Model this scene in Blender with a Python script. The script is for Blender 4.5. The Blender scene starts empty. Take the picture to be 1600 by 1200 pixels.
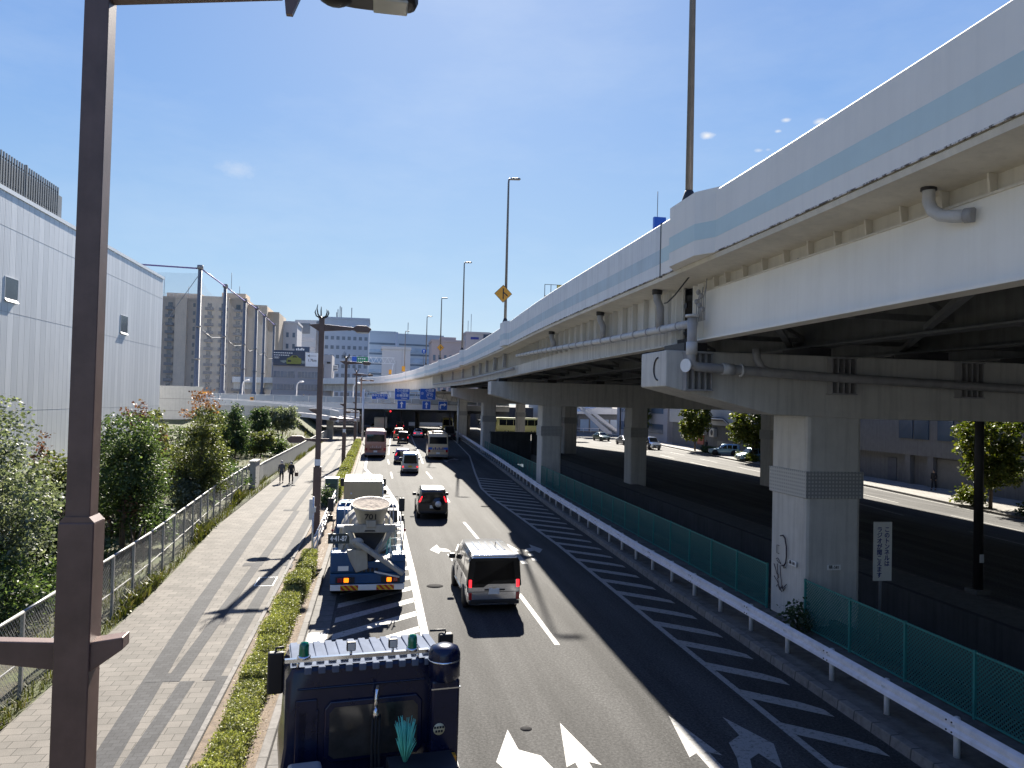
import bpy, bmesh, math, random
from mathutils import Vector, Matrix
PI = math.pi
R = math.radians
rnd = random.Random(7)
SC = bpy.context.scene
COL = SC.collection

# ------------------------------------------------------------------ materials
def _nodes(name):
    m = bpy.data.materials.new(name); m.use_nodes = True
    nt = m.node_tree; b = nt.nodes['Principled BSDF']
    return m, nt, b
def _mixcol(nt, fac, a, b, mode='MIX'):
    n = nt.nodes.new('ShaderNodeMix'); n.data_type = 'RGBA'; n.blend_type = mode
    for s, v in ((0, fac), (6, a), (7, b)):
        if hasattr(v, 'links') or hasattr(v, 'is_linked'): nt.links.new(v, n.inputs[s])
        elif s == 0: n.inputs[0].default_value = v
        else: n.inputs[s].default_value = (*v, 1)
    return n.outputs[2]
def _noise(nt, vec, scale, detail=4, rough=.6):
    n = nt.nodes.new('ShaderNodeTexNoise'); n.inputs['Scale'].default_value = scale
    n.inputs['Detail'].default_value = detail; n.inputs['Roughness'].default_value = rough
    nt.links.new(vec, n.inputs['Vector']); return n.outputs[0]
def _map(nt, vec, scale):
    n = nt.nodes.new('ShaderNodeMapping'); n.inputs['Scale'].default_value = scale
    nt.links.new(vec, n.inputs['Vector']); return n.outputs[0]
def _ramp(nt, fac, stops):
    n = nt.nodes.new('ShaderNodeValToRGB'); e = n.color_ramp.elements
    while len(e) < len(stops): e.new(.5)
    for el, (p, c) in zip(e, stops):
        el.position = p; el.color = (*c, 1) if len(c) == 3 else c
    nt.links.new(fac, n.inputs[0]); return n.outputs[0]
def _math(nt, op, a, b=None):
    n = nt.nodes.new('ShaderNodeMath'); n.operation = op
    for i, v in enumerate((a, b)):
        if v is None: continue
        if isinstance(v, (int, float)): n.inputs[i].default_value = v
        else: nt.links.new(v, n.inputs[i])
    return n.outputs[0]
def _coord(nt, kind='Object'):
    return nt.nodes.new('ShaderNodeTexCoord').outputs[kind]
def _geopos(nt):
    return nt.nodes.new('ShaderNodeNewGeometry').outputs['Position']
def _bump(nt, b, h, strength, dist=.02):
    n = nt.nodes.new('ShaderNodeBump'); n.inputs['Strength'].default_value = strength
    n.inputs['Distance'].default_value = dist
    nt.links.new(h, n.inputs['Height']); nt.links.new(n.outputs[0], b.inputs['Normal'])
def g3(v): return (v, v, v)
def mat(name, col, rough=.6, metal=0., var=.18, scale=2.5, streak=0., bump=0., bscale=60., spec=.5, coat=0., dirt=None):
    """base colour broken up by two sizes of noise, optional vertical streaks of grime and fine bump"""
    m, nt, b = _nodes(name)
    p = _coord(nt)
    dark = tuple(c * (1 - var) for c in col); lite = tuple(min(1, c * (1 + var * .6)) for c in col)
    c = _mixcol(nt, _ramp(nt, _noise(nt, p, scale, 6), [(.3, g3(0)), (.7, g3(1))]), dark, lite)
    if streak:
        s = _ramp(nt, _noise(nt, _map(nt, p, (2.2, 2.2, .12)), 2.2, 5, .65), [(.46, g3(0)), (.72, g3(1))])
        f = _math(nt, 'MULTIPLY', s, streak)
        c = _mixcol(nt, f, c, dirt or tuple(x * .35 for x in col))
    nt.links.new(c, b.inputs['Base Color'])
    b.inputs['Roughness'].default_value = rough; b.inputs['Metallic'].default_value = metal
    b.inputs['Specular IOR Level'].default_value = spec
    if coat: b.inputs['Coat Weight'].default_value = coat; b.inputs['Coat Roughness'].default_value = .06
    if bump: _bump(nt, b, _noise(nt, p, bscale, 3), bump)
    return m
def paint(name, col, rough=.32, metal=.0): return mat(name, col, rough, metal, var=.07, scale=4, coat=.7)
def emis(name, col, strength):
    m, nt, b = _nodes(name); b.inputs['Base Color'].default_value = (*[c * .5 for c in col], 1)
    b.inputs['Emission Color'].default_value = (*col, 1); b.inputs['Emission Strength'].default_value = strength
    b.inputs['Roughness'].default_value = .2
    return m
def leafmat(name, a, b_, c=None, trans=.35):
    m, nt, b = _nodes(name); nt.nodes.remove(b)
    out = nt.nodes['Material Output']
    geo = nt.nodes.new('ShaderNodeNewGeometry')
    col = _ramp(nt, geo.outputs['Random Per Island'], [(0, a), (.6, b_), (1, c or b_)])
    big = _ramp(nt, _noise(nt, geo.outputs['Position'], 1.6, 3), [(.35, g3(.55)), (.65, g3(1.25))])
    col = _mixcol(nt, 1., col, big, 'MULTIPLY')
    d = nt.nodes.new('ShaderNodeBsdfPrincipled'); d.inputs['Roughness'].default_value = .55
    d.inputs['Specular IOR Level'].default_value = .35
    t = nt.nodes.new('ShaderNodeBsdfTranslucent')
    nt.links.new(col, d.inputs['Base Color'])
    yel = _mixcol(nt, 1., col, (1.1, 1.12, .62), 'MULTIPLY'); nt.links.new(yel, t.inputs['Color'])
    mx = nt.nodes.new('ShaderNodeMixShader'); mx.inputs[0].default_value = trans
    nt.links.new(d.outputs[0], mx.inputs[1]); nt.links.new(t.outputs[0], mx.inputs[2])
    nt.links.new(mx.outputs[0], out.inputs[0])
    return m
def meshmat(name, col, axis_u, pitch, wire, metal=.3):
    """wire mesh: diamond lattice of wires, gaps see-through. axis_u 0/1 picks the horizontal object axis"""
    m, nt, b = _nodes(name)
    sep = nt.nodes.new('ShaderNodeSeparateXYZ'); nt.links.new(_coord(nt), sep.inputs[0])
    u, v = sep.outputs[axis_u], sep.outputs[2]
    al = None
    for op in ('ADD', 'SUBTRACT'):
        w = _math(nt, 'PINGPONG', _math(nt, op, u, v), pitch)
        w = _math(nt, 'LESS_THAN', w, wire)
        al = w if al is None else _math(nt, 'MAXIMUM', al, w)
    nt.links.new(al, b.inputs['Alpha'])
    b.inputs['Base Color'].default_value = (*col, 1); b.inputs['Metallic'].default_value = metal
    b.inputs['Roughness'].default_value = .5
    return m

M = {}
M['concrete'] = mat('concrete', (.36, .35, .32), .85, var=.15, streak=.35, bump=.25, bscale=25)
M['concrete_dark'] = mat('concrete_dark', (.13, .13, .125), .88, var=.22, streak=.5, bump=.3, bscale=20)
M['pier_paint'] = mat('pier_paint', (.56, .54, .50), .6, var=.08, streak=.4)
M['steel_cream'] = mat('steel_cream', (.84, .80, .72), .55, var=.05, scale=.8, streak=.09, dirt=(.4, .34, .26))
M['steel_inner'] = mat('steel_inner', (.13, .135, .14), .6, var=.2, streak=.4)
M['wire_grey'] = mat('wire_grey', (.3, .31, .32), .4, .6)
M['galv'] = mat('galv', (.62, .63, .66), .42, .25, var=.08, streak=.18)
M['guard_white'] = mat('guard_white', (.80, .80, .86), .35, .1, var=.10, streak=.4, scale=1.2, dirt=(.42,.41,.40))
M['pipe_grey'] = mat('pipe_grey', (.34, .33, .33), .5, var=.2, streak=.3)
M['pipe_light'] = mat('pipe_light', (.52, .51, .50), .45, var=.15, streak=.25)
M['brown_steel'] = mat('brown_steel', (.135, .085, .072), .42, .15, var=.25, scale=3, streak=.2, bump=.05)
M['dark_steel'] = mat('dark_steel', (.03, .028, .03), .5, .2)
M['black'] = mat('black', (.012, .012, .014), .55)
M['rubber'] = mat('rubber', (.018, .018, .018), .85)
M['rim'] = mat('rim', (.5, .5, .52), .3, .8)
M['chrome'] = mat('chrome', (.75, .75, .76), .12, 1., var=.03)
M['white_paint'] = mat('white_paint', (.8, .8, .79), .4, var=.04, streak=.1)
M['lamp_glass'] = mat('lamp_glass', (.55, .55, .52), .15, var=.05)
M['plate_white'] = mat('plate_white', (.75, .75, .73), .5, var=.03)
M['plate_yellow'] = mat('plate_yellow', (.7, .5, .05), .5, var=.03)
M['sign_blue'] = mat('sign_blue', (.012, .10, .50), .4, var=.06)
M['sign_green'] = mat('sign_green', (.01, .26, .12), .4, var=.06)
M['sign_white'] = mat('sign_white', (.82, .82, .82), .45, var=.03)
M['sign_orange'] = mat('sign_orange', (.80, .36, .03), .4, var=.06)
M['text_black'] = mat('text_black', (.015, .015, .02), .5)
M['text_blue'] = mat('text_blue', (.015, .025, .22), .5)
M['bark'] = mat('bark', (.10, .075, .055), .9, var=.4, scale=9, bump=.6, bscale=30)
M['soil'] = mat('soil', (.14, .105, .075), .95, var=.45, scale=6, bump=.7, bscale=30)
M['glass_dark'] = mat('glass_dark', (.006, .008, .010), .05, var=.1, spec=.45)
M['window_blue'] = mat('window_blue', (.06, .09, .13), .12, var=.25, scale=.5, spec=.8)
M['window_grey'] = mat('window_grey', (.05, .055, .065), .15, var=.3, scale=.7, spec=.8)
M['red_light'] = emis('red_light', (1., .02, .03), .8)
M['red_lens'] = mat('red_lens', (.35, .01, .015), .15, coat=.5)
M['amber_light'] = emis('amber_light', (1., .16, .005), .9)
M['green_net'] = meshmat('green_net', (.014, .115, .11), 1, .05, .021, 0.)
M['green_frame'] = mat('green_frame', (.03, .20, .18), .45, var=.15)

# ------------------------------------------------------------------ mesh building
class MB:
    def __init__(s): s.v = []; s.f = []; s.m = []; s.s = []
    def add(s, vs, fs, m=0, sm=False, T=None):
        o = len(s.v)
        s.v += [tuple(T @ Vector(v)) for v in vs] if T else [tuple(v) for v in vs]
        for f in fs: s.f.append([o + i for i in f]); s.m.append(m); s.s.append(sm)
        return s
    def box(s, x0, x1, y0, y1, z0, z1, m=0, T=None):
        return s.add([(x0,y0,z0),(x1,y0,z0),(x1,y1,z0),(x0,y1,z0),(x0,y0,z1),(x1,y0,z1),(x1,y1,z1),(x0,y1,z1)],
                     [(3,2,1,0),(4,5,6,7),(0,1,5,4),(1,2,6,5),(2,3,7,6),(3,0,4,7)], m, False, T)
    def cbox(s, c, d, m=0, T=None):
        return s.box(c[0]-d[0]/2, c[0]+d[0]/2, c[1]-d[1]/2, c[1]+d[1]/2, c[2]-d[2]/2, c[2]+d[2]/2, m, T)
    def beam(s, a, b, w, h, m=0, w2=None, h2=None):
        """square bar from a to b; w across (horizontal), h up"""
        a, b = Vector(a), Vector(b); d = (b - a).normalized()
        up = Vector((0,0,1)) if abs(d.z) < .95 else Vector((0,1,0))
        r = d.cross(up).normalized(); u = r.cross(d)
        vs = []
        for p, ww, hh in ((a, w, h), (b, w2 or w, h2 or h)):
            for i, j in ((-1,-1),(1,-1),(1,1),(-1,1)): vs.append(p + r*i*ww/2 + u*j*hh/2)
        return s.add(vs, [(3,2,1,0),(4,5,6,7),(0,1,5,4),(1,2,6,5),(2,3,7,6),(3,0,4,7)], m)
    def tube(s, pts, r, n=8, m=0, cap=True, sm=True):
        pts = [Vector(p) for p in pts]; k = len(pts)
        rs = r if isinstance(r, (list, tuple)) else [r]*k
        vs = []; prev = None
        for i, p in enumerate(pts):
            d = (pts[min(i+1,k-1)] - pts[max(i-1,0)]).normalized()
            if prev is None:
                ref = Vector((0,0,1)) if abs(d.z) < .9 else Vector((1,0,0))
                u = d.cross(ref).normalized()
            else: u = (prev - d*prev.dot(d)).normalized()
            prev = u; w = d.cross(u)
            for j in range(n):
                a = 2*PI*j/n; vs.append(p + (u*math.cos(a) + w*math.sin(a))*rs[i])
        fs = [(i*n+j, i*n+(j+1)%n, (i+1)*n+(j+1)%n, (i+1)*n+j) for i in range(k-1) for j in range(n)]
        s.add(vs, fs, m, sm)
        if cap:
            o = len(s.v) - len(vs)
            s.f.append([o+j for j in reversed(range(n))]); s.m.append(m); s.s.append(False)
            s.f.append([o+(k-1)*n+j for j in range(n)]); s.m.append(m); s.s.append(False)
        return s
    def cyl(s, a, b, r, r2=None, n=12, m=0, sm=True): return s.tube([a, b], [r, r if r2 is None else r2], n, m, True, sm)
    def lathe(s, prof, n=16, m=0, T=None, sm=True):
        """prof: (radius, z) bottom to top, about local z"""
        vs = [(r*math.cos(2*PI*j/n), r*math.sin(2*PI*j/n), z) for r, z in prof for j in range(n)]
        fs = [(i*n+j, i*n+(j+1)%n, (i+1)*n+(j+1)%n, (i+1)*n+j) for i in range(len(prof)-1) for j in range(n)]
        return s.add(vs, fs, m, sm, T)
    def ell(s, c, rad, m=0, n=10, k=7, T=None):
        vs = [(c[0], c[1], c[2]-rad[2])]
        for i in range(1, k):
            t = -PI/2 + PI*i/k
            for j in range(n):
                a = 2*PI*j/n; vs.append((c[0]+rad[0]*math.cos(t)*math.cos(a), c[1]+rad[1]*math.cos(t)*math.sin(a), c[2]+rad[2]*math.sin(t)))
        vs.append((c[0], c[1], c[2]+rad[2])); e = len(vs)-1
        fs = [(0, 1+(j+1)%n, 1+j) for j in range(n)]
        for i in range(k-2):
            for j in range(n): a = 1+i*n; fs.append((a+j, a+(j+1)%n, a+n+(j+1)%n, a+n+j))
        a = 1+(k-2)*n; fs += [(a+j, a+(j+1)%n, e) for j in range(n)]
        return s.add(vs, fs, m, True, T)
    def prism(s, poly, d0, d1, axis='z', m=0, T=None):
        """poly extruded along an axis; poly coordinates are the two other axes in order"""
        n = len(poly)
        def P(a, b, d): return {'z': (a,b,d), 'y': (a,d,b), 'x': (d,a,b)}[axis]
        vs = [P(a,b,d0) for a,b in poly] + [P(a,b,d1) for a,b in poly]
        fs = [tuple(range(n))[::-1], tuple(range(n,2*n))] + [(i,(i+1)%n,n+(i+1)%n,n+i) for i in range(n)]
        return s.add(vs, fs, m, False, T)
    def sweep(s, path, prof, m=0, closed=True, sm=False, caps=True):
        """path of (x,y,z); prof of (right, up) swept horizontally along it"""
        pts = [Vector(p) for p in path]; k = len(pts); n = len(prof); vs = []
        for i, p in enumerate(pts):
            d = pts[min(i+1,k-1)] - pts[max(i-1,0)]; d.z = 0; d.normalize()
            r = Vector((d.y, -d.x, 0))
            for u, v in prof: vs.append(p + r*u + Vector((0,0,v)))
        q = n if closed else n-1
        fs = [(i*n+j, i*n+(j+1)%n, (i+1)*n+(j+1)%n, (i+1)*n+j) for i in range(k-1) for j in range(q)]
        o = len(s.v); s.add(vs, fs, m, sm)
        if closed and caps:
            s.f.append([o+j for j in reversed(range(n))]); s.m.append(m); s.s.append(False)
            s.f.append([o+(k-1)*n+j for j in range(n)]); s.m.append(m); s.s.append(False)
        return s
    def build(s, name, mats, parent=None, loc=None, rz=0, bevel=0, smooth=0, seg=2):
        me = bpy.data.meshes.new(name)
        me.from_pydata(s.v, [], s.f)
        mats = mats if isinstance(mats, (list, tuple)) else [mats]
        for mm in mats: me.materials.append(M[mm] if isinstance(mm, str) else mm)
        me.polygons.foreach_set('material_index', [min(i, len(mats)-1) for i in s.m])
        me.polygons.foreach_set('use_smooth', [bool(x) for x in s.s])
        bm = bmesh.new(); bm.from_mesh(me)
        bmesh.ops.recalc_face_normals(bm, faces=bm.faces); bm.to_mesh(me); bm.free()
        if smooth: me.shade_smooth(); me.set_sharp_from_angle(angle=R(smooth))
        me.update()
        o = bpy.data.objects.new(name, me); COL.objects.link(o)
        if parent: o.parent = parent
        if loc: o.location = loc
        if rz: o.rotation_euler.z = rz
        if bevel:
            b = o.modifiers.new('bevel', 'BEVEL'); b.width = bevel; b.segments = seg; b.limit_method = 'ANGLE'; b.angle_limit = R(40)
            b.harden_normals = False
        return o
def tag(o, label=None, cat=None, group=None, kind=None):
    if label: o['label'] = label
    if cat: o['category'] = cat
    if group: o['group'] = group
    if kind: o['kind'] = kind
    return o
def thing(name, label, cat, loc=(0,0,0), rz=0, group=None):
    o = bpy.data.objects.new(name, None); COL.objects.link(o); o.empty_display_size = .3
    o.location = loc; o.rotation_euler.z = rz
    return tag(o, label, cat, group)
def struct(o): o['kind'] = 'structure'; return o
def link_copy(src, parent, loc=None, rz=None, scale=None):
    c = src.copy(); COL.objects.link(c); c.parent = parent
    if loc is not None: c.location = loc
    if rz is not None: c.rotation_euler.z = rz
    if scale is not None: c.scale = scale
    return c
def kids(o): return [c for c in bpy.data.objects if c.parent == o]
def dup(o, loc=None, rz=None, label=None, group=None, parent=None, scale=None):
    cs = list(o.children)
    c = o.copy(); COL.objects.link(c); c.parent = parent
    for ch in cs: dup(ch, parent=c)
    if loc is not None: c.location = loc
    if rz is not None: c.rotation_euler.z = rz
    if label: c['label'] = label
    if group: c['group'] = group
    if scale: c.scale = scale
    return c
def text(body, size, m, parent, loc, rot=(PI/2,0,0), name='lettering', align='CENTER', ext=.004, sx=1., line=1., bold=0):
    cu = bpy.data.curves.new(name, 'FONT'); cu.body = body; cu.size = size; cu.extrude = ext
    cu.align_x = align; cu.align_y = 'CENTER'; cu.space_line = line; cu.offset = bold; cu.resolution_u = 3
    cu.materials.append(M[m])
    c = bpy.data.objects.new(name, cu); COL.objects.link(c)
    me = bpy.data.meshes.new_from_object(c.evaluated_get(bpy.context.evaluated_depsgraph_get()))
    bpy.data.objects.remove(c); me.name = name
    o = bpy.data.objects.new(name, me); COL.objects.link(o); o.parent = parent
    o.location = loc; o.rotation_euler = rot; o.scale = (sx,1,1)
    return o
def lerp_pts(pts, y):
    if y <= pts[0][0]: return pts[0][1]
    for (a, b), (c, d) in zip(pts, pts[1:]):
        if y <= c: return b + (d-b)*(y-a)/(c-a)
    return pts[-1][1]
def frange(a, b, st):
    o = []
    while a < b - 1e-6: o.append(a); a += st
    return o + [b]
ORD = ['first','second','third','fourth','fifth','sixth','seventh','eighth','ninth','tenth','eleventh','twelfth','thirteenth','fourteenth','fifteenth','sixteenth','seventeenth','eighteenth','nineteenth','twentieth']

# ------------------------------------------------------------------ camera, sky, sun
cam = bpy.data.cameras.new('camera'); camo = bpy.data.objects.new('camera', cam); COL.objects.link(camo)
cam.sensor_width = 36; cam.lens = 1202/1600*36; cam.clip_end = 3000; cam.clip_start = .1
_y, _p, _r = R(9.9), math.atan(28/1202), R(1.4)
_f = Vector((math.sin(_y)*math.cos(_p), math.cos(_y)*math.cos(_p), math.sin(_p)))
_r0 = Vector((math.cos(_y), -math.sin(_y), 0)); _u0 = _r0.cross(_f)
_rr = _r0*math.cos(_r) + _u0*math.sin(_r); _uu = -_r0*math.sin(_r) + _u0*math.cos(_r)
camo.matrix_world = Matrix(((_rr.x,_uu.x,-_f.x,0),(_rr.y,_uu.y,-_f.y,0),(_rr.z,_uu.z,-_f.z,6.6),(0,0,0,1)))
SC.camera = camo
SUN_EL, SUN_AZ = R(35.3), R(6.3)
sv = Vector((math.sin(SUN_AZ)*math.cos(SUN_EL), math.cos(SUN_AZ)*math.cos(SUN_EL), math.sin(SUN_EL)))
sun = bpy.data.lights.new('sun', 'SUN'); sun.energy = 5.0; sun.angle = R(.53); sun.color = (1, .93, .82)
so = bpy.data.objects.new('sun', sun); COL.objects.link(so); so.rotation_euler = sv.to_track_quat('Z', 'Y').to_euler()
w = bpy.data.worlds.new('World'); SC.world = w; w.use_nodes = True
EXPO = 1.85; SKYK = 1/.11/2**EXPO
nt = w.node_tree; bg = nt.nodes['Background']; bg.inputs[1].default_value = .11
sky = nt.nodes.new('ShaderNodeTexSky'); sky.sky_type = 'NISHITA'; sky.sun_disc = False
sky.sun_elevation = SUN_EL; sky.sun_rotation = SUN_AZ; sky.air_density = 1.0; sky.dust_density = .6; sky.ozone_density = 2.2
# a few small bright cumulus puffs low over the viaduct and faint wisps on the left, as directions in the sky
dirv = _coord(nt, 'Generated')
mask = None
for (dx, dy, dz), rad, amt in ([((.382,.865,.326),.010,.95), ((.46,.822,.336),.0065,.9), ((.454,.829,.325),.0045,.7), ((.492,.805,.331),.008,.9), ((.438,.845,.306),.0055,.5), ((.447,.838,.306),.004,.5), ((-.171,.948,.267),.024,.28)]):
    vd = nt.nodes.new('ShaderNodeVectorMath'); vd.operation = 'DISTANCE'
    vm = nt.nodes.new('ShaderNodeVectorMath'); vm.operation = 'MULTIPLY'; vm.inputs[1].default_value = (1, 1, 2.2)
    nt.links.new(dirv, vm.inputs[0])
    vd.inputs[1].default_value = (dx, dy, dz*2.2); nt.links.new(vm.outputs[0], vd.inputs[0])
    d = _math(nt, 'DIVIDE', vd.outputs['Value'], rad)
    nz = _noise(nt, _map(nt, dirv, (60,60,90)), 2.0, 5, .65)
    k = _math(nt, 'SUBTRACT', _math(nt, 'ADD', nz, .55), d)
    k = _math(nt, 'MULTIPLY', _math(nt, 'MINIMUM', _math(nt, 'MAXIMUM', k, 0.), 1.), amt)
    mask = k if mask is None else _math(nt, 'MAXIMUM', mask, k)
# clear autumn-noon gradient laid over the physical sky, so the horizon stays pale blue and not yellow
sepz = nt.nodes.new('ShaderNodeSeparateXYZ'); nt.links.new(dirv, sepz.inputs[0])
grad = _ramp(nt, _math(nt, 'MAXIMUM', sepz.outputs[2], 0.), [(0, (.60,.76,.89)), (.06, (.54,.73,.90)), (.16, (.38,.61,.89)), (.34, (.215,.43,.85)), (.6, (.11,.27,.74)), (1, (.055,.15,.56))])
vs_ = nt.nodes.new('ShaderNodeVectorMath'); vs_.operation = 'DOT_PRODUCT'; nt.links.new(dirv, vs_.inputs[0]); vs_.inputs[1].default_value = tuple(sv)
glow = _math(nt, 'MULTIPLY', _math(nt, 'POWER', _math(nt, 'MAXIMUM', vs_.outputs['Value'], 0.), 14.), .30)
grad = _mixcol(nt, glow, grad, (.78, .92, 1.0))
grad = _mixcol(nt, 1., grad, (SKYK*.92,)*3, 'MULTIPLY')
veil = _ramp(nt, _noise(nt, _map(nt, dirv, (1.6, 1.6, 5.)), 2.2, 7, .62), [(.45, g3(0)), (.8, g3(.16))])
grad = _mixcol(nt, veil, grad, (.80*SKYK, .88*SKYK, .95*SKYK))
skyc = _mixcol(nt, .03, grad, sky.outputs[0])
skyc = _mixcol(nt, mask, skyc, (.9*SKYK, .92*SKYK, .95*SKYK))
nt.links.new(skyc, bg.inputs[0])
SC.view_settings.view_transform = 'Standard'; SC.view_settings.look = 'None'
SC.view_settings.exposure = EXPO; SC.view_settings.gamma = 1
SC.cycles.use_denoising = True
SC.cycles.max_bounces = 8; SC.cycles.diffuse_bounces = 4; SC.cycles.transparent_max_bounces = 24
SC.cycles.sample_clamp_indirect = 6
# ------------------------------------------------------------------ ground, roads, pavements
def asphalt(name, base, line=False):
    m, nt, b = _nodes(name); p = _coord(nt)
    fine = _ramp(nt, _noise(nt, p, 17, 5, .85), [(.33, g3(base*.35)), (.5, g3(base)), (.67, g3(base*2.0))])
    big = _ramp(nt, _noise(nt, _map(nt, p, (1, .18, 1)), .9, 5), [(.3, g3(.78)), (.7, g3(1.16))])
    trk = _ramp(nt, _noise(nt, _map(nt, p, (1., .012, 1)), 1.1, 4, .55), [(.38, g3(.74)), (.62, g3(1.14))])
    big = _mixcol(nt, 1., big, trk, 'MULTIPLY')
    oil = _ramp(nt, _noise(nt, _map(nt, p, (1., .5, 1)), .55, 7, .8), [(.60, g3(1)), (.72, g3(.55))])
    big = _mixcol(nt, 1., big, oil, 'MULTIPLY')
    c = _mixcol(nt, 1., fine, big, 'MULTIPLY')
    # tyre-polished tracks and thin sealed cracks along the lanes
    crack = _ramp(nt, _math(nt, 'ABSOLUTE', _math(nt, 'SUBTRACT', _noise(nt, _map(nt, p, (.5, .12, 1)), 1.4, 6, .7), .5)), [(.0, g3(.55)), (.006, g3(1))])
    c = _mixcol(nt, .6, c, _mixcol(nt, 1., c, crack, 'MULTIPLY'))
    c = _mixcol(nt, 1., c, (1.01, 1., .98), 'MULTIPLY')
    nt.links.new(c, b.inputs['Base Color']); b.inputs['Roughness'].default_value = .82
    b.inputs['Specular IOR Level'].default_value = .1
    _bump(nt, b, _noise(nt, p, 70, 2), .5, .01)
    return m
M['asphalt'] = asphalt('asphalt', .052)
M['asphalt_side'] = asphalt('asphalt_side', .10)
def marking_mat():
    m, nt, b = _nodes('road_paint'); p = _coord(nt)
    wear = _ramp(nt, _noise(nt, p, 9, 7, .75), [(.36, g3(.07)), (.48, g3(.28))])
    grain = _ramp(nt, _noise(nt, p, 45, 2), [(.3, g3(.82)), (.7, g3(1.05))])
    nt.links.new(_mixcol(nt, 1., _mixcol(nt, 1., wear, grain, 'MULTIPLY'), (1, .985, .94), 'MULTIPLY'), b.inputs['Base Color'])
    b.inputs['Roughness'].default_value = .7
    return m
M['road_paint'] = marking_mat(); M['manhole'] = mat('manhole', (.026,.026,.027), .95, 0, var=.3, scale=12, spec=.05)
def paving(name, a, b_, mortar, sc=1.):
    m, nt, b = _nodes(name); p = _coord(nt)
    sw = nt.nodes.new('ShaderNodeMapping'); sw.inputs['Rotation'].default_value = (0, 0, R(0)); nt.links.new(p, sw.inputs[0])
    br = nt.nodes.new('ShaderNodeTexBrick'); nt.links.new(sw.outputs[0], br.inputs[0])
    br.inputs['Color1'].default_value = (*a, 1); br.inputs['Color2'].default_value = (*b_, 1); br.inputs['Mortar'].default_value = (*mortar, 1)
    br.inputs['Scale'].default_value = 1; br.inputs['Brick Width'].default_value = .4*sc; br.inputs['Row Height'].default_value = .3*sc
    br.inputs['Mortar Size'].default_value = .009; br.inputs['Mortar Smooth'].default_value = .3; br.offset = .5
    spk = _ramp(nt, _noise(nt, p, 60, 2, .8), [(.3, g3(.72)), (.7, g3(1.25))])
    st = _ramp(nt, _noise(nt, p, .8, 6, .7), [(.3, g3(.74)), (.7, g3(1.1))])
    c = _mixcol(nt, 1., _mixcol(nt, 1., br.outputs[0], spk, 'MULTIPLY'), st, 'MULTIPLY')
    nt.links.new(c, b.inputs['Base Color']); b.inputs['Roughness'].default_value = .85; b.inputs['Specular IOR Level'].default_value = .15
    _bump(nt, b, br.outputs[1], -.3, .01)
    return m
M['paving'] = paving('paving', (.165, .152, .136), (.128, .12, .108), (.06, .056, .05))
M['paving_dark'] = paving('paving_dark', (.064, .065, .068), (.048, .049, .052), (.035, .035, .036), .5)
def kerbmat(name, col, pitch):
    m, nt, b = _nodes(name); p = _coord(nt)
    sep = nt.nodes.new('ShaderNodeSeparateXYZ'); nt.links.new(p, sep.inputs[0])
    fr = _math(nt, 'FRACT', _math(nt, 'DIVIDE', sep.outputs[1], pitch))
    j = _math(nt, 'LESS_THAN', fr, .035/pitch)
    blk = nt.nodes.new('ShaderNodeTexWhiteNoise'); blk.noise_dimensions = '1D'
    nt.links.new(_math(nt, 'FLOOR', _math(nt, 'DIVIDE', sep.outputs[1], pitch)), blk.inputs['W'])
    c = _mixcol(nt, blk.outputs[0], tuple(x*.78 for x in col), col)
    n = _ramp(nt, _noise(nt, p, 5, 6, .7), [(.3, g3(.55)), (.65, g3(1.05))])
    c = _mixcol(nt, 1., c, n, 'MULTIPLY'); c = _mixcol(nt, j, c, tuple(x*.25 for x in col))
    nt.links.new(c, b.inputs['Base Color']); b.inputs['Roughness'].default_value = .9
    _bump(nt, b, _noise(nt, p, 30, 3), .3)
    return m
M['kerb'] = kerbmat('kerb', (.20, .19, .18), .6)
M['kerb_long'] = kerbmat('kerb_long', (.17, .16, .15), 1.2)
M['gutter'] = kerbmat('gutter', (.14, .133, .125), .6)
M['verge'] = mat('verge', (.115, .108, .10), .95, var=.5, scale=3, bump=.6, bscale=18)

KR = [(-160,8.4),(-30,10.0),(13,10.14),(29,10.36),(48,10.85),(80,12.2),(124,13.9),(200,15.5),(420,18)]      # right kerb x(y)
FX = [(-160,11.5),(-30,12.55),(24,12.55),(36,12.75),(58,12.95),(75,13.3),(96,13.5),(130,14.3),(160,15)]       # green fence
KL = -1.75
FL = [(-30,-6.7),(17,-6.82),(27,-6.95),(42,-7.7),(60,-8.15),(84,-7.8),(135,-7.3),(200,-7.2)]      # pavement's outer edge
ys = frange(-30, 420, 4)
def sheet(name, xa, xb, z, material, y0=-30, y1=420, st=4., kind=True):
    b = MB(); yy = frange(y0, y1, st); f = lambda q, y: q if isinstance(q, (int, float)) else lerp_pts(q, y)
    vs = []
    for y in yy: vs += [(f(xa, y), y, z), (f(xb, y), y, z)]
    b.add(vs, [(2*i, 2*i+1, 2*i+3, 2*i+2) for i in range(len(yy)-1)])
    o = b.build(name, material); return struct(o) if kind else o
off = lambda q, d: [(y, x+d) for y, x in q]
g = MB()
for x0, x1, y0, y1 in ((-900,13.4,-200,93),(13.4,18.8,-200,-40),(18.8,900,-200,93),(-900,900,93,1800)):
    g.add([(x0,y0,-.06),(x1,y0,-.06),(x1,y1,-.06),(x0,y1,-.06)], [(0,1,2,3)])
M['ground'] = mat('ground', (.10, .098, .092), .95, var=.3, scale=.3, bump=.3, bscale=8)
struct(g.build('ground', 'ground'))
sheet('road', -1.15, KR, 0, 'asphalt', -160)
sheet('gutter', KL, -1.15, .002, 'gutter', -30, 180)
b = MB(); b.sweep([(KL, y, 0) for y in frange(-30, 150, 5)], [(0,-.05),(0,.15),(-.17,.15),(-.17,-.05)]); struct(b.build('kerb', 'kerb_long', bevel=.02))
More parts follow.
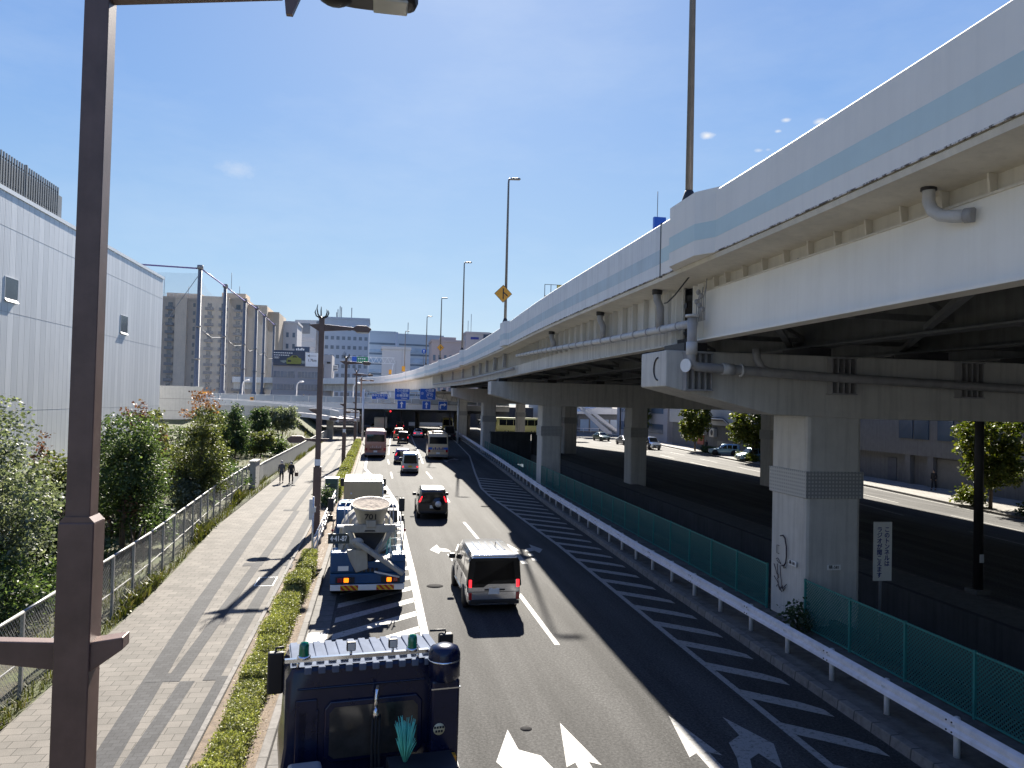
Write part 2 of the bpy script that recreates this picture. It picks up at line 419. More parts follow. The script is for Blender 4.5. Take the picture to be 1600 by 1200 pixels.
b = MB(); b.sweep([(lerp_pts(KR, y), y, 0) for y in frange(-30, 200, 4)], [(0,-.05),(.03,.2),(.24,.2),(.24,-.05)]); struct(b.build('kerb', 'kerb', bevel=.02))
# planting strip, pavement and its darker bands
sheet('planting_strip', -3.12, KL-.17, .13, 'soil', -30, 150)
sheet('pavement', FL, -3.12, .15, 'paving', -30, 175)
b = MB(); b.sweep([(-3.12, y, 0) for y in frange(-30, 150, 10)], [(.05,0),(.05,.19),(-.05,.19),(-.05,0)]); struct(b.build('edging', 'kerb_long'))
BL = [(-30,-3.6),(14,-4.47),(24,-5.09),(40,-5.7),(70,-6.3),(130,-5.9)]
for k, (x0, x1, y0, y1) in enumerate((( .0,.42,-30,150),)):
    sheet('paving_band', off(BL, -.25), off(BL, .2), .154, 'paving_dark', -30, 150)
NB = [0]
def band(x0, x1, y0, y1): NB[0] += 1; sheet('paving_band', x0, x1, .1545+.0006*NB[0], 'paving_dark', y0, y1)
# two inner bands, jogging sideways at intervals and joined by short cross bands
for n, (ya, yb, xa, xb) in enumerate(((-30,18.4,-3.46,-4.02),(18.4,30.5,-3.75,-4.35),(30.5,45,-3.62,-4.3),(45,60,-3.8,-4.5),(60,90,-3.9,-4.7),(90,150,-4.0,-4.8))):
    band(xb-.16, xb+.16, ya, yb); band(xa+.05, xa+.40, ya, yb)
    if n: 
        band(xb-.55, xb-.16, ya, ya+.55); band(xa+.40, xa+.62, ya-.5, ya+.25)
b = MB()
for x0, x1, y0, y1 in ((-3.95,-3.92,27.3,28.6),(-3.35,-3.32,27.3,28.6),(-3.92,-3.35,27.3,27.33),(-3.92,-3.35,28.57,28.6)): b.box(x0,x1,y0,y1,.15,.157)
struct(b.build('manhole', 'galv'))

# ------------------------------------------------------------------ painted markings
def flat(name, polys, z=.004, m='road_paint'):
    b = MB()
    for p in polys: b.add([(x, y, z) for x, y in p], [tuple(range(len(p)))])
    return struct(b.build(name, m))
def line(name, pts, w, z=.004):
    b = MB(); b.sweep([(x, y, z) for x, y in pts], [(-w/2, 0), (w/2, 0)], closed=False); return struct(b.build(name, 'road_paint'))
def clipx(y, x): return x
LG = [(-20,1.62),(20,1.5),(30,1.5),(50,1.35),(62,.6),(70,-.6),(74,-.95),(150,-1.0)]          # edge line round the left hatching
line('edge_line', [(lerp_pts(LG, y), y) for y in frange(-20, 150, 2)], .24)
RG = [(-10,8.5),(22,8.45),(35,8.47),(45,8.2),(53,7.9),(58,7.95),(63,8.4),(70,9.0),(92,11.1),(124,12.6),(180,14.2)]
line('edge_line', [(lerp_pts(RG, y), y) for y in frange(-10, 180, 1.5)], .17)
bars = []
for k in range(44):
    y = 3 + 1.62*k
    xr = lerp_pts(LG, y) - .1; xl = max(-1.05, xr-2.6)
    if xr - xl < .3: continue
    bars.append([(xl, y-(xr-xl)*.9-.27), (xr, y-.27), (xr, y+.27), (xl, y-(xr-xl)*.9+.27)])
flat('hatching', bars)
bars = []
y = -4.
while y < 66:
    xl = lerp_pts(RG, y) + .08; xr = lerp_pts(KR, y) - .32
    if xr - xl > .4: bars.append([(xl, y-.29), (xr, y-(xr-xl)*.88-.29), (xr, y-(xr-xl)*.88+.12), (xr-.3, y-(xr-.3-xl)*.88+.29), (xl, y+.29)])
    y += 1.88
flat('hatching', bars)
LL = [(-20,5.1),(21,5.03),(26,5.0),(36,4.96),(42,4.83),(65,4.7),(71,4.62),(98,5.3),(118,5.7),(180,7.2)]
for y0, y1 in ((9.5,13.2),(20.6,26.2),(35.8,41.8),(50,55),(64.8,71)): line('lane_line', [(lerp_pts(LL, y), y) for y in frange(y0, y1, 1)], .15)
line('lane_line', [(lerp_pts(LL, y), y) for y in frange(80, 180, 3)], .15)
L2 = [(50,1.45),(65,1.42),(85,1.32),(120,2.1),(180,3.6)]
for y0, y1 in ((65,70.5),(79,85)): line('lane_line', [(lerp_pts(L2, y), y) for y in frange(y0, y1, 1)], .14)
line('lane_line', [(lerp_pts(L2, y), y) for y in frange(92, 180, 3)], .14)
# combined arrows: a long straight head beside a hooked turning head
def arrows(tx, ty, s=1., turn=-1, dashed=False):
    P = [[(tx, ty), (tx+.33*s, ty-1.9*s), (tx+.13*s, ty-1.75*s), (tx+.13*s, ty-5*s), (tx-.13*s, ty-5*s), (tx-.13*s, ty-1.75*s), (tx-.33*s, ty-1.9*s)]]
    d = turn
    hx, hy = tx + d*1.15*s, ty - 1.55*s
    P.append([(hx-d*-.42*s, hy), (hx-d*.02*s, hy+1.35*s), (hx-d*.08*s, hy+.45*s), (hx-d*.45*s, hy+.15*s), (hx-d*.60*s, hy-.5*s), (hx-d*.36*s, hy-.55*s), (hx-d*.08*s, hy-.35*s), (hx+d*.05*s, hy-1.0*s)])
    if dashed:
        for q in (1.0, 2.1): P.append([(hx-d*(.52+.05*q)*s, hy-q*s-.1), (hx-d*(.30+.05*q)*s, hy-q*s-.1), (hx-d*(.32+.05*q)*s, hy-q*s-.65*s), (hx-d*(.54+.05*q)*s, hy-q*s-.65*s)])
    else:
        P.append([(hx-d*.60*s, hy-.5*s), (hx-d*.36*s, hy-.55*s), (tx+d*.13*s, hy-2.2*s), (tx+d*.13*s, hy-1.6*s)])
    flat('arrow_marking', P)
arrows(3.9, 15.6, 1., -1); arrows(6.3, 15.7, 1., 1)
arrows(3.85, 35.5, .88, -1, True); arrows(6.14, 35.4, .88, 1, True)
arrows(7.5, 88, 1.1, 1)
for x_, y_, r_m in ((3.15, 15.4, .12), (2.2, 27.5, .3), (6.9, 48, .33), (4.2, 58, .33)):
    b = MB(); b.lathe([(r_m, .0), (r_m, .003), (0, .003)], 20, 0, Matrix.Translation((x_, y_, 0))); struct(b.build('manhole_cover', 'manhole'))
b = MB(); b.box(-1.72,-1.18,21.4,22.3,.0,.006)
struct(b.build('gully_grate', mat('grate', (.05,.05,.05), .6)))
b = MB()
for k in range(7): b.box(-1.66, -1.24, 21.47+k*.12, 21.52+k*.12, .0, .012)
struct(b.build('grate_bars', 'galv'))

# ------------------------------------------------------------------ right verge, underpass ramp, far carriageway
sheet('verge', off(KR, .24), off(FX, 1.1), .17, 'verge', -30, 93, 3)
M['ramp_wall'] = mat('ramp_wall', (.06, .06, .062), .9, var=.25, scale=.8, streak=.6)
def rz_(y): return -.5 - max(0, y+10)*.05
yy = frange(-40, 93, 7)
b = MB(); vs = []
for y in yy: vs += [(13.4, y, rz_(y)), (18.8, y, rz_(y))]
b.add(vs, [(2*i, 2*i+1, 2*i+3, 2*i+2) for i in range(len(yy)-1)]); struct(b.build('ramp_road', 'asphalt'))
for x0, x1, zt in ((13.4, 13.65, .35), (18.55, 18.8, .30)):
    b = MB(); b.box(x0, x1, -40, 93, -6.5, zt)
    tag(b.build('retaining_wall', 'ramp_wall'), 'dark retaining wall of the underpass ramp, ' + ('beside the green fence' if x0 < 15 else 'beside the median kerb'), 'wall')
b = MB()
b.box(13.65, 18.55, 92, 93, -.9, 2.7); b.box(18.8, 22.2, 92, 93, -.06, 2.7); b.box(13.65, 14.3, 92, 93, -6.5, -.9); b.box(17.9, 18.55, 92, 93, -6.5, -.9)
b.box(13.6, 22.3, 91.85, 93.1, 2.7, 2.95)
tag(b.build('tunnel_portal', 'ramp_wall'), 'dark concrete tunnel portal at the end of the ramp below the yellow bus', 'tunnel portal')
b = MB(); b.box(14.3, 17.9, 97, 97.2, -6.5, -.9); struct(b.build('tunnel_darkness', 'black'))  # black sheet stands in for the darkness inside the tunnel
sheet('median', 18.8, 20.9, .16, 'concrete_dark', -30, 93, 6)
b = MB(); b.sweep([(20.9, y, 0) for y in frange(-30, 93, 6)], [(0,-.05),(0,.16),(.2,.16),(.2,-.05)]); struct(b.build('kerb', 'kerb'))
KF = [(-160,36),(30,39.2),(45,40.2),(59,42),(80,43.2),(106,45),(135,47.5),(200,53)]
sheet('far_road', 21.1, KF, 0, 'asphalt_side', -160, 240)
sheet('far_road', 15, 21.1, 0, 'asphalt_side', 93.2, 240)
M['footway'] = paving('footway', (.30, .29, .27), (.26, .25, .235), (.14, .13, .12))
sheet('footway', KF, off(KF, 9.5), .14, 'footway', -160, 240)
b = MB(); b.sweep([(lerp_pts(KF, y), y, 0) for y in frange(-30, 240, 6)], [(0,-.05),(0,.15),(.2,.15),(.2,-.05)]); struct(b.build('kerb', 'kerb'))
line('edge_line', [(lerp_pts(KF, y)-.35, y) for y in frange(-20, 200, 5)], .15)
for y0 in range(14, 200, 12): line('lane_line', [(lerp_pts(KF, y)-3.6, y) for y in (y0, y0+6)], .14)
for y0 in range(8, 200, 12): line('lane_line', [(lerp_pts(KF, y)-7.0, y) for y in (y0, y0+6)], .14)

# ------------------------------------------------------------------ guard rail along the right kerb
gx_ = lambda y: max(10.8, lerp_pts([(11,10.85),(30,10.8),(48.6,11.2),(78,12.5),(124,14.2),(145,14.8)], y))
t = thing('guard_rail', 'white corrugated guard rail on round posts along the right kerb', 'guard rail', (0, 0, .17))
b = MB()
W = [(-.02,.42),(.06,.46),(.06,.53),(-.02,.57),(-.02,.61),(.06,.65),(.06,.72),(-.02,.76)]
prof = W + [(x+.02, z) for x, z in reversed(W)]
b.sweep([(gx_(y)-.09, y, 0) for y in frange(-4, 145, 2)], [(-x, z) for x, z in prof])
b.build('rail', 'guard_white', t)
b = MB(); b.cyl((0,0,-.1),(0,0,.72),.06, n=10); b.lathe([(.06,.72),(.045,.75),(0,.76)], 10); b.box(-.1,-.03,-.05,.05,.47,.71)
pst = b.build('post', 'galv', t)
bb = MB()
for dy in (-.07, .07):
    for dz in (.5, .68): bb.cyl((-.185, dy, dz), (-.15, dy, dz), .017, n=6)
blt = bb.build('bolts', 'dark_steel', t)
yy = frange(-3.15, 143, 2)
for i, y in enumerate(yy):
    loc = (gx_(y), y, 0)
    if i == 0: pst.location = loc; blt.location = loc; continue
    link_copy(pst, t, loc)
    if i % 2 == 0 and y < 60: link_copy(blt, t, loc)
# ------------------------------------------------------------------ green mesh fences between the piers
def green_fence(label, y0, y1, zb=.17, h=1.42):
    n = max(1, round((y1-y0)/2.1)); st = (y1-y0)/n
    t = thing('mesh_fence', label, 'fence', (0, 0, zb))
    for k in range(n+1):
        y = y0 + st*k; x = lerp_pts(FX, y)
        b = MB(); b.box(x-.03, x+.03, y-.03, y+.03, -.1, h+.02)
        b.build('post', 'green_frame', t)
        if k == n: break
        y2 = y0 + st*(k+1); x2 = lerp_pts(FX, y2)
        b = MB()
        b.beam((x, y+.03, h-.02), (x2, y2-.03, h-.02), .04, .045); b.build('top_rail', 'green_frame', t)
        b = MB(); b.beam((x, y+.03, .06), (x2, y2-.03, .06), .04, .045); b.build('bottom_rail', 'green_frame', t)
        b = MB(); b.add([(x, y+.03, .06), (x2, y2-.03, .06), (x2, y2-.03, h-.02), (x, y+.03, h-.02)], [(0,1,2,3)]); b.build('mesh_panel', 'green_net', t)
green_fence('green mesh fence nearest the bridge, right of the near pier', -3, 20.9)
green_fence('green mesh fence between the near pier and the second pier', 23.15, 59.8)
green_fence('green mesh fence between the second pier and the far end', 61.8, 96)
# ------------------------------------------------------------------ elevated highway
VP = [(-160,2.2),(-30,6.6),(-5,7.5),(10,8.0),(21.7,8.15),(33,8.15),(42,8.3),(53,8.65),(64,8.85),(80,9.0),(90,8.9),(103,8.35),(119,7.6),(138,6.55),(152,5.5),(165,4.4),(178,2.6),(187,1.2),(196,-1),(204,-3.8),(212,-7.4),(219,-12),(226,-18),(232,-28),(236,-42)]
def smooth_path(P, n=4):
    out = []
    for i in range(len(P)-1):
        p0, p1, p2, p3 = P[max(i-1,0)], P[i], P[i+1], P[min(i+2,len(P)-1)]
        for k in range(n):
            t = k/n
            out.append(tuple(.5*((2*p1[j]) + (-p0[j]+p2[j])*t + (2*p0[j]-5*p1[j]+4*p2[j]-p3[j])*t*t + (-p0[j]+3*p1[j]-3*p2[j]+p3[j])*t**3) for j in (0,1)))
    out.append(P[-1]); return out
VPATH = [(x, y) for y, x in smooth_path(VP)]
vx = lambda y: lerp_pts([(p[1], p[0]) for p in VPATH], y)
def vsub(y0, y1, z=0, st=2.):
    return [(vx(y), y, z) for y in frange(y0, y1, st)]
V3 = [(x, y, 0) for x, y in VPATH]
M['parapet'] = mat('parapet', (.78, .77, .74), .75, var=.06, scale=1.2, streak=.35, dirt=(.40,.39,.375))
M['parapet_near'] = mat('parapet_near', (.82, .775, .70), .7, var=.04, scale=.6, streak=.14, dirt=(.55,.52,.48))
M['stripe'] = mat('stripe', (.56, .68, .675), .7, var=.04, scale=1, streak=.04)
M['stripe_far'] = mat('stripe_far', (.55, .63, .65), .75, var=.08, scale=1, streak=.35, dirt=(.42,.43,.42))
M['soffit'] = mat('soffit', (.66, .61, .52), .7, var=.15, scale=.7, streak=.2)
hw = thing('elevated_highway', 'long cream elevated highway curving away above the right lanes, pale blue stripe along it', 'elevated highway')
PROF = [(0,10.44),(0,11.96),(.04,12.0),(.2,12.0),(.24,11.96),(.3,11.1),(.3,10.44)]
b = MB(); b.sweep(vsub(-160, 21.6), PROF); b.build('parapet', 'parapet_near', hw)
b = MB(); b.sweep([(x, y, 0) for x, y, z in vsub(21.66, 185)] + [(x, y, 0) for x, y in VPATH if y > 185], PROF); b.build('parapet', 'parapet', hw)
def dripmat():
    m, nt, b = _nodes('drip_edge'); p = _coord(nt)
    n = _ramp(nt, _noise(nt, _map(nt, p, (1, 1, .3)), 3.5, 6, .8), [(.47, g3(0)), (.53, g3(1))])
    nt.links.new(_mixcol(nt, n, (.68,.65,.60), (.12,.10,.08)), b.inputs['Base Color']); b.inputs['Roughness'].default_value = .9
    return m
M['drip_edge'] = dripmat()
b = MB(); b.sweep(vsub(-40, 120, 0, 2), [(-.006,10.425),(-.006,10.45),(.03,10.45),(.03,10.425)]); b.build('drip_edge', 'drip_edge', hw)
SP = [(-.004,10.80),(-.004,11.22),(.01,11.22),(.01,10.80)]
b = MB(); b.sweep(vsub(-160, 21.6), SP); b.build('stripe', 'stripe', hw)
b = MB(); b.sweep(vsub(21.66, 185), SP); b.build('stripe', 'stripe_far', hw)
b = MB(); b.sweep(V3, [(.03,10.40),(.06,10.30),(1.2,10.20),(1.2,10.43),(.06,10.435)]); b.build('overhang', 'soffit', hw)
def width(y): return lerp_pts([(-160,28.4),(110,29),(135,24),(160,14),(250,12)], y)
b = MB(); vs = []
for i, (x, y) in enumerate(VPATH):
    q0, q1 = VPATH[max(i-1,0)], VPATH[min(i+1,len(VPATH)-1)]
    d = Vector((q1[0]-q0[0], q1[1]-q0[1])).normalized(); r = Vector((d.y, -d.x)); wd = width(y)
    for u, z in ((.3,10.3),(wd,10.3),(wd,10.62),(.3,10.62)): vs.append((x+r.x*u, y+r.y*u, z))
n = len(VPATH)
b.add(vs, [(4*i+j, 4*i+(j+1)%4, 4*i+4+(j+1)%4, 4*i+4+j) for i in range(n-1) for j in range(4)])
b.build('deck', 'concrete_dark', hw)
b = MB(); b.sweep([(x+width(y), y, 0) for x, y, z in vsub(-160, 150, 0, 5)], [(-.3,10.2),(0,10.2),(0,12),(-.2,12)]); b.build('parapet', 'parapet', hw)
# outer girder: plain plate near the camera, stiffened beyond the joint
GU = 1.0
def gird(u, tf=.42, zt=10.25, zb=8.47, t=.03): return [(u-tf/2,zb),(u+tf/2,zb),(u+tf/2,zb+.05),(u+t,zb+.05),(u+t,zt),(u-t,zt),(u-t,zb+.05),(u-tf/2,zb+.05)]
M['girder_far'] = mat('girder_far', (.60, .575, .52), .6, var=.12, scale=.9, streak=.55, dirt=(.15,.13,.11))
b = MB(); b.sweep(vsub(-160, 21.3), gird(GU, zt=9.90)); b.build('girder', 'steel_cream', hw)
b = MB(); b.sweep(vsub(-160, 21.3), [(GU+.10,9.86),(GU+.14,9.86),(GU+.14,10.24),(GU+.10,10.24)]); b.sweep(vsub(-160, 21.3), [(GU-.06,9.87),(GU+.14,9.87),(GU+.14,9.91),(GU-.06,9.91)]); b.build('haunch_plate', 'soffit', hw)
b = MB(); b.sweep([p for p in vsub(22.2, 185)] + [(x, y, 0) for x, y in VPATH if y > 185], gird(GU)); b.build('girder', 'girder_far', hw)
st_ = None
for i, y in enumerate(frange(23, 120, 1.15)):
    if i >= 85: break
    x = vx(y) + GU
    if st_ is None:
        b = MB(); b.box(-.2,-.02,-.012,.012,9.15,10.24); st_ = b.build('stiffener', 'girder_far', hw, (x, y, 0))
    else: link_copy(st_, hw, (x, y, 0))
# little brackets below the overhang on the near plate
br = None
for y in frange(5, 20, 1.02):
    x = vx(y) + GU
    if br is None:
        b = MB(); b.prism([(.10,10.21),(-.06,10.22),(-.03,9.92),(.10,9.92)], -.022, .022, 'y'); br = b.build('bracket', 'soffit', hw, (x, y, 0))
    else: link_copy(br, hw, (x, y, 0))
# vertical end stiffeners at the joint
for y in (20.7, 21.05, 22.35, 22.7):
    b = MB(); b.box(vx(y)+GU-.2, vx(y)+GU-.02, y-.015, y+.015, 8.53, 10.1); b.build('stiffener', 'steel_cream', hw)
# inner girders and cross frames
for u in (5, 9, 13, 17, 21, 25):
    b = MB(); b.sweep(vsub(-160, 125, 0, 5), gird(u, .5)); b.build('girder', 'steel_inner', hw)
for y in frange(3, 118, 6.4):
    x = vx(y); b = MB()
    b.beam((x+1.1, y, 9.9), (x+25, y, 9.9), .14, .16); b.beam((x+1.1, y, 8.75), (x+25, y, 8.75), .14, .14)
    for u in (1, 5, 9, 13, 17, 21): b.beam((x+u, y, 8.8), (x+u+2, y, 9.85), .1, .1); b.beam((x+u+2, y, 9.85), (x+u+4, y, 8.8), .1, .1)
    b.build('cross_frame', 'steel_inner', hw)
for u in (3, 7):
    for y in frange(4, 58, 6.4):
        b = MB(); x = vx(y); b.beam((x+u-1.9, y, 8.62), (x+u+1.9, y+6, 8.62), .16, .12); b.build('brace', 'steel_inner', hw)
# pilasters under the lamp standards
LAMPS = [19.3, 52.2, 83, 104, 121.5, 155]
for i, y in enumerate(LAMPS):
    x = vx(y); b = MB()
    b.prism([(x+.1, y-1.7), (x+.1, y+1.4), (x-.33, y+.75), (x-.33, y-.95)], 10.42, 12.04, 'z')
    b.build('pilaster', 'parapet_near' if i == 0 else 'parapet', hw)
    b = MB(); b.prism([(x+.1, y-1.705), (x+.1, y+1.405), (x-.335, y+.755), (x-.335, y-.955)], 10.80, 11.22, 'z')
    b.build('stripe', 'stripe' if i == 0 else 'stripe_far', hw)
# drain pipes
b = MB(); x = vx(11)+.72
b.tube([(x,11.1,10.42),(x,11.1,10.2),(x,11.1,10.02),(x+.01,11.02,9.86),(x+.04,10.86,9.74),(x+.08,10.66,9.68),(x+.16,10.4,9.64)], .10, 12)
b.build('drain_pipe', 'pipe_light', hw)
b = MB(); b.cyl((x,11.1,10.2),(x,11.1,10.45),.125); b.build('pipe_collar', 'dark_steel', hw)
b = MB(); b.cyl((x+.13,10.46,9.65),(x+.18,10.34,9.64),.115); b.build('pipe_collar', 'pipe_grey', hw)
PX = lambda y: vx(y) + .62
pz = lambda y: lerp_pts([(20.3,8.95),(29,9.1),(43,9.5),(51,9.72)], y)
b = MB(); b.tube([(PX(y), y, pz(y)) for y in frange(20.5, 51, 1.5)], .12, 10); b.build('drain_pipe', 'pipe_light', hw)
for y in frange(21.6, 50, 1.3):
    b = MB(); b.cyl((PX(y), y, pz(y)), (PX(y+.09), y+.09, pz(y+.09)), .138, n=10); b.build('pipe_collar', 'pipe_grey', hw)
for y in (23.2, 29.5, 38.5):
    b = MB(); b.tube([(PX(y)-.12,y,10.28),(PX(y)-.12,y,9.95),(PX(y),y,9.72),(PX(y),y,pz(y))], .12, 10); b.build('downpipe', 'pipe_grey', hw)
    b = MB(); b.cyl((PX(y)-.12,y,10.12),(PX(y)-.12,y,10.32),.16,n=10); b.build('pipe_collar', 'dark_steel', hw)
for y in (57.5, 63, 68, 73, 79, 88, 97, 108):
    b = MB(); b.box(vx(y)+.55, vx(y)+.78, y-.12, y+.12, 9.2, 10.25); b.build('downpipe', 'pipe_grey', hw)
b = MB(); b.tube([(vx(y)+.7, y, 8.95) for y in frange(53, 118, 4)], .09, 6); b.build('drain_pipe', 'pipe_grey', hw)
y = 20.35; x = PX(y) - .12
b = MB(); b.tube([(x,y,9.15),(x,y,8.6),(x,y,8.0),(x+.02,y+.03,7.82),(x+.18,y+.06,7.72),(x+.5,y+.08,7.70),(x+4,y+.08,7.55),(x+28,y+.08,6.9)], .135, 12); b.build('drain_pipe', 'pipe_grey', hw)
b = MB(); b.cyl((x,y,9.1),(x,y,9.17),.2,n=12); b.build('pipe_collar', 'pipe_light', hw)
b = MB(); b.cyl((x,y,8.05),(x,y,8.4),.16,n=12); b.build('pipe_collar', 'pipe_light', hw)
b = MB(); b.cyl((x+1.5,y+.08,7.66),(x+1.56,y+.08,7.658),.19,n=12); b.build('pipe_collar', 'pipe_light', hw)
b = MB(); b.cyl((x+.95,y+.08,7.68),(x+1.3,y+.08,7.67),.165,n=12)
b.build('pipe_collar', 'pipe_light', hw)
b = MB(); b.cyl((x-.14,y+.02,7.74),(x-.18,y,7.74),.19,n=16); b.build('pipe_end_plate', 'white_paint', hw)
b = MB(); b.tube([(x+2.1,y+.3,8.3),(x+2.1,y+.25,8.0),(x+2.2,y+.15,7.75),(x+2.45,y+.1,7.62)], .12, 10); b.build('drain_pipe', 'pipe_grey', hw)
# cables and cramped bits round the expansion joint
b = MB(); b.tube([(vx(21.6)+.4,22.3,9.72),(vx(21.6)+.35,21.9,9.7),(vx(21.6)+.35,21.3,9.85),(vx(21.6)+.4,20.8,10.1),(vx(21.6)+.5,20.6,10.3)], .022, 6); b.build('cable', 'black', hw)
b = MB()
b.beam((vx(21.6)-.02,21.65,10.4),(vx(21.6)+.8,20.4,10.25),.03,.03); b.box(vx(21.6)-.012,vx(21.6)+.05,21.6,21.66,10.42,12.01)
b.build('joint_seal', 'dark_steel', hw)
b = MB()
for k in range(6): b.tube([(vx(21)+.75+.05*(k%2),20.0+.12*k,10.15-.1*k),(vx(21)+.72,20.02+.12*k,9.6),(vx(21)+.75,20.1+.1*k,9.0)], .014, 5)
for k in range(5): b.ell((vx(21)+.68,20.1+.1*k,9.3+.13*(k*3%5)),(.07,.06,.08))
b.build('conduit', 'pipe_grey', hw)
b = MB(); b.cyl((vx(21)+.9,21.75,9.6),(vx(21)+.86,21.75,9.6),.1,n=10); b.build('cable_gland', 'black', hw)
for y in (21.9, 23.9):
    b = MB()
    for k in range(9): b.box(vx(y)+.78, vx(y)+.84, y-.6+.1*k, y-.56+.1*k, 8.42, 8.6)
    if y < 23: b.build('bolt_row', 'dark_steel', hw)

# ------------------------------------------------------------------ piers
def pier(label, Y, dep, xs, xend, z_end, zb, legs, first=False):
    t = thing('bridge_pier', label, 'bridge pier', (0, 0, 0), group='piers under the elevated highway')
    b = MB(); x0 = legs[0][0]
    b.prism([(xend, 7.16), (xend, 8.2), (36.8, 8.2), (36.8, 7.0), (34.6, 6.38), (legs[0][1], 6.34), (x0-1.15, 6.42)], Y, Y+dep, 'y')
    b.build('crossbeam', 'pier_paint', t, bevel=.03)
    for i, (a, c) in enumerate(legs):
        b = MB(); b.box(a, c, Y+.02, Y+dep-.02, -.1, 6.45)
        b.build('column', 'pier_paint', t, bevel=.12)
        b = MB(); b.box(a-.05, c+.05, Y-.03, Y+dep+.03, 3.95, 4.75); b.build('steel_band', 'pier_band', t, bevel=.02)
    for u in (1, 5, 9, 13, 17, 21, 25):
        x = vx(Y) + u
        b = MB(); b.box(x-.35, x+.35, Y+.25, Y+dep-.25, 8.2, 8.46); b.build('bearing', 'dark_steel', t)
    if first:
        for xa in (9.05, 13.6, 17.9):
            b = MB()
            b.box(xa-.42, xa+.42, Y-.30, Y, 7.05, 7.09); b.box(xa-.42, xa+.42, Y-.30, Y, 8.12, 8.16)
            for k in range(5): b.box(xa-.40+.19*k, xa-.37+.19*k, Y-.28, Y, 7.09, 8.12)
            b.build('ribbed_bracket', 'pipe_grey', t)
    return t
def bandmat():
    m, nt, b = _nodes('pier_band'); p = _coord(nt)
    sep = nt.nodes.new('ShaderNodeSeparateXYZ'); nt.links.new(p, sep.inputs[0])
    a = None
    for o in (0, 1, 2):
        f = _math(nt, 'LESS_THAN', _math(nt, 'ABSOLUTE', _math(nt, 'SUBTRACT', _math(nt, 'FRACT', _math(nt, 'MULTIPLY', sep.outputs[o], 9.)), .5)), .24)
        a = f if a is None else _math(nt, 'ADD', a, f)
    holes = _math(nt, 'GREATER_THAN', a, 1.5)
    c = _mixcol(nt, holes, (.48,.47,.44), (.27,.27,.265))
    nt.links.new(c, b.inputs['Base Color']); b.inputs['Roughness'].default_value = .6
    return m
M['pier_band'] = bandmat()
p1 = pier('nearest cream bridge pier with graffiti scribbles and two white number plates', 21.0, 2.1, None, 8.14, 8.2, 0, [(12.6,14.4),(23.4,25.2),(32.6,34.4)], True)
pier('second cream bridge pier, rising behind the green fence', 60.0, 1.75, None, 8.8, 8.2, 0, [(12.95,14.6),(20.4,21.8),(32.6,34.2)])
pier('third bridge pier, left of the yellow bus', 98.0, 1.9, None, 9.45, 8.2, 0, [(13.4,15.1),(24.2,25.9),(33,34.6)])
pier('fourth bridge pier, smallest and farthest behind the blue turn sign', 137.0, 1.9, None, 9.8, 8.2, 0, [(14.3,15.9),(25,26.5),(33,34.6)])
# beam-end access plate, number plates, graffiti on the nearest pier
b = MB(); b.tube([(8.12,21.6+.33*math.cos(a),7.68+.33*math.sin(a)) for a in [PI*(.5-k/10) for k in range(11)]][::1], .022, 6); b.build('access_cover_rim', 'dark_steel', p1)
for (lx, ly, rz, sx) in ((12.55, 21.62, -PI/2, 1), (13.5, 20.97, 0, 1)):
    T = Matrix.Translation((lx, ly, 1.92)) @ Matrix.Rotation(rz, 4, 'Z')
    b = MB(); b.box(-.22, .22, -.015, 0, -.08, .08, 0, T); pl = b.build('number_plate', 'plate_white', p1)
    text('横-581', .125, 'text_black', pl, (lx + (-.02 if rz else 0), ly - (0 if rz else .02), 1.92), (PI/2, 0, rz), 'plate_text')
def scribble(pts, r=.012):
    b = MB(); b.tube([(12.545, y, z) for y, z in pts], r, 5); return b.build('graffiti', 'graffiti', p1)
M['graffiti'] = mat('graffiti', (.035, .02, .035), .6)
scribble([(22.35,2.62),(22.2,2.66),(22.08,2.58),(22.0,2.35),(21.98,2.05),(22.02,1.85),(22.12,1.74),(22.25,1.72)], .022)
scribble([(22.42,2.3),(22.55,2.3),(22.55,2.05),(22.42,2.05)])
for pts in ([(22.72,1.68),(22.6,1.52),(22.52,1.38)], [(22.6,1.85),(22.5,1.9),(22.4,1.84),(22.3,1.75),(22.45,1.78),(22.55,1.82)], [(22.5,1.72),(22.47,1.3),(22.42,1.05),(22.35,.95),(22.2,.92)], [(22.35,1.7),(22.3,1.4),(22.22,1.1),(22.15,1.0)],
            [(22.7,1.3),(22.6,1.22),(22.5,1.18),(22.4,1.05),(22.3,1.0),(22.1,1.08),(21.95,1.2)], [(22.55,1.42),(22.45,1.4),(22.42,1.3),(22.5,1.25)], [(22.55,1.0),(22.45,1.1),(22.32,.94),(22.2,1.12),(22.12,.96),(22.02,1.1)], [(22.2,1.75),(22.12,1.66),(22.02,1.7)]): scribble(pts)

# ------------------------------------------------------------------ lamps and signs standing on the highway
def hw_lamp(y, label, h=10.0):
    t = thing('street_lamp', label, 'street lamp', (vx(y)-.1, y, 12.04), group='lamps on the elevated highway')
    b = MB(); b.lathe([(.19,0),(.19,.05),(.12,.28),(.105,.3)], 12); b.build('base', 'dark_steel', t)
    b = MB(); b.tube([(0,0,.2),(0,0,h-.3),(.02,0,h-.05),(.12,0,h)], [.1,.065,.06,.055], 10); b.build('pole', 'lamp_pole', t)
    b = MB(); b.prism([(.05,h-.08),(.2,h+.06),(.75,h+.08),(.85,h+.0),(.75,h-.05)], -.13, .13, 'y'); b.build('lamp_head', 'lamp_pole', t, bevel=.03)
    return t
M['lamp_pole'] = mat('lamp_pole', (.20,.185,.175), .45, .3, var=.15, streak=.3)
hw_lamp(19.3, 'nearest highway lamp, its tall pole running out of the top of the picture', 12)
hw_lamp(52.2, 'highway lamp with the large orange merge diamond on its pole', 10)
hw_lamp(83, 'tall plain highway lamp between the orange diamond lamp and the small diamond lamp', 9.6)
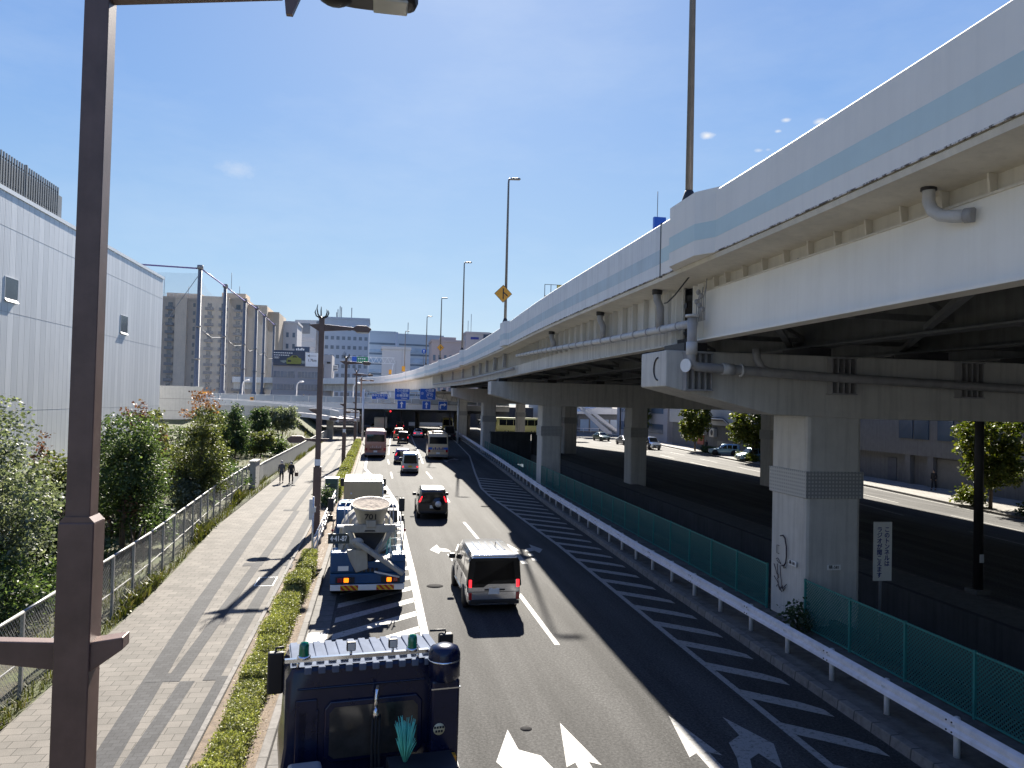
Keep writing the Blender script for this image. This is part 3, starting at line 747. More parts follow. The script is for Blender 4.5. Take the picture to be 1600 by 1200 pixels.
hw_lamp(104, 'highway lamp carrying the small orange diamond', 8.4)
hw_lamp(121.5, 'highway lamp carrying the round blue arrow sign', 7.7)
hw_lamp(155, 'slim farthest highway lamp in front of the pale windowless block', 8.2)
def diamond(x, y, z, r, label):
    t = thing('warning_sign', label, 'road sign', (x, y-.16, z))
    b = MB(); b.prism([(0,-r),(r,0),(0,r),(-r,0)], -.015, .015, 'y'); b.build('border', 'text_black', t)
    q = r*.94; b = MB(); b.prism([(0,-q),(q,0),(0,q),(-q,0)], -.022, -.015, 'y'); b.build('panel', 'sign_orange', t)
    b = MB(); b.prism([(-.06*r,-.58*r),(.06*r,-.58*r),(.06*r,.58*r),(-.06*r,.58*r)], -.03, -.022, 'y')
    b.prism([(.0*r,.12*r),(.5*r,-.34*r),(.5*r,-.16*r),(.06*r,.2*r)], -.031, -.0225, 'y'); b.build('merge_symbol', 'text_black', t)
diamond(8.3, 52.1, 14.0, .62, 'large orange diamond sign with black merge symbol on a highway lamp')
diamond(vx(104)-.1, 104, 13.7, .5, 'small orange diamond sign with black merge symbol')
t = thing('direction_sign', 'round blue sign with a white up arrow above the parapet', 'road sign', (vx(121)-.5, 121.2, 14.2))
b = MB(); b.lathe([(0,-.02),(.36,-.02),(.36,.02),(0,.02)], 20, 0, Matrix.Rotation(PI/2, 4, 'X')); b.build('panel', 'sign_blue', t)
b = MB(); b.prism([(-.05,-.24),(.05,-.24),(.05,.04),(.16,.04),(0,.27),(-.16,.04),(-.05,.04)], -.04, -.02, 'y'); b.build('arrow', 'sign_white', t)
b = MB(); b.cyl((0,.05,-2.2),(0,.05,.2),.035,n=6); b.build('post', 'lamp_pole', t)
for y, x, lb in ((155, vx(155)-.3, 'right'), (176, vx(176)-.2, 'left')):
    t = thing('marker_board', 'small orange marker board on the far highway parapet, the ' + lb + ' one', 'road sign', (x, y-.2, 12.0))
    b = MB(); b.box(-.32,.32,-.02,.02,.15,1.2); b.build('panel', 'sign_orange', t)
    b = MB(); b.cyl((0,.04,-.1),(0,.04,.6),.03,n=6); b.build('post', 'dark_steel', t)
# ------------------------------------------------------------------ vehicles
def body_paint(n, c, metal=.25): 
    M[n] = paint(n, c, .28, metal); return n
def wheel(parent, x, y, r=.33, wd=.22, dual=False):
    b = MB(); T = Matrix.Translation((x, y, r)) @ Matrix.Rotation(PI/2, 4, 'Y')
    w = wd/2*(2.1 if dual else 1)
    b.lathe([(r*.62,-w),(r*.93,-w),(r,-w*.75),(r,w*.75),(r*.93,w),(r*.62,w)], 20, 0, T)
    t = b.build('wheel', 'rubber', parent)
    b = MB(); s = 1 if x > 0 else -1
    b.lathe([(0,s*w*.55),(r*.2,s*w*.75),(r*.5,s*w*.6),(r*.62,s*w*.95),(r*.64,s*w*.2)], 14, 0, T)
    b.build('rim', 'rim', t)
    return t
def loft(st, sides=True):
    """st: list of (y, zb, zbelt, ztop, wb, wt) rear to front, one smooth car shell"""
    b = MB(); n = None; vs = []
    for y, zb, zl, zt, w, wt in st:
        half = [(0,zb),(w*.86,zb),(w*.97,zb+.10),(w,zb+(zl-zb)*.42),(w*.995,zb+(zl-zb)*.72),(w*.965,zl),(wt+(w*.965-wt)*.12,zt-(zt-zl)*.12-.03),(wt*.93,zt-.018),(wt*.55,zt),(0,zt+.008)]
        ring = half + [(-x, z) for x, z in reversed(half[1:-1])]
        n = len(ring); vs += [(x, y, z) for x, z in ring]
    k = len(st)
    b.add(vs, [(i*n+j, i*n+(j+1)%n, (i+1)*n+(j+1)%n, (i+1)*n+j) for i in range(k-1) for j in range(n)])
    b.f += [list(range(n))[::-1], [(k-1)*n+j for j in range(n)]]; b.m += [0,0]; b.s += [False, False]
    return b
def patch(b, c, inset=(.06,.06,.06,.06), off_=.008, nu=1, m=0):
    """glass pane inside the quad c (bl, br, tr, tl), pushed out along its normal, with a little thickness"""
    c = [Vector(p) for p in c]
    l, r, bt, tp = inset
    def P(u, v): return (c[0]*(1-u)+c[1]*u)*(1-v) + (c[3]*(1-u)+c[2]*u)*v
    q = [P(l, bt), P(1-r, bt), P(1-r, 1-tp), P(l, 1-tp)]
    nrm = (q[1]-q[0]).cross(q[3]-q[0]).normalized()
    vs = [p + nrm*off_ for p in q] + [p - nrm*.01 for p in q]
    b.add(vs, [(0,1,2,3),(7,6,5,4),(0,4,5,1),(1,5,6,2),(2,6,7,3),(3,7,4,0)], m)
KINDS = {
 # y as a share of the length from the rear, z in metres for a height of 1; (y, zb, zbelt, ztop, w share, wt share)
 'van':   dict(st=[(0,.15,.50,.94,.96,.80),(.012,.11,.51,.975,.99,.83),(.05,.10,.52,.995,1,.85),(.45,.10,.53,1.0,1,.85),(.66,.10,.53,.975,1,.83),(.72,.10,.53,.93,1,.80),(.855,.10,.55,.585,.99,.88),(.87,.10,.54,.56,.98,.88),(.965,.11,.46,.475,.95,.86),(1,.16,.38,.40,.84,.76)], roof=(2,5), cab=(2,6), wind=(5,6)),
 'minivan': dict(st=[(0,.17,.50,.93,.95,.80),(.012,.13,.51,.97,.985,.835),(.06,.115,.52,.995,1,.86),(.4,.11,.53,1.0,1,.86),(.60,.11,.53,.98,1,.84),(.66,.11,.53,.945,1,.82),(.79,.11,.55,.60,.99,.88),(.81,.11,.54,.575,.98,.88),(.955,.12,.47,.49,.94,.84),(1,.17,.38,.40,.82,.74)], roof=(2,5), cab=(2,6), wind=(5,6)),
 'suv':   dict(st=[(0,.21,.54,.90,.93,.70),(.02,.18,.55,.95,.97,.74),(.08,.17,.56,.985,1,.78),(.35,.16,.57,1.0,1,.79),(.53,.16,.57,.975,1,.78),(.58,.16,.57,.93,1,.76),(.70,.16,.58,.625,.99,.86),(.72,.16,.57,.60,.98,.86),(.955,.17,.50,.52,.93,.82),(1,.22,.40,.43,.80,.72)], roof=(2,5), cab=(2,6), wind=(5,6)),
 'sedan': dict(st=[(0,.22,.58,.61,.86,.74),(.02,.17,.63,.665,.94,.84),(.13,.15,.65,.70,1,.88),(.15,.15,.65,.72,1,.86),(.27,.14,.645,.965,1,.70),(.33,.14,.645,.99,1,.70),(.50,.14,.64,1.0,1,.70),(.55,.14,.64,.975,1,.70),(.70,.14,.63,.68,1,.84),(.72,.14,.62,.655,1,.86),(.95,.15,.52,.55,.93,.80),(1,.20,.42,.46,.82,.72)], roof=(4,7), cab=(3,8), wind=(7,8), back=(3,4)),
}
def car(name, label, cat, kind, L, Wd, Hh, colour, loc, rz=0, group=None, rear=True, plate='plate_white', lit=True, spare=False):
    K = KINDS[kind]; t = thing(name, label, cat, loc, rz, group); w = Wd/2
    st = [(q[0]*L, q[1]*Hh, q[2]*Hh, q[3]*Hh, q[4]*w, q[5]*w) for q in K['st']]
    body = loft(st).build('body', colour, t, smooth=38)
    r, c = K['roof'], K['cab']
    def edge(i, sgn, lo=0., hi=1.):
        y, zb, zl, zt, ww, wt = st[i]
        a = Vector((sgn*ww*.965, y, zl)); d = Vector((sgn*(wt+(ww*.965-wt)*.12), y, zt-(zt-zl)*.12-.03))
        return a + (d-a)*lo, a + (d-a)*hi
    # side glass between roof stations: three panes per side
    cuts = {'van': 3, 'minivan': 3, 'suv': 3, 'sedan': 2}[kind]
    i0, i1 = r[0], r[1]
    ya, yb = st[i0][0], st[i1][0]
    def at(y, sgn, v):
        for i in range(len(st)-1):
            if st[i][0] <= y <= st[i+1][0]:
                f = (y-st[i][0])/max(1e-6, st[i+1][0]-st[i][0]); p, q = edge(i, sgn, v, v)[0], edge(i+1, sgn, v, v)[0]
                return p + (q-p)*f
    for sgn in (-1, 1):
        b = MB()
        for k in range(cuts):
            y0 = ya + (yb-ya)*k/cuts + .05; y1 = ya + (yb-ya)*(k+1)/cuts - .05
            q = [at(y0, sgn, .06), at(y1, sgn, .06), at(y1, sgn, .93), at(y0, sgn, .93)]
            if sgn < 0: q = [q[1], q[0], q[3], q[2]]
            patch(b, q, (0,0,0,0))
        wi = st[K['wind'][1]][0]; q = [at(yb+.02, sgn, .06), at(yb+(wi-yb)*.72, sgn, .05), at(yb+(wi-yb)*.15, sgn, .8), at(yb+.02, sgn, .9)]
        if sgn < 0: q = [q[1], q[0], q[3], q[2]]
        patch(b, q, (0,0,0,0))
        b.build('side_window', 'glass_dark', t)
    def across(i, j, vi, vj, name):
        a0, a1 = st[i], st[j]
        def top(s, v):
            y, zb, zl, zt, ww, wt = s
            return zl + (zt-zl)*v, wt + (ww*.965-wt)*(1-v)
        z0, w0 = a0[3]-.02, a0[5]*.9; z1, w1 = a1[3]-.01, a1[5]*.9
        b = MB(); q = [(-w0,a0[0],z0),(w0,a0[0],z0),(w1,a1[0],z1),(-w1,a1[0],z1)]
        if i > j: pass
        patch(b, q, (.03,.03,.06,.06), .014)
        return b.build(name, 'glass_dark', t)
    # windscreen: from scuttle back up to roof
    i, j = K['wind'][1], K['wind'][0]
    a0, a1 = st[i], st[j]
    b = MB(); q = [(a0[5]*.92,a0[0],a0[3]),(-a0[5]*.92,a0[0],a0[3]),(-a1[5]*.9,a1[0],a1[3]),(a1[5]*.9,a1[0],a1[3])]
    patch(b, q, (.03,.03,.05,.06), .014); b.build('windscreen', 'glass_dark', t)
    y0, zb, zl, zt, ww, wt = st[0]
    if 'back' in K:
        i, j = K['back']; a0, a1 = st[i], st[j]
        b = MB(); q = [(-a0[5]*.92,a0[0],a0[3]),(a0[5]*.92,a0[0],a0[3]),(a1[5]*.9,a1[0],a1[3]),(-a1[5]*.9,a1[0],a1[3])]
        patch(b, q, (.03,.03,.05,.05), .014); b.build('rear_window', 'glass_dark', t)
    else:
        b = MB(); x0 = ww*.90; x1 = wt*.93
        q = [(-x0, -.004, zl-.02), (x0, -.004, zl-.02), (x1, -.004, zt-.06), (-x1, -.004, zt-.06)]
        patch(b, q, (.03,.03,.0,.04), .012); b.build('rear_window', 'glass_dark', t)
    for sgn in (-1, 1):
        b = MB()
        if kind == 'sedan': b.box(sgn*ww*.55, sgn*ww*.99, -.02, .16, zl-.14, zl-.01)
        elif kind == 'suv': b.prism([(sgn*ww*.86,zl+.05),(sgn*ww*.98,zl+.05),(sgn*wt*1.04,zt-.25),(sgn*wt*.95,zt-.25)], -.025, .03, 'y')
        elif kind == 'van': b.box(sgn*ww*.80, sgn*ww*.96, -.03, .02, .30*Hh, .36*Hh)
        else: b.box(sgn*ww*.88, sgn*ww*.985, -.03, .06, zl-.12, zl+.12)
        b.build('tail_light', 'red_light' if lit else 'red_lens', t, bevel=.012)
    b = MB(); b.box(-ww*.9, ww*.9, -.035, .05, zb+.0, zb+.12); b.build('bumper', 'black', t, bevel=.02)
    b = MB(); b.box(-.165, .165, -.035, -.0, zb+.28, zb+.445); b.build('number_plate', plate, t)
    yf = L
    for sgn in (-1, 1):
        f = st[-2]; b = MB(); b.box(sgn*f[4]*.62, sgn*f[4]*.97, f[0]-.02, L-.02, f[2]-.13, f[2]-.0); b.build('headlight', 'lamp_glass', t, bevel=.03)
    b = MB(); b.box(-st[-1][4]*.8, st[-1][4]*.8, L-.03, L+.012, st[-1][1]+.03, st[-1][1]+.22); b.build('grille', 'black', t)
    b = MB(); b.box(-.165, .165, L+.01, L+.025, st[-1][1]+.08, st[-1][1]+.22); b.build('number_plate', plate, t)
    for sgn in (-1, 1):
        m_ = K['wind'][1]; p = at(st[m_][0]-.28*(1 if kind != 'sedan' else 1), sgn, .12)
        b = MB(); b.box(p.x+sgn*.02, p.x+sgn*.24, p.y-.09, p.y+.05, p.z, p.z+.17); b.build('door_mirror', 'black' if colour != 'car_white' else 'black', t, bevel=.03)
    rr = .30 if Hh < 1.75 else .33
    rr = .36 if kind == 'suv' else rr
    for sgn in (-1, 1):
        for y in (.19*L, .80*L if kind != 'van' else .84*L):
            b = MB(); T = Matrix.Translation((sgn*(w-.06), y, rr)) @ Matrix.Rotation(PI/2, 4, 'Y'); b.lathe([(0,-.075),(rr*1.14,-.075),(rr*1.14,.072),(0,.072)], 20, 0, T); b.build('wheel_arch', 'black', t)
            wheel(t, sgn*(w-.10), y, rr, .2)
    if spare:
        b = MB(); T = Matrix.Translation((.16*Wd, -.12, .52*Hh)) @ Matrix.Rotation(PI/2, 4, 'X'); b.lathe([(0,-.10),(.31,-.10),(.34,-.05),(.34,.10),(0,.10)], 20, 0, T); s_ = b.build('spare_wheel', colour, t)
        b = MB(); b.lathe([(0,.10),(.17,.10),(.17,.108),(0,.108)], 16, 0, T); b.build('cover_disc', 'galv', s_)
        b = MB()
        for sgn in (-1, 1): b.tube([(sgn*wt*.82, .3, zt+.05), (sgn*wt*.86, .5, zt+.12), (sgn*wt*.86, 1.9, zt+.14), (sgn*wt*.84, 2.1, zt+.08)], .018, 6)
        b.build('roof_rails', 'black', t)
    return t, st
M['car_white'] = mat('car_white', (.80, .81, .83), .13, .88, var=.04, scale=5); body_paint('car_silver', (.52, .53, .55), .5); body_paint('car_black', (.012, .012, .016), .2)
body_paint('car_purple', (.05, .05, .22), .4); body_paint('car_tan', (.42, .26, .15), .3); body_paint('car_pale', (.60, .60, .68), .4)
body_paint('car_green', (.02, .06, .05), .3); body_paint('car_blue', (.25, .42, .55), .3); body_paint('car_grey', (.30, .31, .33), .4)
# white minivan in the middle lane
v, st = car('minivan', 'white minivan with big dark rear window, nearest car in the middle lane', 'minivan', 'minivan', 4.7, 1.7, 1.84, 'car_white', (3.76, 23.9, 0), R(1))
b = MB()
for k in range(5):
    x = -.42 + .21*k; b.box(x-.035, x+.035, .62, 2.1, 1.83, 1.853)
b.build('roof_ribs', 'car_white', v, bevel=.01)
for s in (-1, 1):
    b = MB(); b.prism([(s*.80,.80),(s*.865,.86),(s*.80,1.6),(s*.74,1.7)], .0, .22, 'y'); b.build('corner_glass', 'glass_dark', v)
b = MB(); b.prism([(-.70,-.02),(.70,-.02),(.66,.20),(-.66,.20)], 1.70, 1.735, 'z'); b.prism([(-.68,.0),(.68,.0),(.64,.30),(-.64,.30)], 1.735, 1.80, 'z'); b.build('roof_spoiler', 'car_white', v, bevel=.03)
b = MB(); b.prism([(-.80,.80),(-.34,.80),(-.04,1.0),(.80,1.04),(.74,1.70),(-.74,1.70)], -.016, .02, 'y'); b.build('rear_window', 'glass_dark', v)
for s in (-1, 1):
    b = MB(); b.box(s*.70, s*.80, -.035, .03, .42, .64); b.build('reflector', 'red_lens', v, bevel=.012)
    b = MB(); b.prism([(s*.50,.33),(s*.80,.38),(s*.80,.28),(s*.44,.27)], -.03, .02, 'y'); b.build('bumper_vent', 'black', v)
b = MB(); b.box(-.30, .34, -.022, .0, .70, .745); b.build('tailgate_handle', 'black', v)
b = MB(); b.box(.0, .012, .0, .02, 1.2, 1.6); b.build('wiper', 'black', v)
for s in (-1, 1):
    b = MB(); b.box(s*.845, s*.856, 1.5, 3.6, .42, .45); b.build('door_trim', 'chrome', v)
car('suv', 'black compact off-roader with a spare wheel on its back, in the middle lane', 'suv', 'suv', 4.3, 1.72, 1.72, 'car_black', (3.18, 42.6, 0), R(-1), spare=True)
car('compact_van', 'pale silver van with lit red lamps low on its back, beyond the black off-roader', 'van', 'van', 3.7, 1.5, 1.85, 'car_silver', (3.05, 69.1, 0), R(-1), plate='plate_yellow')
car('hatchback', 'purple blue car half hidden behind the pale silver van', 'car', 'suv', 3.9, 1.68, 1.52, 'car_purple', (2.72, 79.5, 0), R(-1), lit=True)
car('minivan', 'small black minivan in the middle lane behind the tan one', 'minivan', 'minivan', 3.9, 1.62, 1.8, 'car_black', (3.95, 116, 0), R(-2))
car('suv', 'tan wagon just ahead of the small black minivan', 'suv', 'suv', 4.2, 1.75, 1.95, 'car_tan', (3.55, 125, 0), R(-2))
car('sedan', 'pale sedan in the lane left of the beige bus, farthest ahead', 'car', 'sedan', 4.5, 1.7, 1.5, 'car_pale', (7.1, 134, 0), R(-3))
car('van', 'black van in the deep shade at the head of the right lane', 'van', 'van', 5.2, 1.9, 2.3, 'car_black', (12.0, 128, 0), R(-4), lit=False)
for s, y in ((-1,1.55),(-1,2.65),(-1,3.55),(1,1.55),(1,2.65),(1,3.55)):
    b = MB(); b.box(s*.846-.008, s*.846+.008, y-.008, y+.008, .36, .95); b.build('door_seam', 'black', v)
b = MB(); b.box(-.83,.83,-.012,.01,.655,.668); b.build('tailgate_seam', 'black', v)
b = MB(); b.box(-.06,.06,-.024,.0,.76,.80); b.build('badge', 'chrome', v)
b = MB(); b.cyl((.2,1.2,1.84),(.2,1.05,2.0),.012,n=5); b.build('aerial', 'black', v)
car('sedan', 'white car at the far left, just beyond the pink coach', 'car', 'sedan', 4.5, 1.7, 1.5, 'car_white', (-.4, 160, 0), R(0), lit=False)
car('minivan', 'small dark car deep in the shade under the footbridge', 'minivan', 'minivan', 4.2, 1.7, 1.75, 'car_grey', (5.0, 168, 0), R(-3))
# cars facing us on the far street
car('taxi', 'dark green taxi facing us on the sunlit far street', 'taxi', 'sedan', 4.5, 1.7, 1.55, 'car_green', (39.6, 136, 0), R(188), lit=False)
car('sedan', 'pale grey car right of the taxi, facing us', 'car', 'sedan', 4.5, 1.75, 1.5, 'car_grey', (40.2, 124, 0), R(186), lit=False)
car('van', 'white van half hidden by a pier on the far street', 'van', 'minivan', 4.6, 1.7, 1.9, 'car_white', (40.4, 113, 0), R(186), lit=False)
car('hatchback', 'pale blue car parked behind the street tree and clipped shrubs', 'car', 'suv', 4.0, 1.7, 1.55, 'car_blue', (48.0, 96.5, .14), R(70), lit=False)
car('minivan', 'pale blue car parked beside the pier, behind the street tree trunk', 'car', 'minivan', 4.2, 1.7, 1.6, 'car_blue', (47.8, 88, .14), R(90), lit=False)
car('van', 'white van seen between two piers on the far cross street', 'van', 'van', 4.6, 1.75, 2.0, 'car_white', (25.5, 190, 0), R(184), lit=False)

# buses
def bus(label, L, Wd, Hh, colour, loc, rz, ac=False, stripes=None, group=None, name='bus'):
    t = thing(name, label, 'bus', loc, rz, group); w = Wd/2
    st = [(0,.42,1.55,Hh-.12,w*.95,w*.86),(.06,.32,1.6,Hh-.03,w*.985,w*.90),(.3,.30,1.6,Hh,w,w*.92),(L*.5,.30,1.6,Hh,w,w*.92),(L-.4,.30,1.6,Hh-.02,w,w*.92),(L-.06,.32,1.5,Hh-.15,w*.98,w*.88),(L,.42,1.4,Hh-.35,w*.94,w*.84)]
    loft(st).build('body', colour, t, smooth=38)
    b = MB(); q = [(-w*.84,-.004,Hh*.60),(w*.84,-.004,Hh*.60),(w*.80,-.004,Hh*.86),(-w*.80,-.004,Hh*.86)]; patch(b, q, (0,0,0,0), .012); b.build('rear_window', 'glass_dark', t)
    b = MB(); q = [(w*.88,L+.005,1.25),(-w*.88,L+.005,1.25),(-w*.8,L+.005,Hh*.86),(w*.8,L+.005,Hh*.86)]; patch(b, q, (0,0,0,0), .012); b.build('windscreen', 'glass_dark', t)
    for sgn in (-1, 1):
        b = MB(); n = int(L/1.6)
        for k in range(n):
            y0 = .7 + (L-1.4)*k/n + .03; y1 = .7 + (L-1.4)*(k+1)/n - .03
            x0 = sgn*w*.968; x1 = sgn*(w*.92+(w*.965-w*.92)*.3)
            q = [(x0,y0,1.65),(x0,y1,1.65),(x1,y1,Hh-.42),(x1,y0,Hh-.42)]
            if sgn < 0: q = [q[1],q[0],q[3],q[2]]
            patch(b, q, (0,0,0,0), .02)
        b.build('side_window', 'glass_dark', t)
        b = MB(); b.box(sgn*w*.74, sgn*w*.93, -.03, .03, .85, 1.15); b.build('tail_light', 'red_lens', t, bevel=.015)
        b = MB(); b.box(sgn*(w+.02), sgn*(w+.20), L-.1, L+.1, Hh-1.0, Hh-.45); b.build('door_mirror', 'black', t, bevel=.03)
        for y in (L*.24, L*.78): wheel(t, sgn*(w-.16), y, .46, .28)
    b = MB(); b.box(-w*.93, w*.93, -.06, .05, .36, .62); b.build('bumper', 'bumper_grey', t, bevel=.03)
    b = MB(); b.box(-.2, .2, -.075, -.05, .66, .86); b.build('number_plate', 'plate_white', t)
    if ac:
        b = MB(); b.box(-w*.62, w*.62, .5, 2.6, Hh-.02, Hh+.22); b.build('roof_unit', colour, t, bevel=.08)
    if stripes:
        b = MB()
        for s in (-1, 1): b.box(s*w*.55, s*w*.93, -.012, .03, 1.15, 1.40)
        b.build('blue_mark', 'sign_blue', t)
    b = MB()
    for k in range(6): b.box(-w*.5+k*w*.18, -w*.5+k*w*.18+w*.12, -.012, .01, 1.13, 1.16+.12*(k%2+1))
    b.build('lettering', 'text_blue' if stripes else 'bus_marks', t)
    b = MB()
    for k in range(5): b.box(-w*.55, w*.55, -.010, .01, .92+k*.035, .94+k*.035)
    b.build('engine_grille', 'black' if not stripes else 'bumper_grey', t)
    return t
body_paint('bus_pink', (.44, .19, .145), .0); body_paint('bus_beige', (.60, .46, .29), .0); body_paint('bus_yellow', (.55, .50, .16), .05)
M['bumper_grey'] = mat('bumper_grey', (.22, .2, .19), .5); M['bus_marks'] = mat('bus_marks', (.5, .36, .33), .5)
bus('dusty pink coach seen from behind, beyond the parked lorries in the left lane', 9, 2.4, 3.05, 'bus_pink', (-.05, 86.6, 0), R(.5))
bus('beige minibus with a roof air conditioner, in the lane beside the guard rail', 7.0, 2.3, 2.95, 'bus_beige', (6.75, 85, 0), R(-2), ac=True, stripes=True)
bus('cream bus half hidden in the shade under the far footbridge', 8, 2.3, 2.9, 'bus_yellow', (15.5, 172, 0), R(176), name='bus')
bus('yellow bus crossing sideways above the tunnel portal', 10.5, 2.4, 3.3, 'bus_yellow', (35.2, 161, 0), R(90), name='bus')

# ---------------------------------------------------------------- lorries
M['lorry_navy'] = mat('lorry_navy', (.004, .008, .034), .22, .0, var=.15, scale=3); M['lorry_blue'] = mat('lorry_blue', (.003, .062, .175), .4, .0, var=.12, scale=3, streak=.2); body_paint('lorry_white', (.62, .62, .6), .05)
M['mixer_cream'] = mat('mixer_cream', (.36, .345, .30), .55, var=.14, streak=.45, dirt=(.16,.14,.11))
M['box_beige'] = mat('box_beige', (.46, .37, .22), .5, var=.05, streak=.12)
M['box_roof'] = mat('box_roof', (.115, .108, .095), .5, var=.1)
M['box_lid'] = mat('box_lid', (.17, .135, .10), .5, var=.1)
M['chassis'] = mat('chassis', (.02, .022, .028), .6, var=.3)
M['roof_navy'] = mat('roof_navy', (.115, .14, .195), .8, .0, var=.2, scale=3, spec=.06)
M['beacon_green'] = mat('beacon_green', (.0, .16, .085), .08, coat=.8)
M['glass_cab_reflect'] = mat('glass_cab_reflect', (.045,.042,.038), .08, var=.6, scale=2.2, spec=.7)  # reflections in the rear pane painted as mottled grey-brown
M['tank_grey'] = mat('tank_grey', (.30, .31, .32), .35)
M['duster'] = mat('duster', (.16, .72, .55), .6)
M['hazard'] = None
def hazard():
    m, nt, b = _nodes('hazard_stripe'); sep = nt.nodes.new('ShaderNodeSeparateXYZ'); nt.links.new(_coord(nt), sep.inputs[0])
    f = _math(nt, 'FRACT', _math(nt, 'MULTIPLY', _math(nt, 'ADD', sep.outputs[0], sep.outputs[2]), 5.5))
    nt.links.new(_mixcol(nt, _math(nt, 'LESS_THAN', f, .5), (.75,.45,.02), (.45,.02,.01)), b.inputs['Base Color']); b.inputs['Roughness'].default_value = .35
    return m
M['hazard'] = hazard()

# navy tractor cab at the bottom of the picture
t = thing('lorry', 'dark navy lorry cab directly below the bridge, green beacons on its roof bar', 'lorry', (.0, 11.35, 0), R(8))
b = MB(); w = 1.2
st = [(0,.75,1.7,2.74,w*.97,w*.93),(.04,.7,1.7,2.79,w,w*.965),(.25,.7,1.7,2.82,w,w*.97),(1.05,.7,1.7,2.80,w,w*.96),(1.22,.7,1.7,2.72,w,w*.93),(1.62,.7,1.55,1.62,w,w*.94),(1.72,.7,1.5,1.55,w*.98,w*.93),(1.78,.75,1.3,1.36,w*.95,w*.9)]
loft(st).build('cab', 'lorry_navy', t, smooth=35)
b = MB()
for k in range(13):
    x = -1.02 + .17*k; b.box(x-.055, x+.055, .10, 1.04, 2.815, 2.842)
b.build('roof_ribs', 'roof_navy', t, bevel=.012)
b = MB(); b.add([(-1.10,.02,2.80),(1.10,.02,2.80),(1.09,.25,2.829),(1.09,1.05,2.81),(-1.09,1.05,2.81),(-1.09,.25,2.829)], [(0,1,2,3,4,5)]); b.build('roof_panel', 'roof_navy', t)
b = MB()
for k in range(10):
    x = -.86 + .19*k; b.box(x-.05, x+.05, -.035, .06, 2.70, 2.80)
b.build('rear_gutter', 'roof_navy', t, bevel=.015)
b = MB(); b.beam((-1.18,.03,2.90),(.86,.03,2.90),.07,.05); b.cyl((-1.0,.03,2.78),(-1.0,.03,2.9),.025,n=6); b.cyl((.7,.03,2.78),(.7,.03,2.9),.025,n=6)
b.build('roof_bar', 'chrome', t)
for x in (-.92, .62):
    b = MB(); T = Matrix.Translation((x, .03, 2.93)); b.lathe([(.075,0),(.075,.015),(.07,.1),(.068,.17),(.05,.21),(0,.225)], 14, 0, T); l_ = b.build('beacon', 'beacon_green', t)
    b = MB(); b.lathe([(0,-.01),(.10,-.01),(.09,.025),(.07,.03)], 14, 0, T); b.build('beacon_base', 'chrome', l_)
for x in (-.27, .33):
    b = MB(); b.box(x-.065, x+.065, -.02, .05, 2.98, 3.11); l_ = b.build('work_lamp', 'black', t, bevel=.015)
    b = MB(); b.box(x-.05, x+.05, -.03, -.018, 2.995, 3.095); b.build('lens', 'lamp_glass', l_)
    b = MB(); b.cyl((x,.02,2.92),(x,.02,2.99),.02,n=6); b.build('bracket', 'chrome', l_)
# rear wall relief: raised side fields, window with rubber frame
b = MB()
for a in ((-1.02,-.72,1.3,2.35),(-.98,-.86,.9,2.2),(-.80,-.70,.9,2.2)): b.box(a[0],a[1],-.03,.03,a[2],a[3])
b.box(-1.0,.82,-.02,.03,2.48,2.51); b.box(-.66,.78,-.02,.03,1.05,1.10)
b.build('rear_panel_ribs', 'lorry_navy', t, bevel=.015)
b = MB(); b.prism([(-.62,1.52),(-.52,1.44),(.70,1.44),(.78,1.52),(.78,2.20),(.70,2.30),(-.54,2.30),(-.62,2.20)], -.045, .02, 'y'); f_ = b.build('rear_window', 'lorry_navy', t, bevel=.02)
b = MB(); b.prism([(-.55,1.56),(-.48,1.50),(.64,1.50),(.71,1.56),(.71,2.14),(.64,2.22),(-.48,2.22),(-.55,2.14)], -.052, -.04, 'y'); b.build('pane', 'glass_cab_reflect', f_)
# air intake tower at the right rear corner
b = MB(); b.box(.86, 1.28, -.28, .02, .7, 2.55); b.build('intake_duct', 'lorry_navy', t, bevel=.04)
b = MB(); T = Matrix.Translation((1.07,-.12,2.62)); b.lathe([(.20,-.1),(.235,-.06),(.235,.28),(.20,.36),(.1,.40),(0,.40)], 20, 0, T); b.build('intake_head', 'lorry_navy', t)
b = MB(); b.lathe([(.239,.18),(.239,.2),(.236,.2)], 20, 0, T); b.box(.855,1.285,-.285,.0,2.42,2.44); b.build('intake_band', 'chrome', t)
b = MB(); T = Matrix.Translation((.98,-.288,1.86)) @ Matrix.Rotation(PI/2, 4, 'X'); b.lathe([(0,0),(.085,0),(.085,.004),(0,.004)], 18, 0, T); k_ = b.build('sticker', 'sticker', t) if 'sticker' in M else None
M['sticker'] = mat('sticker', (.62, .57, .38), .5, var=.05)
if not k_: k_ = b.build('sticker', 'sticker', t)
for z, s in ((1.885, 4), (1.83, 3)):
    b = MB()
    for k in range(s): b.box(.98-.02*s+.04*k+.004, .98-.02*s+.04*k+.034, -.2965, -.292, z-.016, z+.016)
    b.build('sticker_text', 'text_black', k_)
for s in (-1, 1):
    x = -1.27 if s < 0 else 1.40; zz = 2.35 if s < 0 else 2.45
    b = MB(); b.box(x-.12, x+.12, 1.15, 1.27, zz-.32, zz+.32); mr = b.build('mirror', 'black', t, bevel=.03)
    b = MB(); b.box(x-.10, x+.10, 1.135, 1.152, zz-.28, zz+.28); b.build('mirror_glass', 'mirror', mr) if 'mirror' in M else None
    b = MB(); b.tube([(s*1.15,1.3,zz+.35),(x,1.25,zz+.36),(x,1.2,zz+.3)], .02, 6); b.tube([(s*1.15,1.3,zz-.3),(x,1.25,zz-.34),(x,1.2,zz-.3)], .02, 6); b.build('mirror_arm', 'black', mr)
M['mirror'] = mat('mirror', (.35,.38,.4), .03, 1., var=.05)
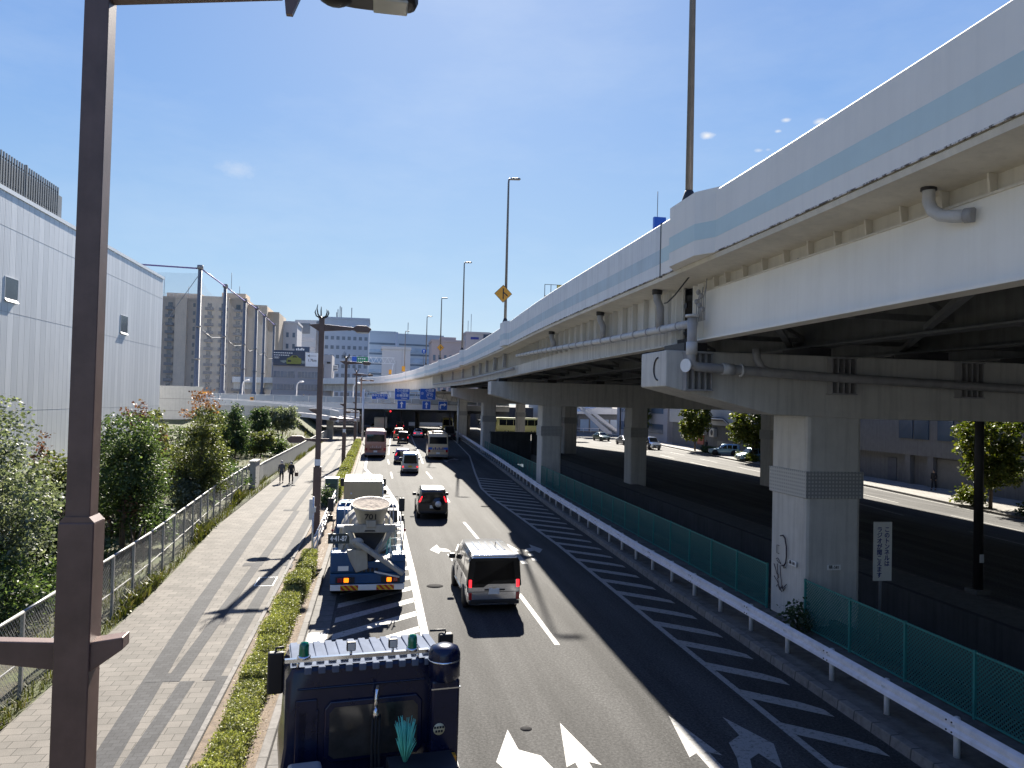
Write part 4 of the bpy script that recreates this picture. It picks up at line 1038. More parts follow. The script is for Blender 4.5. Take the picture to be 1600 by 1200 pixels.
# chassis behind the cab, air lines, tank, mudguard, deck box and the teal feather duster
b = MB()
for s in (-1, 1): b.box(s*.38-.05, s*.38+.05, -5.5, .2, .75, 1.0)
for y in (-.6, -2.2, -3.8, -5.2): b.box(-.38, .38, y-.06, y+.06, .78, .96)
b.build('chassis_frame', 'chassis', t)
b = MB(); b.box(-1.12, -.66, -.62, -.22, 1.15, 1.60); b.build('fluid_tank', 'tank_grey', t, bevel=.06)
b = MB(); b.cyl((-.55,-.6,1.28),(.15,-.6,1.28),.26,n=18); b.build('air_tank', 'chassis', t)
b = MB(); b.box(.22, 1.15, -.85, -.3, 1.30, 1.56); b.build('step_deck', 'chassis', t, bevel=.02)
for k, x in enumerate((.06, .11, .16)):
    b = MB(); b.tube([(x,-.04,2.05),(x-.02,-.16,2.0),(x-.03,-.2,1.7),(x-.02,-.22,1.3),(x+.02,-.5,1.0),(x+.1,-.9,1.15)], .018, 6); b.build('air_hose', 'rubber', t)
b = MB(); b.cyl((.08,-.06,2.0),(.10,-.12,2.46),.03,n=8); b.ell((.09,-.12,2.1),(.05,.05,.09)); b.build('hose_stand', 'chrome', t)
b = MB(); b.cyl((.10,-.06,2.3),(.10,-.14,2.50),.022,n=8); b.build('hose_grip', 'box_lid', t)
for s in (-1, 1): wheel(t, s*1.0, 1.0, .5, .28); wheel(t, s*.98, -3.2, .5, .28, True)
b = MB(); b.box(1.14,1.22,-.4,-.2,1.05,1.5); b.build('side_marker', 'sign_orange', t)
d = thing('feather_duster', 'teal feather duster stuck upright behind the navy lorry cab', 'duster', (.52, 10.90, 1.42))
b = MB()
for k in range(160):
    a = rnd.uniform(0, 2*PI); sp = rnd.uniform(.02, .16); hh = rnd.uniform(.28, .62); z0 = .12
    p = [(0.01*math.cos(a),0.01*math.sin(a),z0), (sp*.6*math.cos(a),sp*.6*math.sin(a),z0+hh*.6), (sp*math.cos(a)+rnd.uniform(-.02,.02),sp*math.sin(a),z0+hh)]
    b.tube(p, [.006,.008,.003], 4)
b.build('feathers', 'duster', d); b = MB(); b.cyl((0,0,0),(0,0,.2),.014,n=6); b.build('handle', 'black', d)

# concrete mixer lorry
t = thing('mixer_lorry', 'blue and cream concrete mixer lorry marked 701, waiting on the left hatching', 'mixer lorry', (-.14, 25.4, 0), R(1.5))
b = MB(); b.box(-1.2,1.2,.05,1.3,.95,1.32); b.box(-1.2,1.2,.0,.12,.62,.95); b.build('rear_deck', 'lorry_blue', t, bevel=.03)
b = MB(); b.box(-1.2,-.45,-.02,.5,1.0,1.62); b.build('rear_locker', 'lorry_blue', t, bevel=.04)
b = MB(); b.box(.75,1.2,.0,.6,1.3,1.55); b.build('side_locker', 'lorry_blue', t, bevel=.04)
for s in (-1, 1):
    b = MB(); b.box(s*.45,s*1.22,.9,3.6,1.05,1.15) if s else None; b.build('mudguard', 'mudguard', t, bevel=.03) if 'mudguard' in M else None
M['mudguard'] = paint('mudguard', (.20,.42,.66), .3)
for s in (-1, 1):
    b = MB(); x0, x1 = (s*.62, s*1.22); b.box(min(x0,x1),max(x0,x1),.9,3.4,1.06,1.16); b.build('mudguard', 'mudguard', t, bevel=.04)
b = MB(); b.box(-1.18,1.18,-.06,.04,.42,.60); bp = b.build('rear_bumper', 'white_paint', t, bevel=.015)
for x0 in (-.86, .28):
    b = MB(); b.box(x0,x0+.56,-.068,-.055,.43,.59); b.build('hazard_strip', 'hazard', bp)
for s in (-1, 1):
    b = MB(); b.box(s*.72-.30,s*.72+.30,-.04,.03,.66,.84); lb = b.build('lamp_cluster', 'black', t)
    b = MB(); b.box(s*.68-.075,s*.68+.075,-.06,-.03,.68,.82); b.build('indicator', 'amber_light', lb, bevel=.015)
    b = MB(); b.box(s*.88-.075,s*.88+.075,-.06,-.03,.68,.82); b.build('tail_light', 'red_lens', lb, bevel=.015)
b = MB()
for k in range(6): b.box(-.42+.13*k,-.34+.13*k,-.012,.01,1.0,1.12)
b.build('vent_slots', 'black', t)
b = MB(); b.box(-.95,-.62,-.035,.0,1.05,1.2); b.build('number_plate', 'plate_white', t)
b = MB(); b.box(-1.30,-.62,.30,.38,1.86,2.18); npl = b.build('side_board', 'side_board', t) if 'side_board' in M else None
M['side_board'] = mat('side_board', (.03,.045,.05), .5)
if not npl: npl = b.build('side_board', 'side_board', t)
text('4·41-87', .235, 'sign_white', npl, (-.96,.29,2.02), (PI/2,0,0), 'board_number', sx=.74, bold=.006)
# drum: double cone tilted down to the front
b = MB(); T = Matrix.Translation((0, 1.5, 2.05)) @ Matrix.Rotation(R(-101), 4, 'X')
b.lathe([(0,-.2),(.42,-.2),(.50,0),(.90,1.0),(1.0,1.7),(.98,2.3),(.82,3.0),(.6,3.4),(0,3.4)], 28, 0, T); dr = b.build('drum', 'mixer_cream', t)
b = MB()
for z, r in ((.35,.64),(.8,.825)):
    b.lathe([(r-.02,z-.05),(r+.03,z-.05),(r+.05,z+.05),(r-.0,z+.05)], 28, 0, T)
b.build('drum_ring', 'pipe_grey', dr)
# hopper with number and dried slurry on its rim
b = MB(); T = Matrix.Translation((.05, .80, 2.20)) @ Matrix.Rotation(R(17), 4, 'X') @ Matrix.Diagonal((1., .86, 1., 1.))
b.lathe([(.28,-.05),(.34,.1),(.46,.45),(.60,.93),(.655,.95),(.645,.985),(.60,.97),(.42,.45),(.26,.0)], 26, 0, T); hp = b.build('hopper', 'mixer_cream', t)
b = MB(); M['slurry'] = mat('slurry', (.34,.29,.24), .95, var=.35, scale=7, bump=.9, bscale=14)
b.lathe([(0,.955),(.2,.985),(.38,.94),(.52,.975),(.60,.985)], 26, 0, T); b.build('dried_concrete', 'slurry', hp)
text('701', .29, 'text_black', hp, (.05,.132,2.74), (R(116),0,0), 'hopper_number', bold=.004)
# hopper frame: cross bar, V legs and hand rails
b = MB(); b.box(-.80,.86,.20,.34,2.22,2.48); b.box(-.10,.22,.16,.40,2.40,2.62); b.build('hopper_frame', 'mixer_cream', t, bevel=.02)
for s in (-1, 1):
    b = MB(); b.beam((.03+s*.66,.26,2.26),(.03+s*.18,.2,1.52),.34,.12); b.build('frame_leg', 'mixer_cream', t, bevel=.015)
    b = MB(); b.tube([(s*.78,.28,2.45),(s*.80,.9,2.95),(s*.72,1.3,3.15),(s*.62,1.5,3.1)], .02, 8); b.tube([(s*.66,.3,2.45),(s*.70,.9,2.85),(s*.6,1.2,3.0)], .018, 8); b.build('hand_rail', 'pipe_light', t)
    b = MB(); b.beam((s*.95,.9,1.2),(s*.62,1.4,2.5),.12,.12); b.beam((s*1.0,2.2,1.1),(s*.9,1.4,2.3),.05,.05); b.build('drum_pedestal', 'mixer_cream', t)
b = MB(); T = Matrix.Translation((.03,.35,2.28)); b.prism([(-.18,-.02),(.18,-.02),(.15,.03),(-.15,.03)], -.16, -.1, 'y', 0, T); b.build('frame_slot', 'black', t)
b = MB(); b.prism([(-.52,2.20),(.56,2.20),(.20,1.55),(-.14,1.55)], .45, .55, 'y'); b.build('discharge_collector', 'chassis', t)
b = MB(); T = Matrix.Translation((.03,.3,1.36)); b.lathe([(.2,-.18),(.2,.1),(.14,.2)], 14, 0, T); b.build('chute_pivot', 'chassis', t)
# chutes: fixed trough and the folded swivel chute across the back
b = MB(); b.prism([(-.72,1.72),(-.05,1.70),(-.0,1.10),(-.38,.98),(-.58,1.35)], -.05, .1, 'y'); b.build('fixed_chute', 'mixer_cream', t, bevel=.03)
b = MB(); a, c = Vector((-.38,-.12,1.98)), Vector((1.12,-.30,.98))
b.beam(a, c, .30, .16, 0, .26, .14); b.build('swivel_chute', 'mixer_cream', t, bevel=.04)
b = MB(); b.ell((-.36,-.10,1.98),(.2,.12,.14)); b.build('chute_hinge', 'mixer_cream', t)
b = MB(); b.beam((.2,-.06,1.02),(1.0,-.2,.86),.06,.05); b.build('chute_strut', 'galv', t)
# ladder on the right, brackets, hoses, flags on wire stalks
b = MB()
for s in (0, .36): b.tube([(.72+s,.36,1.35),(.70+s,.55,2.15),(.68+s,.8,2.7)], .022, 6)
for k in range(5): z = 1.5 + .24*k; b.cyl((.72,.38+.11*k*.6,z),(1.08,.38+.11*k*.6,z),.018,n=6)
b.build('ladder', 'white_paint', t)
b = MB(); b.tube([(.62,.42,1.25),(.60,.38,1.7),(.66,.36,2.1),(.58,.4,2.3)], .02, 6); b.build('water_hose', 'duster', t)
for s in (-1, 1):
    b = MB(); b.box(s*.86-.16,s*.86+.16,.5,.8,2.34,2.40); b.build('step_plate', 'white_paint', t)
    b = MB(); b.tube([(s*1.1,.5,1.6),(s*1.16,.52,2.2),(s*1.15,.6,2.6)], .02, 6); b.build('stalk', 'dark_steel', t)
    b = MB(); b.ell((s*1.17,.46,2.26),(.045,.045,.045)); b.build('side_marker', 'red_lens', t)
# cab of the mixer
b = MB(); w = 1.2; o_ = 5.2
st = [(o_,.7,1.5,2.42,w*.97,w*.92),(o_+.05,.65,1.5,2.48,w,w*.95),(o_+1.0,.65,1.5,2.50,w,w*.95),(o_+1.2,.65,1.5,2.42,w,w*.92),(o_+1.7,.65,1.5,1.6,w,w*.93),(o_+1.8,.7,1.3,1.38,w*.95,w*.9)]
loft(st).build('cab', 'lorry_blue', t, smooth=35)
b = MB(); b.box(-1.0,1.0,o_+.1,o_+1.0,2.505,2.53); b.build('roof_panel', 'mudguard', t, bevel=.03)
b = MB(); b.box(-1.15,-.6,o_-.8,o_-.1,1.2,2.4); b.build('water_tank', 'lorry_blue', t, bevel=.06)
b = MB(); b.box(.62,1.15,o_-.7,o_-.1,1.2,2.35); b.build('fuel_tank', 'chassis', t, bevel=.06)
for s in (-1, 1):
    b = MB(); x = s*1.42; b.box(x-.12,x+.12,o_+1.3,o_+1.42,2.0,2.55); m_ = b.build('mirror', 'black', t, bevel=.03)
    b = MB(); b.box(x-.10,x+.10,o_+1.3,o_+1.42,1.6,1.85); b.tube([(s*1.15,o_+1.3,2.6),(x,o_+1.36,2.6),(x,o_+1.36,1.6)], .02, 6); b.build('mirror_arm', 'black', m_)
b = MB()
for s in (-1, 1): b.box(s*.4-.06,s*.4+.06,.2,6.6,.75,1.0)
b.build('chassis_frame', 'chassis', t)
b = MB(); b.box(-1.0,1.0,.3,.9,.35,.9); b.build('underrun_block', 'chassis', t)
for s in (-1, 1):
    for y in (1.5, 2.8): wheel(t, s*.93, y, .5, .27, True)
    wheel(t, s*1.02, 6.2, .5, .28)

# box lorry waiting in front of the mixer
t = thing('box_lorry', 'small lorry with a beige box, pale roof panels, in front of the concrete mixer', 'lorry', (-.55, 38.9, 0), R(1))
b = MB(); b.box(-.95,.93,0,3.9,.95,2.46); bx = b.build('cargo_box', 'box_beige', t, bevel=.02)
b = MB(); b.box(-.93,.93,.03,.95,2.46,2.475); b.build('roof_panel', 'box_roof', bx)
b = MB(); b.box(-.03,.92,.75,2.8,2.465,2.52); b.build('roof_panel', 'box_lid', bx, bevel=.01)
b = MB(); b.box(-.92,-.05,1.6,2.9,2.465,2.51); b.build('roof_panel', 'box_lid', bx, bevel=.01)
b = MB(); b.box(.94,.985,.0,3.9,.95,2.40); b.build('side_rail', 'galv', bx)
b = MB(); b.box(-.62,-.55,-.02,.0,1.85,1.93); b.build('latch', 'galv', bx)
b = MB(); w = .95; o_ = 4.0
st = [(o_,.5,1.2,2.1,w*.97,w*.88),(o_+.05,.45,1.2,2.2,w,w*.92),(o_+.9,.45,1.2,2.22,w,w*.92),(o_+1.1,.45,1.2,2.14,w,w*.88),(o_+1.5,.45,1.15,1.24,w,w*.93),(o_+1.6,.5,1.0,1.1,w*.95,w*.9)]
loft(st).build('cab', 'mudguard', t, smooth=35)
b = MB(); q = [(.80,o_+1.46,1.28),(-.80,o_+1.46,1.28),(-.76,o_+1.12,2.1),(.76,o_+1.12,2.1)]; patch(b, q, (0,0,0,0), .02); b.build('windscreen', 'glass_dark', t)
b = MB(); b.prism([(-.7,o_+.35),(.7,o_+.35),(.66,o_+.85),(-.66,o_+.85)], 2.2, 2.30, 'z'); b.build('roof_rack', 'chassis', t)
for s in (-1, 1):
    x = s*1.16; b = MB(); b.box(x-.1,x+.1,o_+1.2,o_+1.3,1.65,2.1); m_ = b.build('mirror', 'black', t, bevel=.03)
    b = MB(); b.tube([(s*.9,o_+1.2,2.1),(x,o_+1.25,2.13),(x,o_+1.25,1.65)], .018, 6); b.build('mirror_arm', 'black', m_)
    wheel(t, s*.78, 1.0, .38, .22, True); wheel(t, s*.82, 4.9, .38, .22)
b = MB(); b.box(1.06,1.22,2.6,2.7,1.55,1.78); b.cyl((.95,2.65,1.66),(1.1,2.65,1.66),.02,n=6); b.build('side_mirror', 'black', t)
b = MB()
for s in (-1, 1): b.box(s*.36-.05,s*.36+.05,.1,5.2,.6,.95)
b.build('chassis_frame', 'chassis', t)
b = MB(); b.box(-.9,.9,-.05,.03,.5,.64); b.build('rear_bumper', 'galv', t)
# grey lorry far ahead in the left lane
t = thing('box_lorry', 'grey lorry far ahead in the left lane beyond the pink coach', 'lorry', (.75, 148, 0), R(-1))
b = MB(); b.box(-1.2,1.2,0,6,1.0,3.1); b.build('cargo_box', 'car_grey', t, bevel=.03)
b = MB(); b.box(-1.1,1.1,6.2,7.9,.6,2.7); b.build('cab', 'lorry_white', t, bevel=.15)
for s in (-1, 1):
    wheel(t, s*.98, 1.6, .48, .27, True); wheel(t, s*1.0, 7.0, .48, .27)
    b = MB(); b.box(s*1.35-.13,s*1.35+.13,7.6,7.7,1.8,2.5); b.build('mirror', 'black', t, bevel=.03)
b = MB(); b.box(-1.2,1.2,-.03,.05,.5,.65); b.build('rear_bumper', 'galv', t)
# ------------------------------------------------------------------ plants
GREEN = [leafmat('leaf_mid', (.038,.066,.026), (.075,.115,.045), (.14,.19,.075), .42),
         leafmat('leaf_dark', (.032,.06,.028), (.062,.10,.048), (.12,.165,.075), .42),
         leafmat('leaf_grey', (.09,.115,.08), (.16,.19,.135), (.28,.31,.235), .42),
         leafmat('leaf_lime', (.09,.10,.012), (.17,.18,.022), (.28,.25,.035)),
         leafmat('leaf_autumn', (.15,.06,.025), (.25,.10,.035), (.34,.17,.05)),
         leafmat('leaf_red', (.10,.045,.04), (.16,.065,.055), (.15,.11,.06)),
         leafmat('leaf_olive', (.065,.08,.028), (.11,.13,.045), (.18,.195,.07), .42),
         leafmat('leaf_street', (.05,.075,.010), (.095,.125,.018), (.19,.19,.028))]
def leaves(b, c, rad, n, ls, r_, m=0, fill=.55, clump=.16, flat_=.0):
    """n leaf blades in clumps through an ellipsoid"""
    nc = max(8, n//26)
    cs = []
    for _ in range(nc):
        while True:
            v = Vector((r_.uniform(-1,1), r_.uniform(-1,1), r_.uniform(-1,1)))
            if v.length <= 1: break
        if v.length < fill*r_.random(): v = v.normalized()*r_.uniform(fill, 1)
        cs.append(Vector((c[0]+v.x*rad[0], c[1]+v.y*rad[1], c[2]+v.z*rad[2])))
    for k in range(n):
        p = cs[k % nc] + Vector((r_.gauss(0,clump), r_.gauss(0,clump), r_.gauss(0,clump*.7)))
        d = Vector((r_.gauss(0,1), r_.gauss(0,1), r_.gauss(-.15,.6))).normalized()
        s = d.cross(Vector((r_.gauss(0,1), r_.gauss(0,1), r_.gauss(0,1)))).normalized()
        l = ls*r_.uniform(.7,1.4); w_ = l*.32
        b.add([p, p+d*l*.5+s*w_, p+d*l, p+d*l*.5-s*w_], [(0,1,2,3)], m)
def plant(name, label, cat, loc, blobs, lm, n, ls, h, trunk=.09, seed=1, group=None, stems=1, extra=None, fill=.45, clump=.16):
    r_ = random.Random(seed); t = thing(name, label, cat, loc, 0, group)
    vol = sum(q[3]*q[3]*q[4] for q in blobs)
    b = MB()
    for x, y, z, rr, rz in blobs: leaves(b, (x,y,z), (rr,rr,rz), int(n*rr*rr*rz/vol), ls, r_, 0, fill, clump)
    b.build('crown', GREEN[lm], t)
    if extra:
        b = MB()
        for x, y, z, rr, rz, k in extra[1]: leaves(b, (x,y,z), (rr,rr,rz), k, ls, r_, 0, .3, clump)
        b.build('coloured_foliage', GREEN[extra[0]], t)
    b = MB()
    for s in range(stems):
        a = 2*PI*s/max(1,stems) + .4; o = .0 if stems == 1 else .16
        p0 = (o*math.cos(a), o*math.sin(a), -.3)
        p1 = (o*2*math.cos(a)+r_.uniform(-.08,.08), o*2*math.sin(a)+r_.uniform(-.08,.08), h*.35)
        p2 = (o*2.6*math.cos(a)+r_.uniform(-.15,.15), o*2.6*math.sin(a)+r_.uniform(-.15,.15), h*.8)
        b.tube([p0, p1, p2], [trunk, trunk*.75, trunk*.3], 7)
        for x, y, z, rr, rz in blobs:
            if r_.random() < .9: b.tube([p1, ((p1[0]+x)/2, (p1[1]+y)/2, (p1[2]+z)/2-.05), (x, y, z+rz*.3)], [trunk*.5, trunk*.35, trunk*.12], 5)
    b.build('trunk', 'bark', t)
    return t
gz_ = lambda x, y: terrain(x, y)
def terrain(x, y):
    e = max(0., min(1., (-7.6 - x)/7.)); e = e*e*(3-2*e)
    up = max(0., min(1., (y-75)/55.)); up = up*up*(3-2*up)
    base = .18 + .35*max(0., min(1., (-9-x)/6)) + .10*math.sin(x*.9+y*.31)*min(1, max(0,(-7.8-x)/2))
    return base + 3.1*e*up
GX = [-7.0,-7.6,-8.2,-9,-10,-11,-12.5,-14,-16,-19,-23,-28,-34,-45]
gy_ = frange(-20, 150, 3)
b = MB()
for y in gy_:
    for i, x in enumerate(GX):
        xx = x if i else lerp_pts(FL, y)
        b.v.append((xx, y, terrain(x, y) if i else .10))
nx = len(GX)
for j in range(len(gy_)-1):
    for i in range(nx-1): b.f.append([j*nx+i, j*nx+i+1, (j+1)*nx+i+1, (j+1)*nx+i]); b.m.append(0); b.s.append(True)
def turf():
    m, nt, b_ = _nodes('turf'); p = _coord(nt)
    c = _ramp(nt, _noise(nt, p, .55, 6, .7), [(.34, (.040,.030,.018)), (.46, (.05,.052,.018)), (.56, (.062,.078,.020)), (.7, (.034,.048,.015))])
    c = _mixcol(nt, 1., c, _ramp(nt, _noise(nt, p, 14, 4), [(.3, g3(.6)), (.7, g3(1.25))]), 'MULTIPLY')
    nt.links.new(c, b_.inputs['Base Color']); b_.inputs['Roughness'].default_value = .95
    _bump(nt, b_, _noise(nt, p, 12, 4), .8, .05); return m
M['turf'] = turf()
struct(b.build('slope', 'turf'))
# rank grass over the slope and weeds along the fence foot
r_ = random.Random(3); b = MB(); b2 = MB()
def blade(b, x, y, z, h, lean=.35):
    a = r_.uniform(0, 2*PI); d = Vector((math.cos(a), math.sin(a), 0)); s = Vector((-d.y, d.x, 0))*h*.05
    p = Vector((x, y, z)); q = p + d*h*lean*.4 + Vector((0,0,h*.7)); e = p + d*h*lean*1.2 + Vector((0,0,h))
    b.add([p-s, p+s, q+s*.8, e, q-s*.8], [(0,1,2,3,4)])
for _ in range(15000):
    y = 16 + 110*r_.random()**1.5; x = -7.6 - 12*r_.random()**1.6
    if math.sin(x*1.1+1.3)*math.sin(y*.43) < -.35: continue
    blade(b, x, y, terrain(x, y)-.02, r_.uniform(.12,.42) + (.15 if y > 80 else 0))
tag(b.build('grass', leafmat('leaf_grass', (.055,.055,.016), (.085,.10,.022), (.13,.115,.04), .35)), kind='stuff')
for _ in range(6500):
    y = 15 + 110*r_.random(); f = lerp_pts(FL, y)
    tall = .25 + .55*max(0, math.sin(y*.55)+.25*math.sin(y*2.1)) * (1 if 28 < y < 56 else .5)
    x = f - .05 - abs(r_.gauss(0,.22))
    blade(b2, x, y, .14, tall*r_.uniform(.4,1.1), .5)
for _ in range(3000):
    y = 15 + 100*r_.random(); f = lerp_pts(FL, y)
    if math.sin(y*.55)+.25*math.sin(y*2.1) < .3: continue
    leaves(b2, (f-.22, y, .32), (.22,.2,.25), 2, .10, r_, 0, .2, .08)
tag(b2.build('weeds', leafmat('leaf_weed', (.05,.06,.014), (.09,.105,.02), (.15,.13,.04), .3)), kind='stuff')

# shrubs and small trees on the slope, near to far: (dx, dy, z, r, rz)
plant('evergreen_tree', 'tall bushy grey green tree at the left edge, nearest on the slope', 'tree', (-10.6,24.5,.3), [(0,0,3.2,1.5,1.5),(-.5,.2,5.0,1.1,1.3),(.5,-.4,2.0,1.2,1.2),(-1.2,-.6,3.6,1.2,1.5),(-1.6,.4,1.6,1.2,1.1)], 2, 14000, .115, 4.6, .10, 11, 'trees and shrubs on the slope')
plant('evergreen_tree', 'dark green low shrub under the tall tree at the left edge', 'shrub', (-9.6,22.5,.2), [(0,0,.9,1.1,.9),(-.9,.8,1.2,1.0,1.1),(.3,1.6,.8,.8,.7)], 0, 6500, .11, 1.2, .06, 12, 'trees and shrubs on the slope', 3)
plant('young_tree', 'sparse young tree with thin stems left of the near lamp post', 'tree', (-12.4,33,.4), [(0,0,3.0,.95,.75),(.5,.3,2.4,.7,.5),(-.6,0,2.6,.6,.5)], 6, 1900, .16, 3.0, .07, 13, 'trees and shrubs on the slope', 2)
plant('evergreen_tree', 'leafy dark tree just right of the near lamp post', 'tree', (-9.3,31.5,.3), [(0,0,4.4,1.15,1.1),(.35,-.2,3.1,1.25,1.2),(-.4,.4,2.6,1.2,1.0),(.3,.3,1.7,.9,.8)], 0, 15000, .115, 4.2, .09, 14, 'trees and shrubs on the slope', 3, (5, [(.5,-.9,2.2,.4,.4,90),(-.4,-.9,1.5,.3,.3,40)]))
plant('maple_tree', 'tree with reddish dead foliage between two green trees', 'tree', (-11.6,42.5,.4), [(0,0,2.8,1.3,1.4),(.3,0,4.4,.9,1.0)], 6, 2600, .16, 4.4, .07, 15, 'trees and shrubs on the slope', 2, (5, [(-.6,0,5.1,.55,.7,340),(.5,0,3.4,.6,.8,240),(.4,-.3,2.0,.5,.5,160)]))
plant('maple_tree', 'tree with orange autumn leaves at its tip, tallest on the slope', 'tree', (-9.0,42.5,.3), [(0,0,3.0,1.35,1.5),(.2,0,4.6,.95,1.1),(-.6,.3,2.2,1.0,.9),(.6,-.2,2.0,.9,.8)], 6, 12000, .12, 5.6, .09, 16, 'trees and shrubs on the slope', 1, (4, [(.1,0,6.1,.62,.5,300),(-.5,0,5.5,.45,.45,150),(.7,0,5.6,.35,.4,90)]))
plant('shrub', 'glossy dark green shrub behind the mesh fence, nearest of the three round shrubs', 'shrub', (-9.2,33.8,.25), [(0,0,1.25,.85,.95),(.3,.2,.8,.75,.6)], 1, 3800, .15, 1.2, .05, 17, 'trees and shrubs on the slope', 3)
plant('shrub', 'grey green willowy shrub behind the mesh fence, middle of the three round shrubs', 'shrub', (-9.4,42.2,.25), [(0,0,1.2,.9,.95),(-.2,0,1.9,.5,.5)], 2, 3600, .16, 1.3, .05, 18, 'trees and shrubs on the slope', 4)
plant('shrub', 'dark shrub behind the mesh fence beside the gate pillar', 'shrub', (-9.4,51.5,.3), [(0,0,.9,1.2,.8),(.6,1.5,.8,.9,.6)], 1, 3200, .16, .9, .05, 19, 'trees and shrubs on the slope', 3)
plant('evergreen_tree', 'dark narrow tree right of the orange tipped tree', 'tree', (-12.4,70.7,.8), [(0,0,2.6,1.2,1.5),(.2,0,4.0,.7,1.0),(.5,0,1.6,1.1,.8)], 1, 5200, .19, 3.8, .09, 20, 'trees and shrubs on the slope', 2)
plant('evergreen_tree', 'olive tree between the dark narrow tree and the grey rounded tree', 'tree', (-10.6,73,.7), [(0,0,1.6,1.15,.95),(.6,.5,2.0,.8,.7)], 6, 3600, .19, 2.2, .08, 21, 'trees and shrubs on the slope', 2)
plant('evergreen_tree', 'very dark small tree beside the grey rounded tree', 'tree', (-13.2,92,1.9), [(0,0,1.9,1.1,1.4)], 1, 2800, .22, 2.4, .08, 22, 'trees and shrubs on the slope')
plant('evergreen_tree', 'large rounded grey green tree, farthest on the slope', 'tree', (-11.4,96,1.6), [(0,0,2.3,1.7,1.4),(1.2,0,2.4,1.2,1.3),(-1.0,.5,2.2,1.2,1.2)], 2, 6500, .22, 2.6, .1, 23, 'trees and shrubs on the slope', 2)
plant('shrub', 'red flowering shrub poking up left of the near lamp post', 'shrub', (-15.8,40,.5), [(0,0,1.4,.7,.8)], 6, 800, .16, 2.6, .04, 24, 'trees and shrubs on the slope', 2, (5, [(.1,0,3.2,.28,.8,260)]))
for i, (x, y, r0, lm) in enumerate(((-14.2,50,1.5,0),(-13.5,61,1.4,6),(-16.5,55,1.7,2),(-14,38,1.3,1),(-13.2,27.5,1.4,0))):
    plant('shrub', ['broad green thicket behind the reddish tree', 'olive thicket in front of the white boundary wall', 'grey green thicket beneath the metal clad building', 'dark thicket behind the leafy dark tree', 'green thicket behind the tall tree at the left edge'][i], 'shrub', (x,y,.4), [(0,0,1.3,r0,1.2),(r0*.8,.4,1.0,r0*.7,.9)], lm, 2600, .2, 1.5, .05, 40+i, 'trees and shrubs on the slope', 3)
for i, (x, y, r0, lm, lb) in enumerate(((-10.9,28.3,1.3,1,'dark thicket between the tall left edge tree and the near lamp post'),(-11.2,36.5,1.3,0,'low green thicket between the leafy dark tree and the reddish tree'),(-10.6,47,1.4,1,'dark thicket right of the orange tipped tree, behind the mesh fence'),(-11.5,57,1.4,0,'green thicket behind the gate pillar'),(-13.5,66,1.5,6,'olive thicket left of the dark narrow tree'),(-15.5,76,1.8,2,'grey green thicket behind the olive tree'),(-16,88,2.0,1,'dark thicket left of the very dark small tree'),(-18.5,60,2.2,0,'tall green thicket against the clad building'),(-19,45,2.2,2,'tall grey green thicket against the clad building, left of the lamp post'),(-13.0,80,1.9,1,'dark thicket behind the olive tree, beside the slatted fence'),(-15.5,99,2.4,0,'broad green thicket left of the large rounded tree'),(-19,72,2.6,2,'high grey green thicket far back from the slatted fence'),(-22,88,2.8,0,'high green thicket at the corner of the clad building'),(-20.5,105,2.8,1,'dark thicket below the boundary wall'),(-14.5,110,2.0,6,'olive thicket at the top of the grass bank'),(-10.4,84,1.2,0,'small green bush by the slatted fence'))):
    plant('shrub', lb, 'shrub', (x,y,terrain(x,y)), [(0,0,1.1,r0,1.15),(r0*.7,.8,.8,r0*.7,.8),(-r0*.6,.4,1.5,r0*.6,.9)], lm, 3000, .19, 1.4, .05, 70+i, 'trees and shrubs on the slope', 3)
b = MB()
for k, (x, y) in enumerate(((-8.7,31.0),(-8.55,31.2),(-8.9,30.8))): b.tube([(x,y,.0),(x+.35*(k-1),y+.1,1.7)], .035, 6)
tag(b.build('tree_stakes', 'bark'), 'dark tripod of stakes propping the leafy tree by the near lamp post', 'tree stake')

# trimmed hedge between pavement and road
r_ = random.Random(9)
def hedge_mesh(L, Wd, Hh, n, ls):
    b = MB(); b.box(-Wd/2+.08, Wd/2-.08, .06, L-.06, 0, Hh-.1, 0)
    for _ in range(n):
        q = r_.random()
        x, y, z = r_.uniform(-Wd/2, Wd/2), r_.uniform(0, L), r_.uniform(.05, Hh)
        if q < .45: z = Hh + r_.gauss(-.03,.035) - .10*(abs(x)/(Wd/2))**3
        elif q < .62: x = -Wd/2 + r_.gauss(.02,.04)
        elif q < .80: x = Wd/2 + r_.gauss(-.02,.04)
        elif q < .92: y = r_.gauss(.02,.04)
        else: y = L + r_.gauss(-.02,.04)
        d = Vector((r_.gauss(0,1), r_.gauss(0,1), r_.gauss(.5,.7))).normalized(); s = d.cross(Vector((r_.gauss(0,1), r_.gauss(0,1), r_.gauss(0,1)))).normalized()
        l = ls*r_.uniform(.7,1.5); p = Vector((x, y, z))
        b.add([p, p+d*l*.5+s*l*.3, p+d*l, p+d*l*.5-s*l*.3], [(0,1,2,3)], 1)
    return b
M['hedge_core'] = mat('hedge_core', (.09,.10,.03), .95, var=.4, scale=10, bump=.8, bscale=20)
HL = leafmat('leaf_hedge', (.16,.185,.055), (.24,.26,.08), (.33,.32,.13), .3)
src = hedge_mesh(1.22, .58, .62, 5200, .042).build('hedge', ['hedge_core', HL])
src2 = hedge_mesh(1.22, .54, .56, 5200, .042).build('hedge', ['hedge_core', HL])
yy = [11.6,12.95,14.5,15.9,17.25,18.6,19.95,21.3,22.65,24.0,25.35,26.7,28.05,29.4]
wh = ['first','second','third','fourth','fifth','sixth','seventh','eighth','ninth','tenth','eleventh','twelfth','thirteenth','fourteenth']
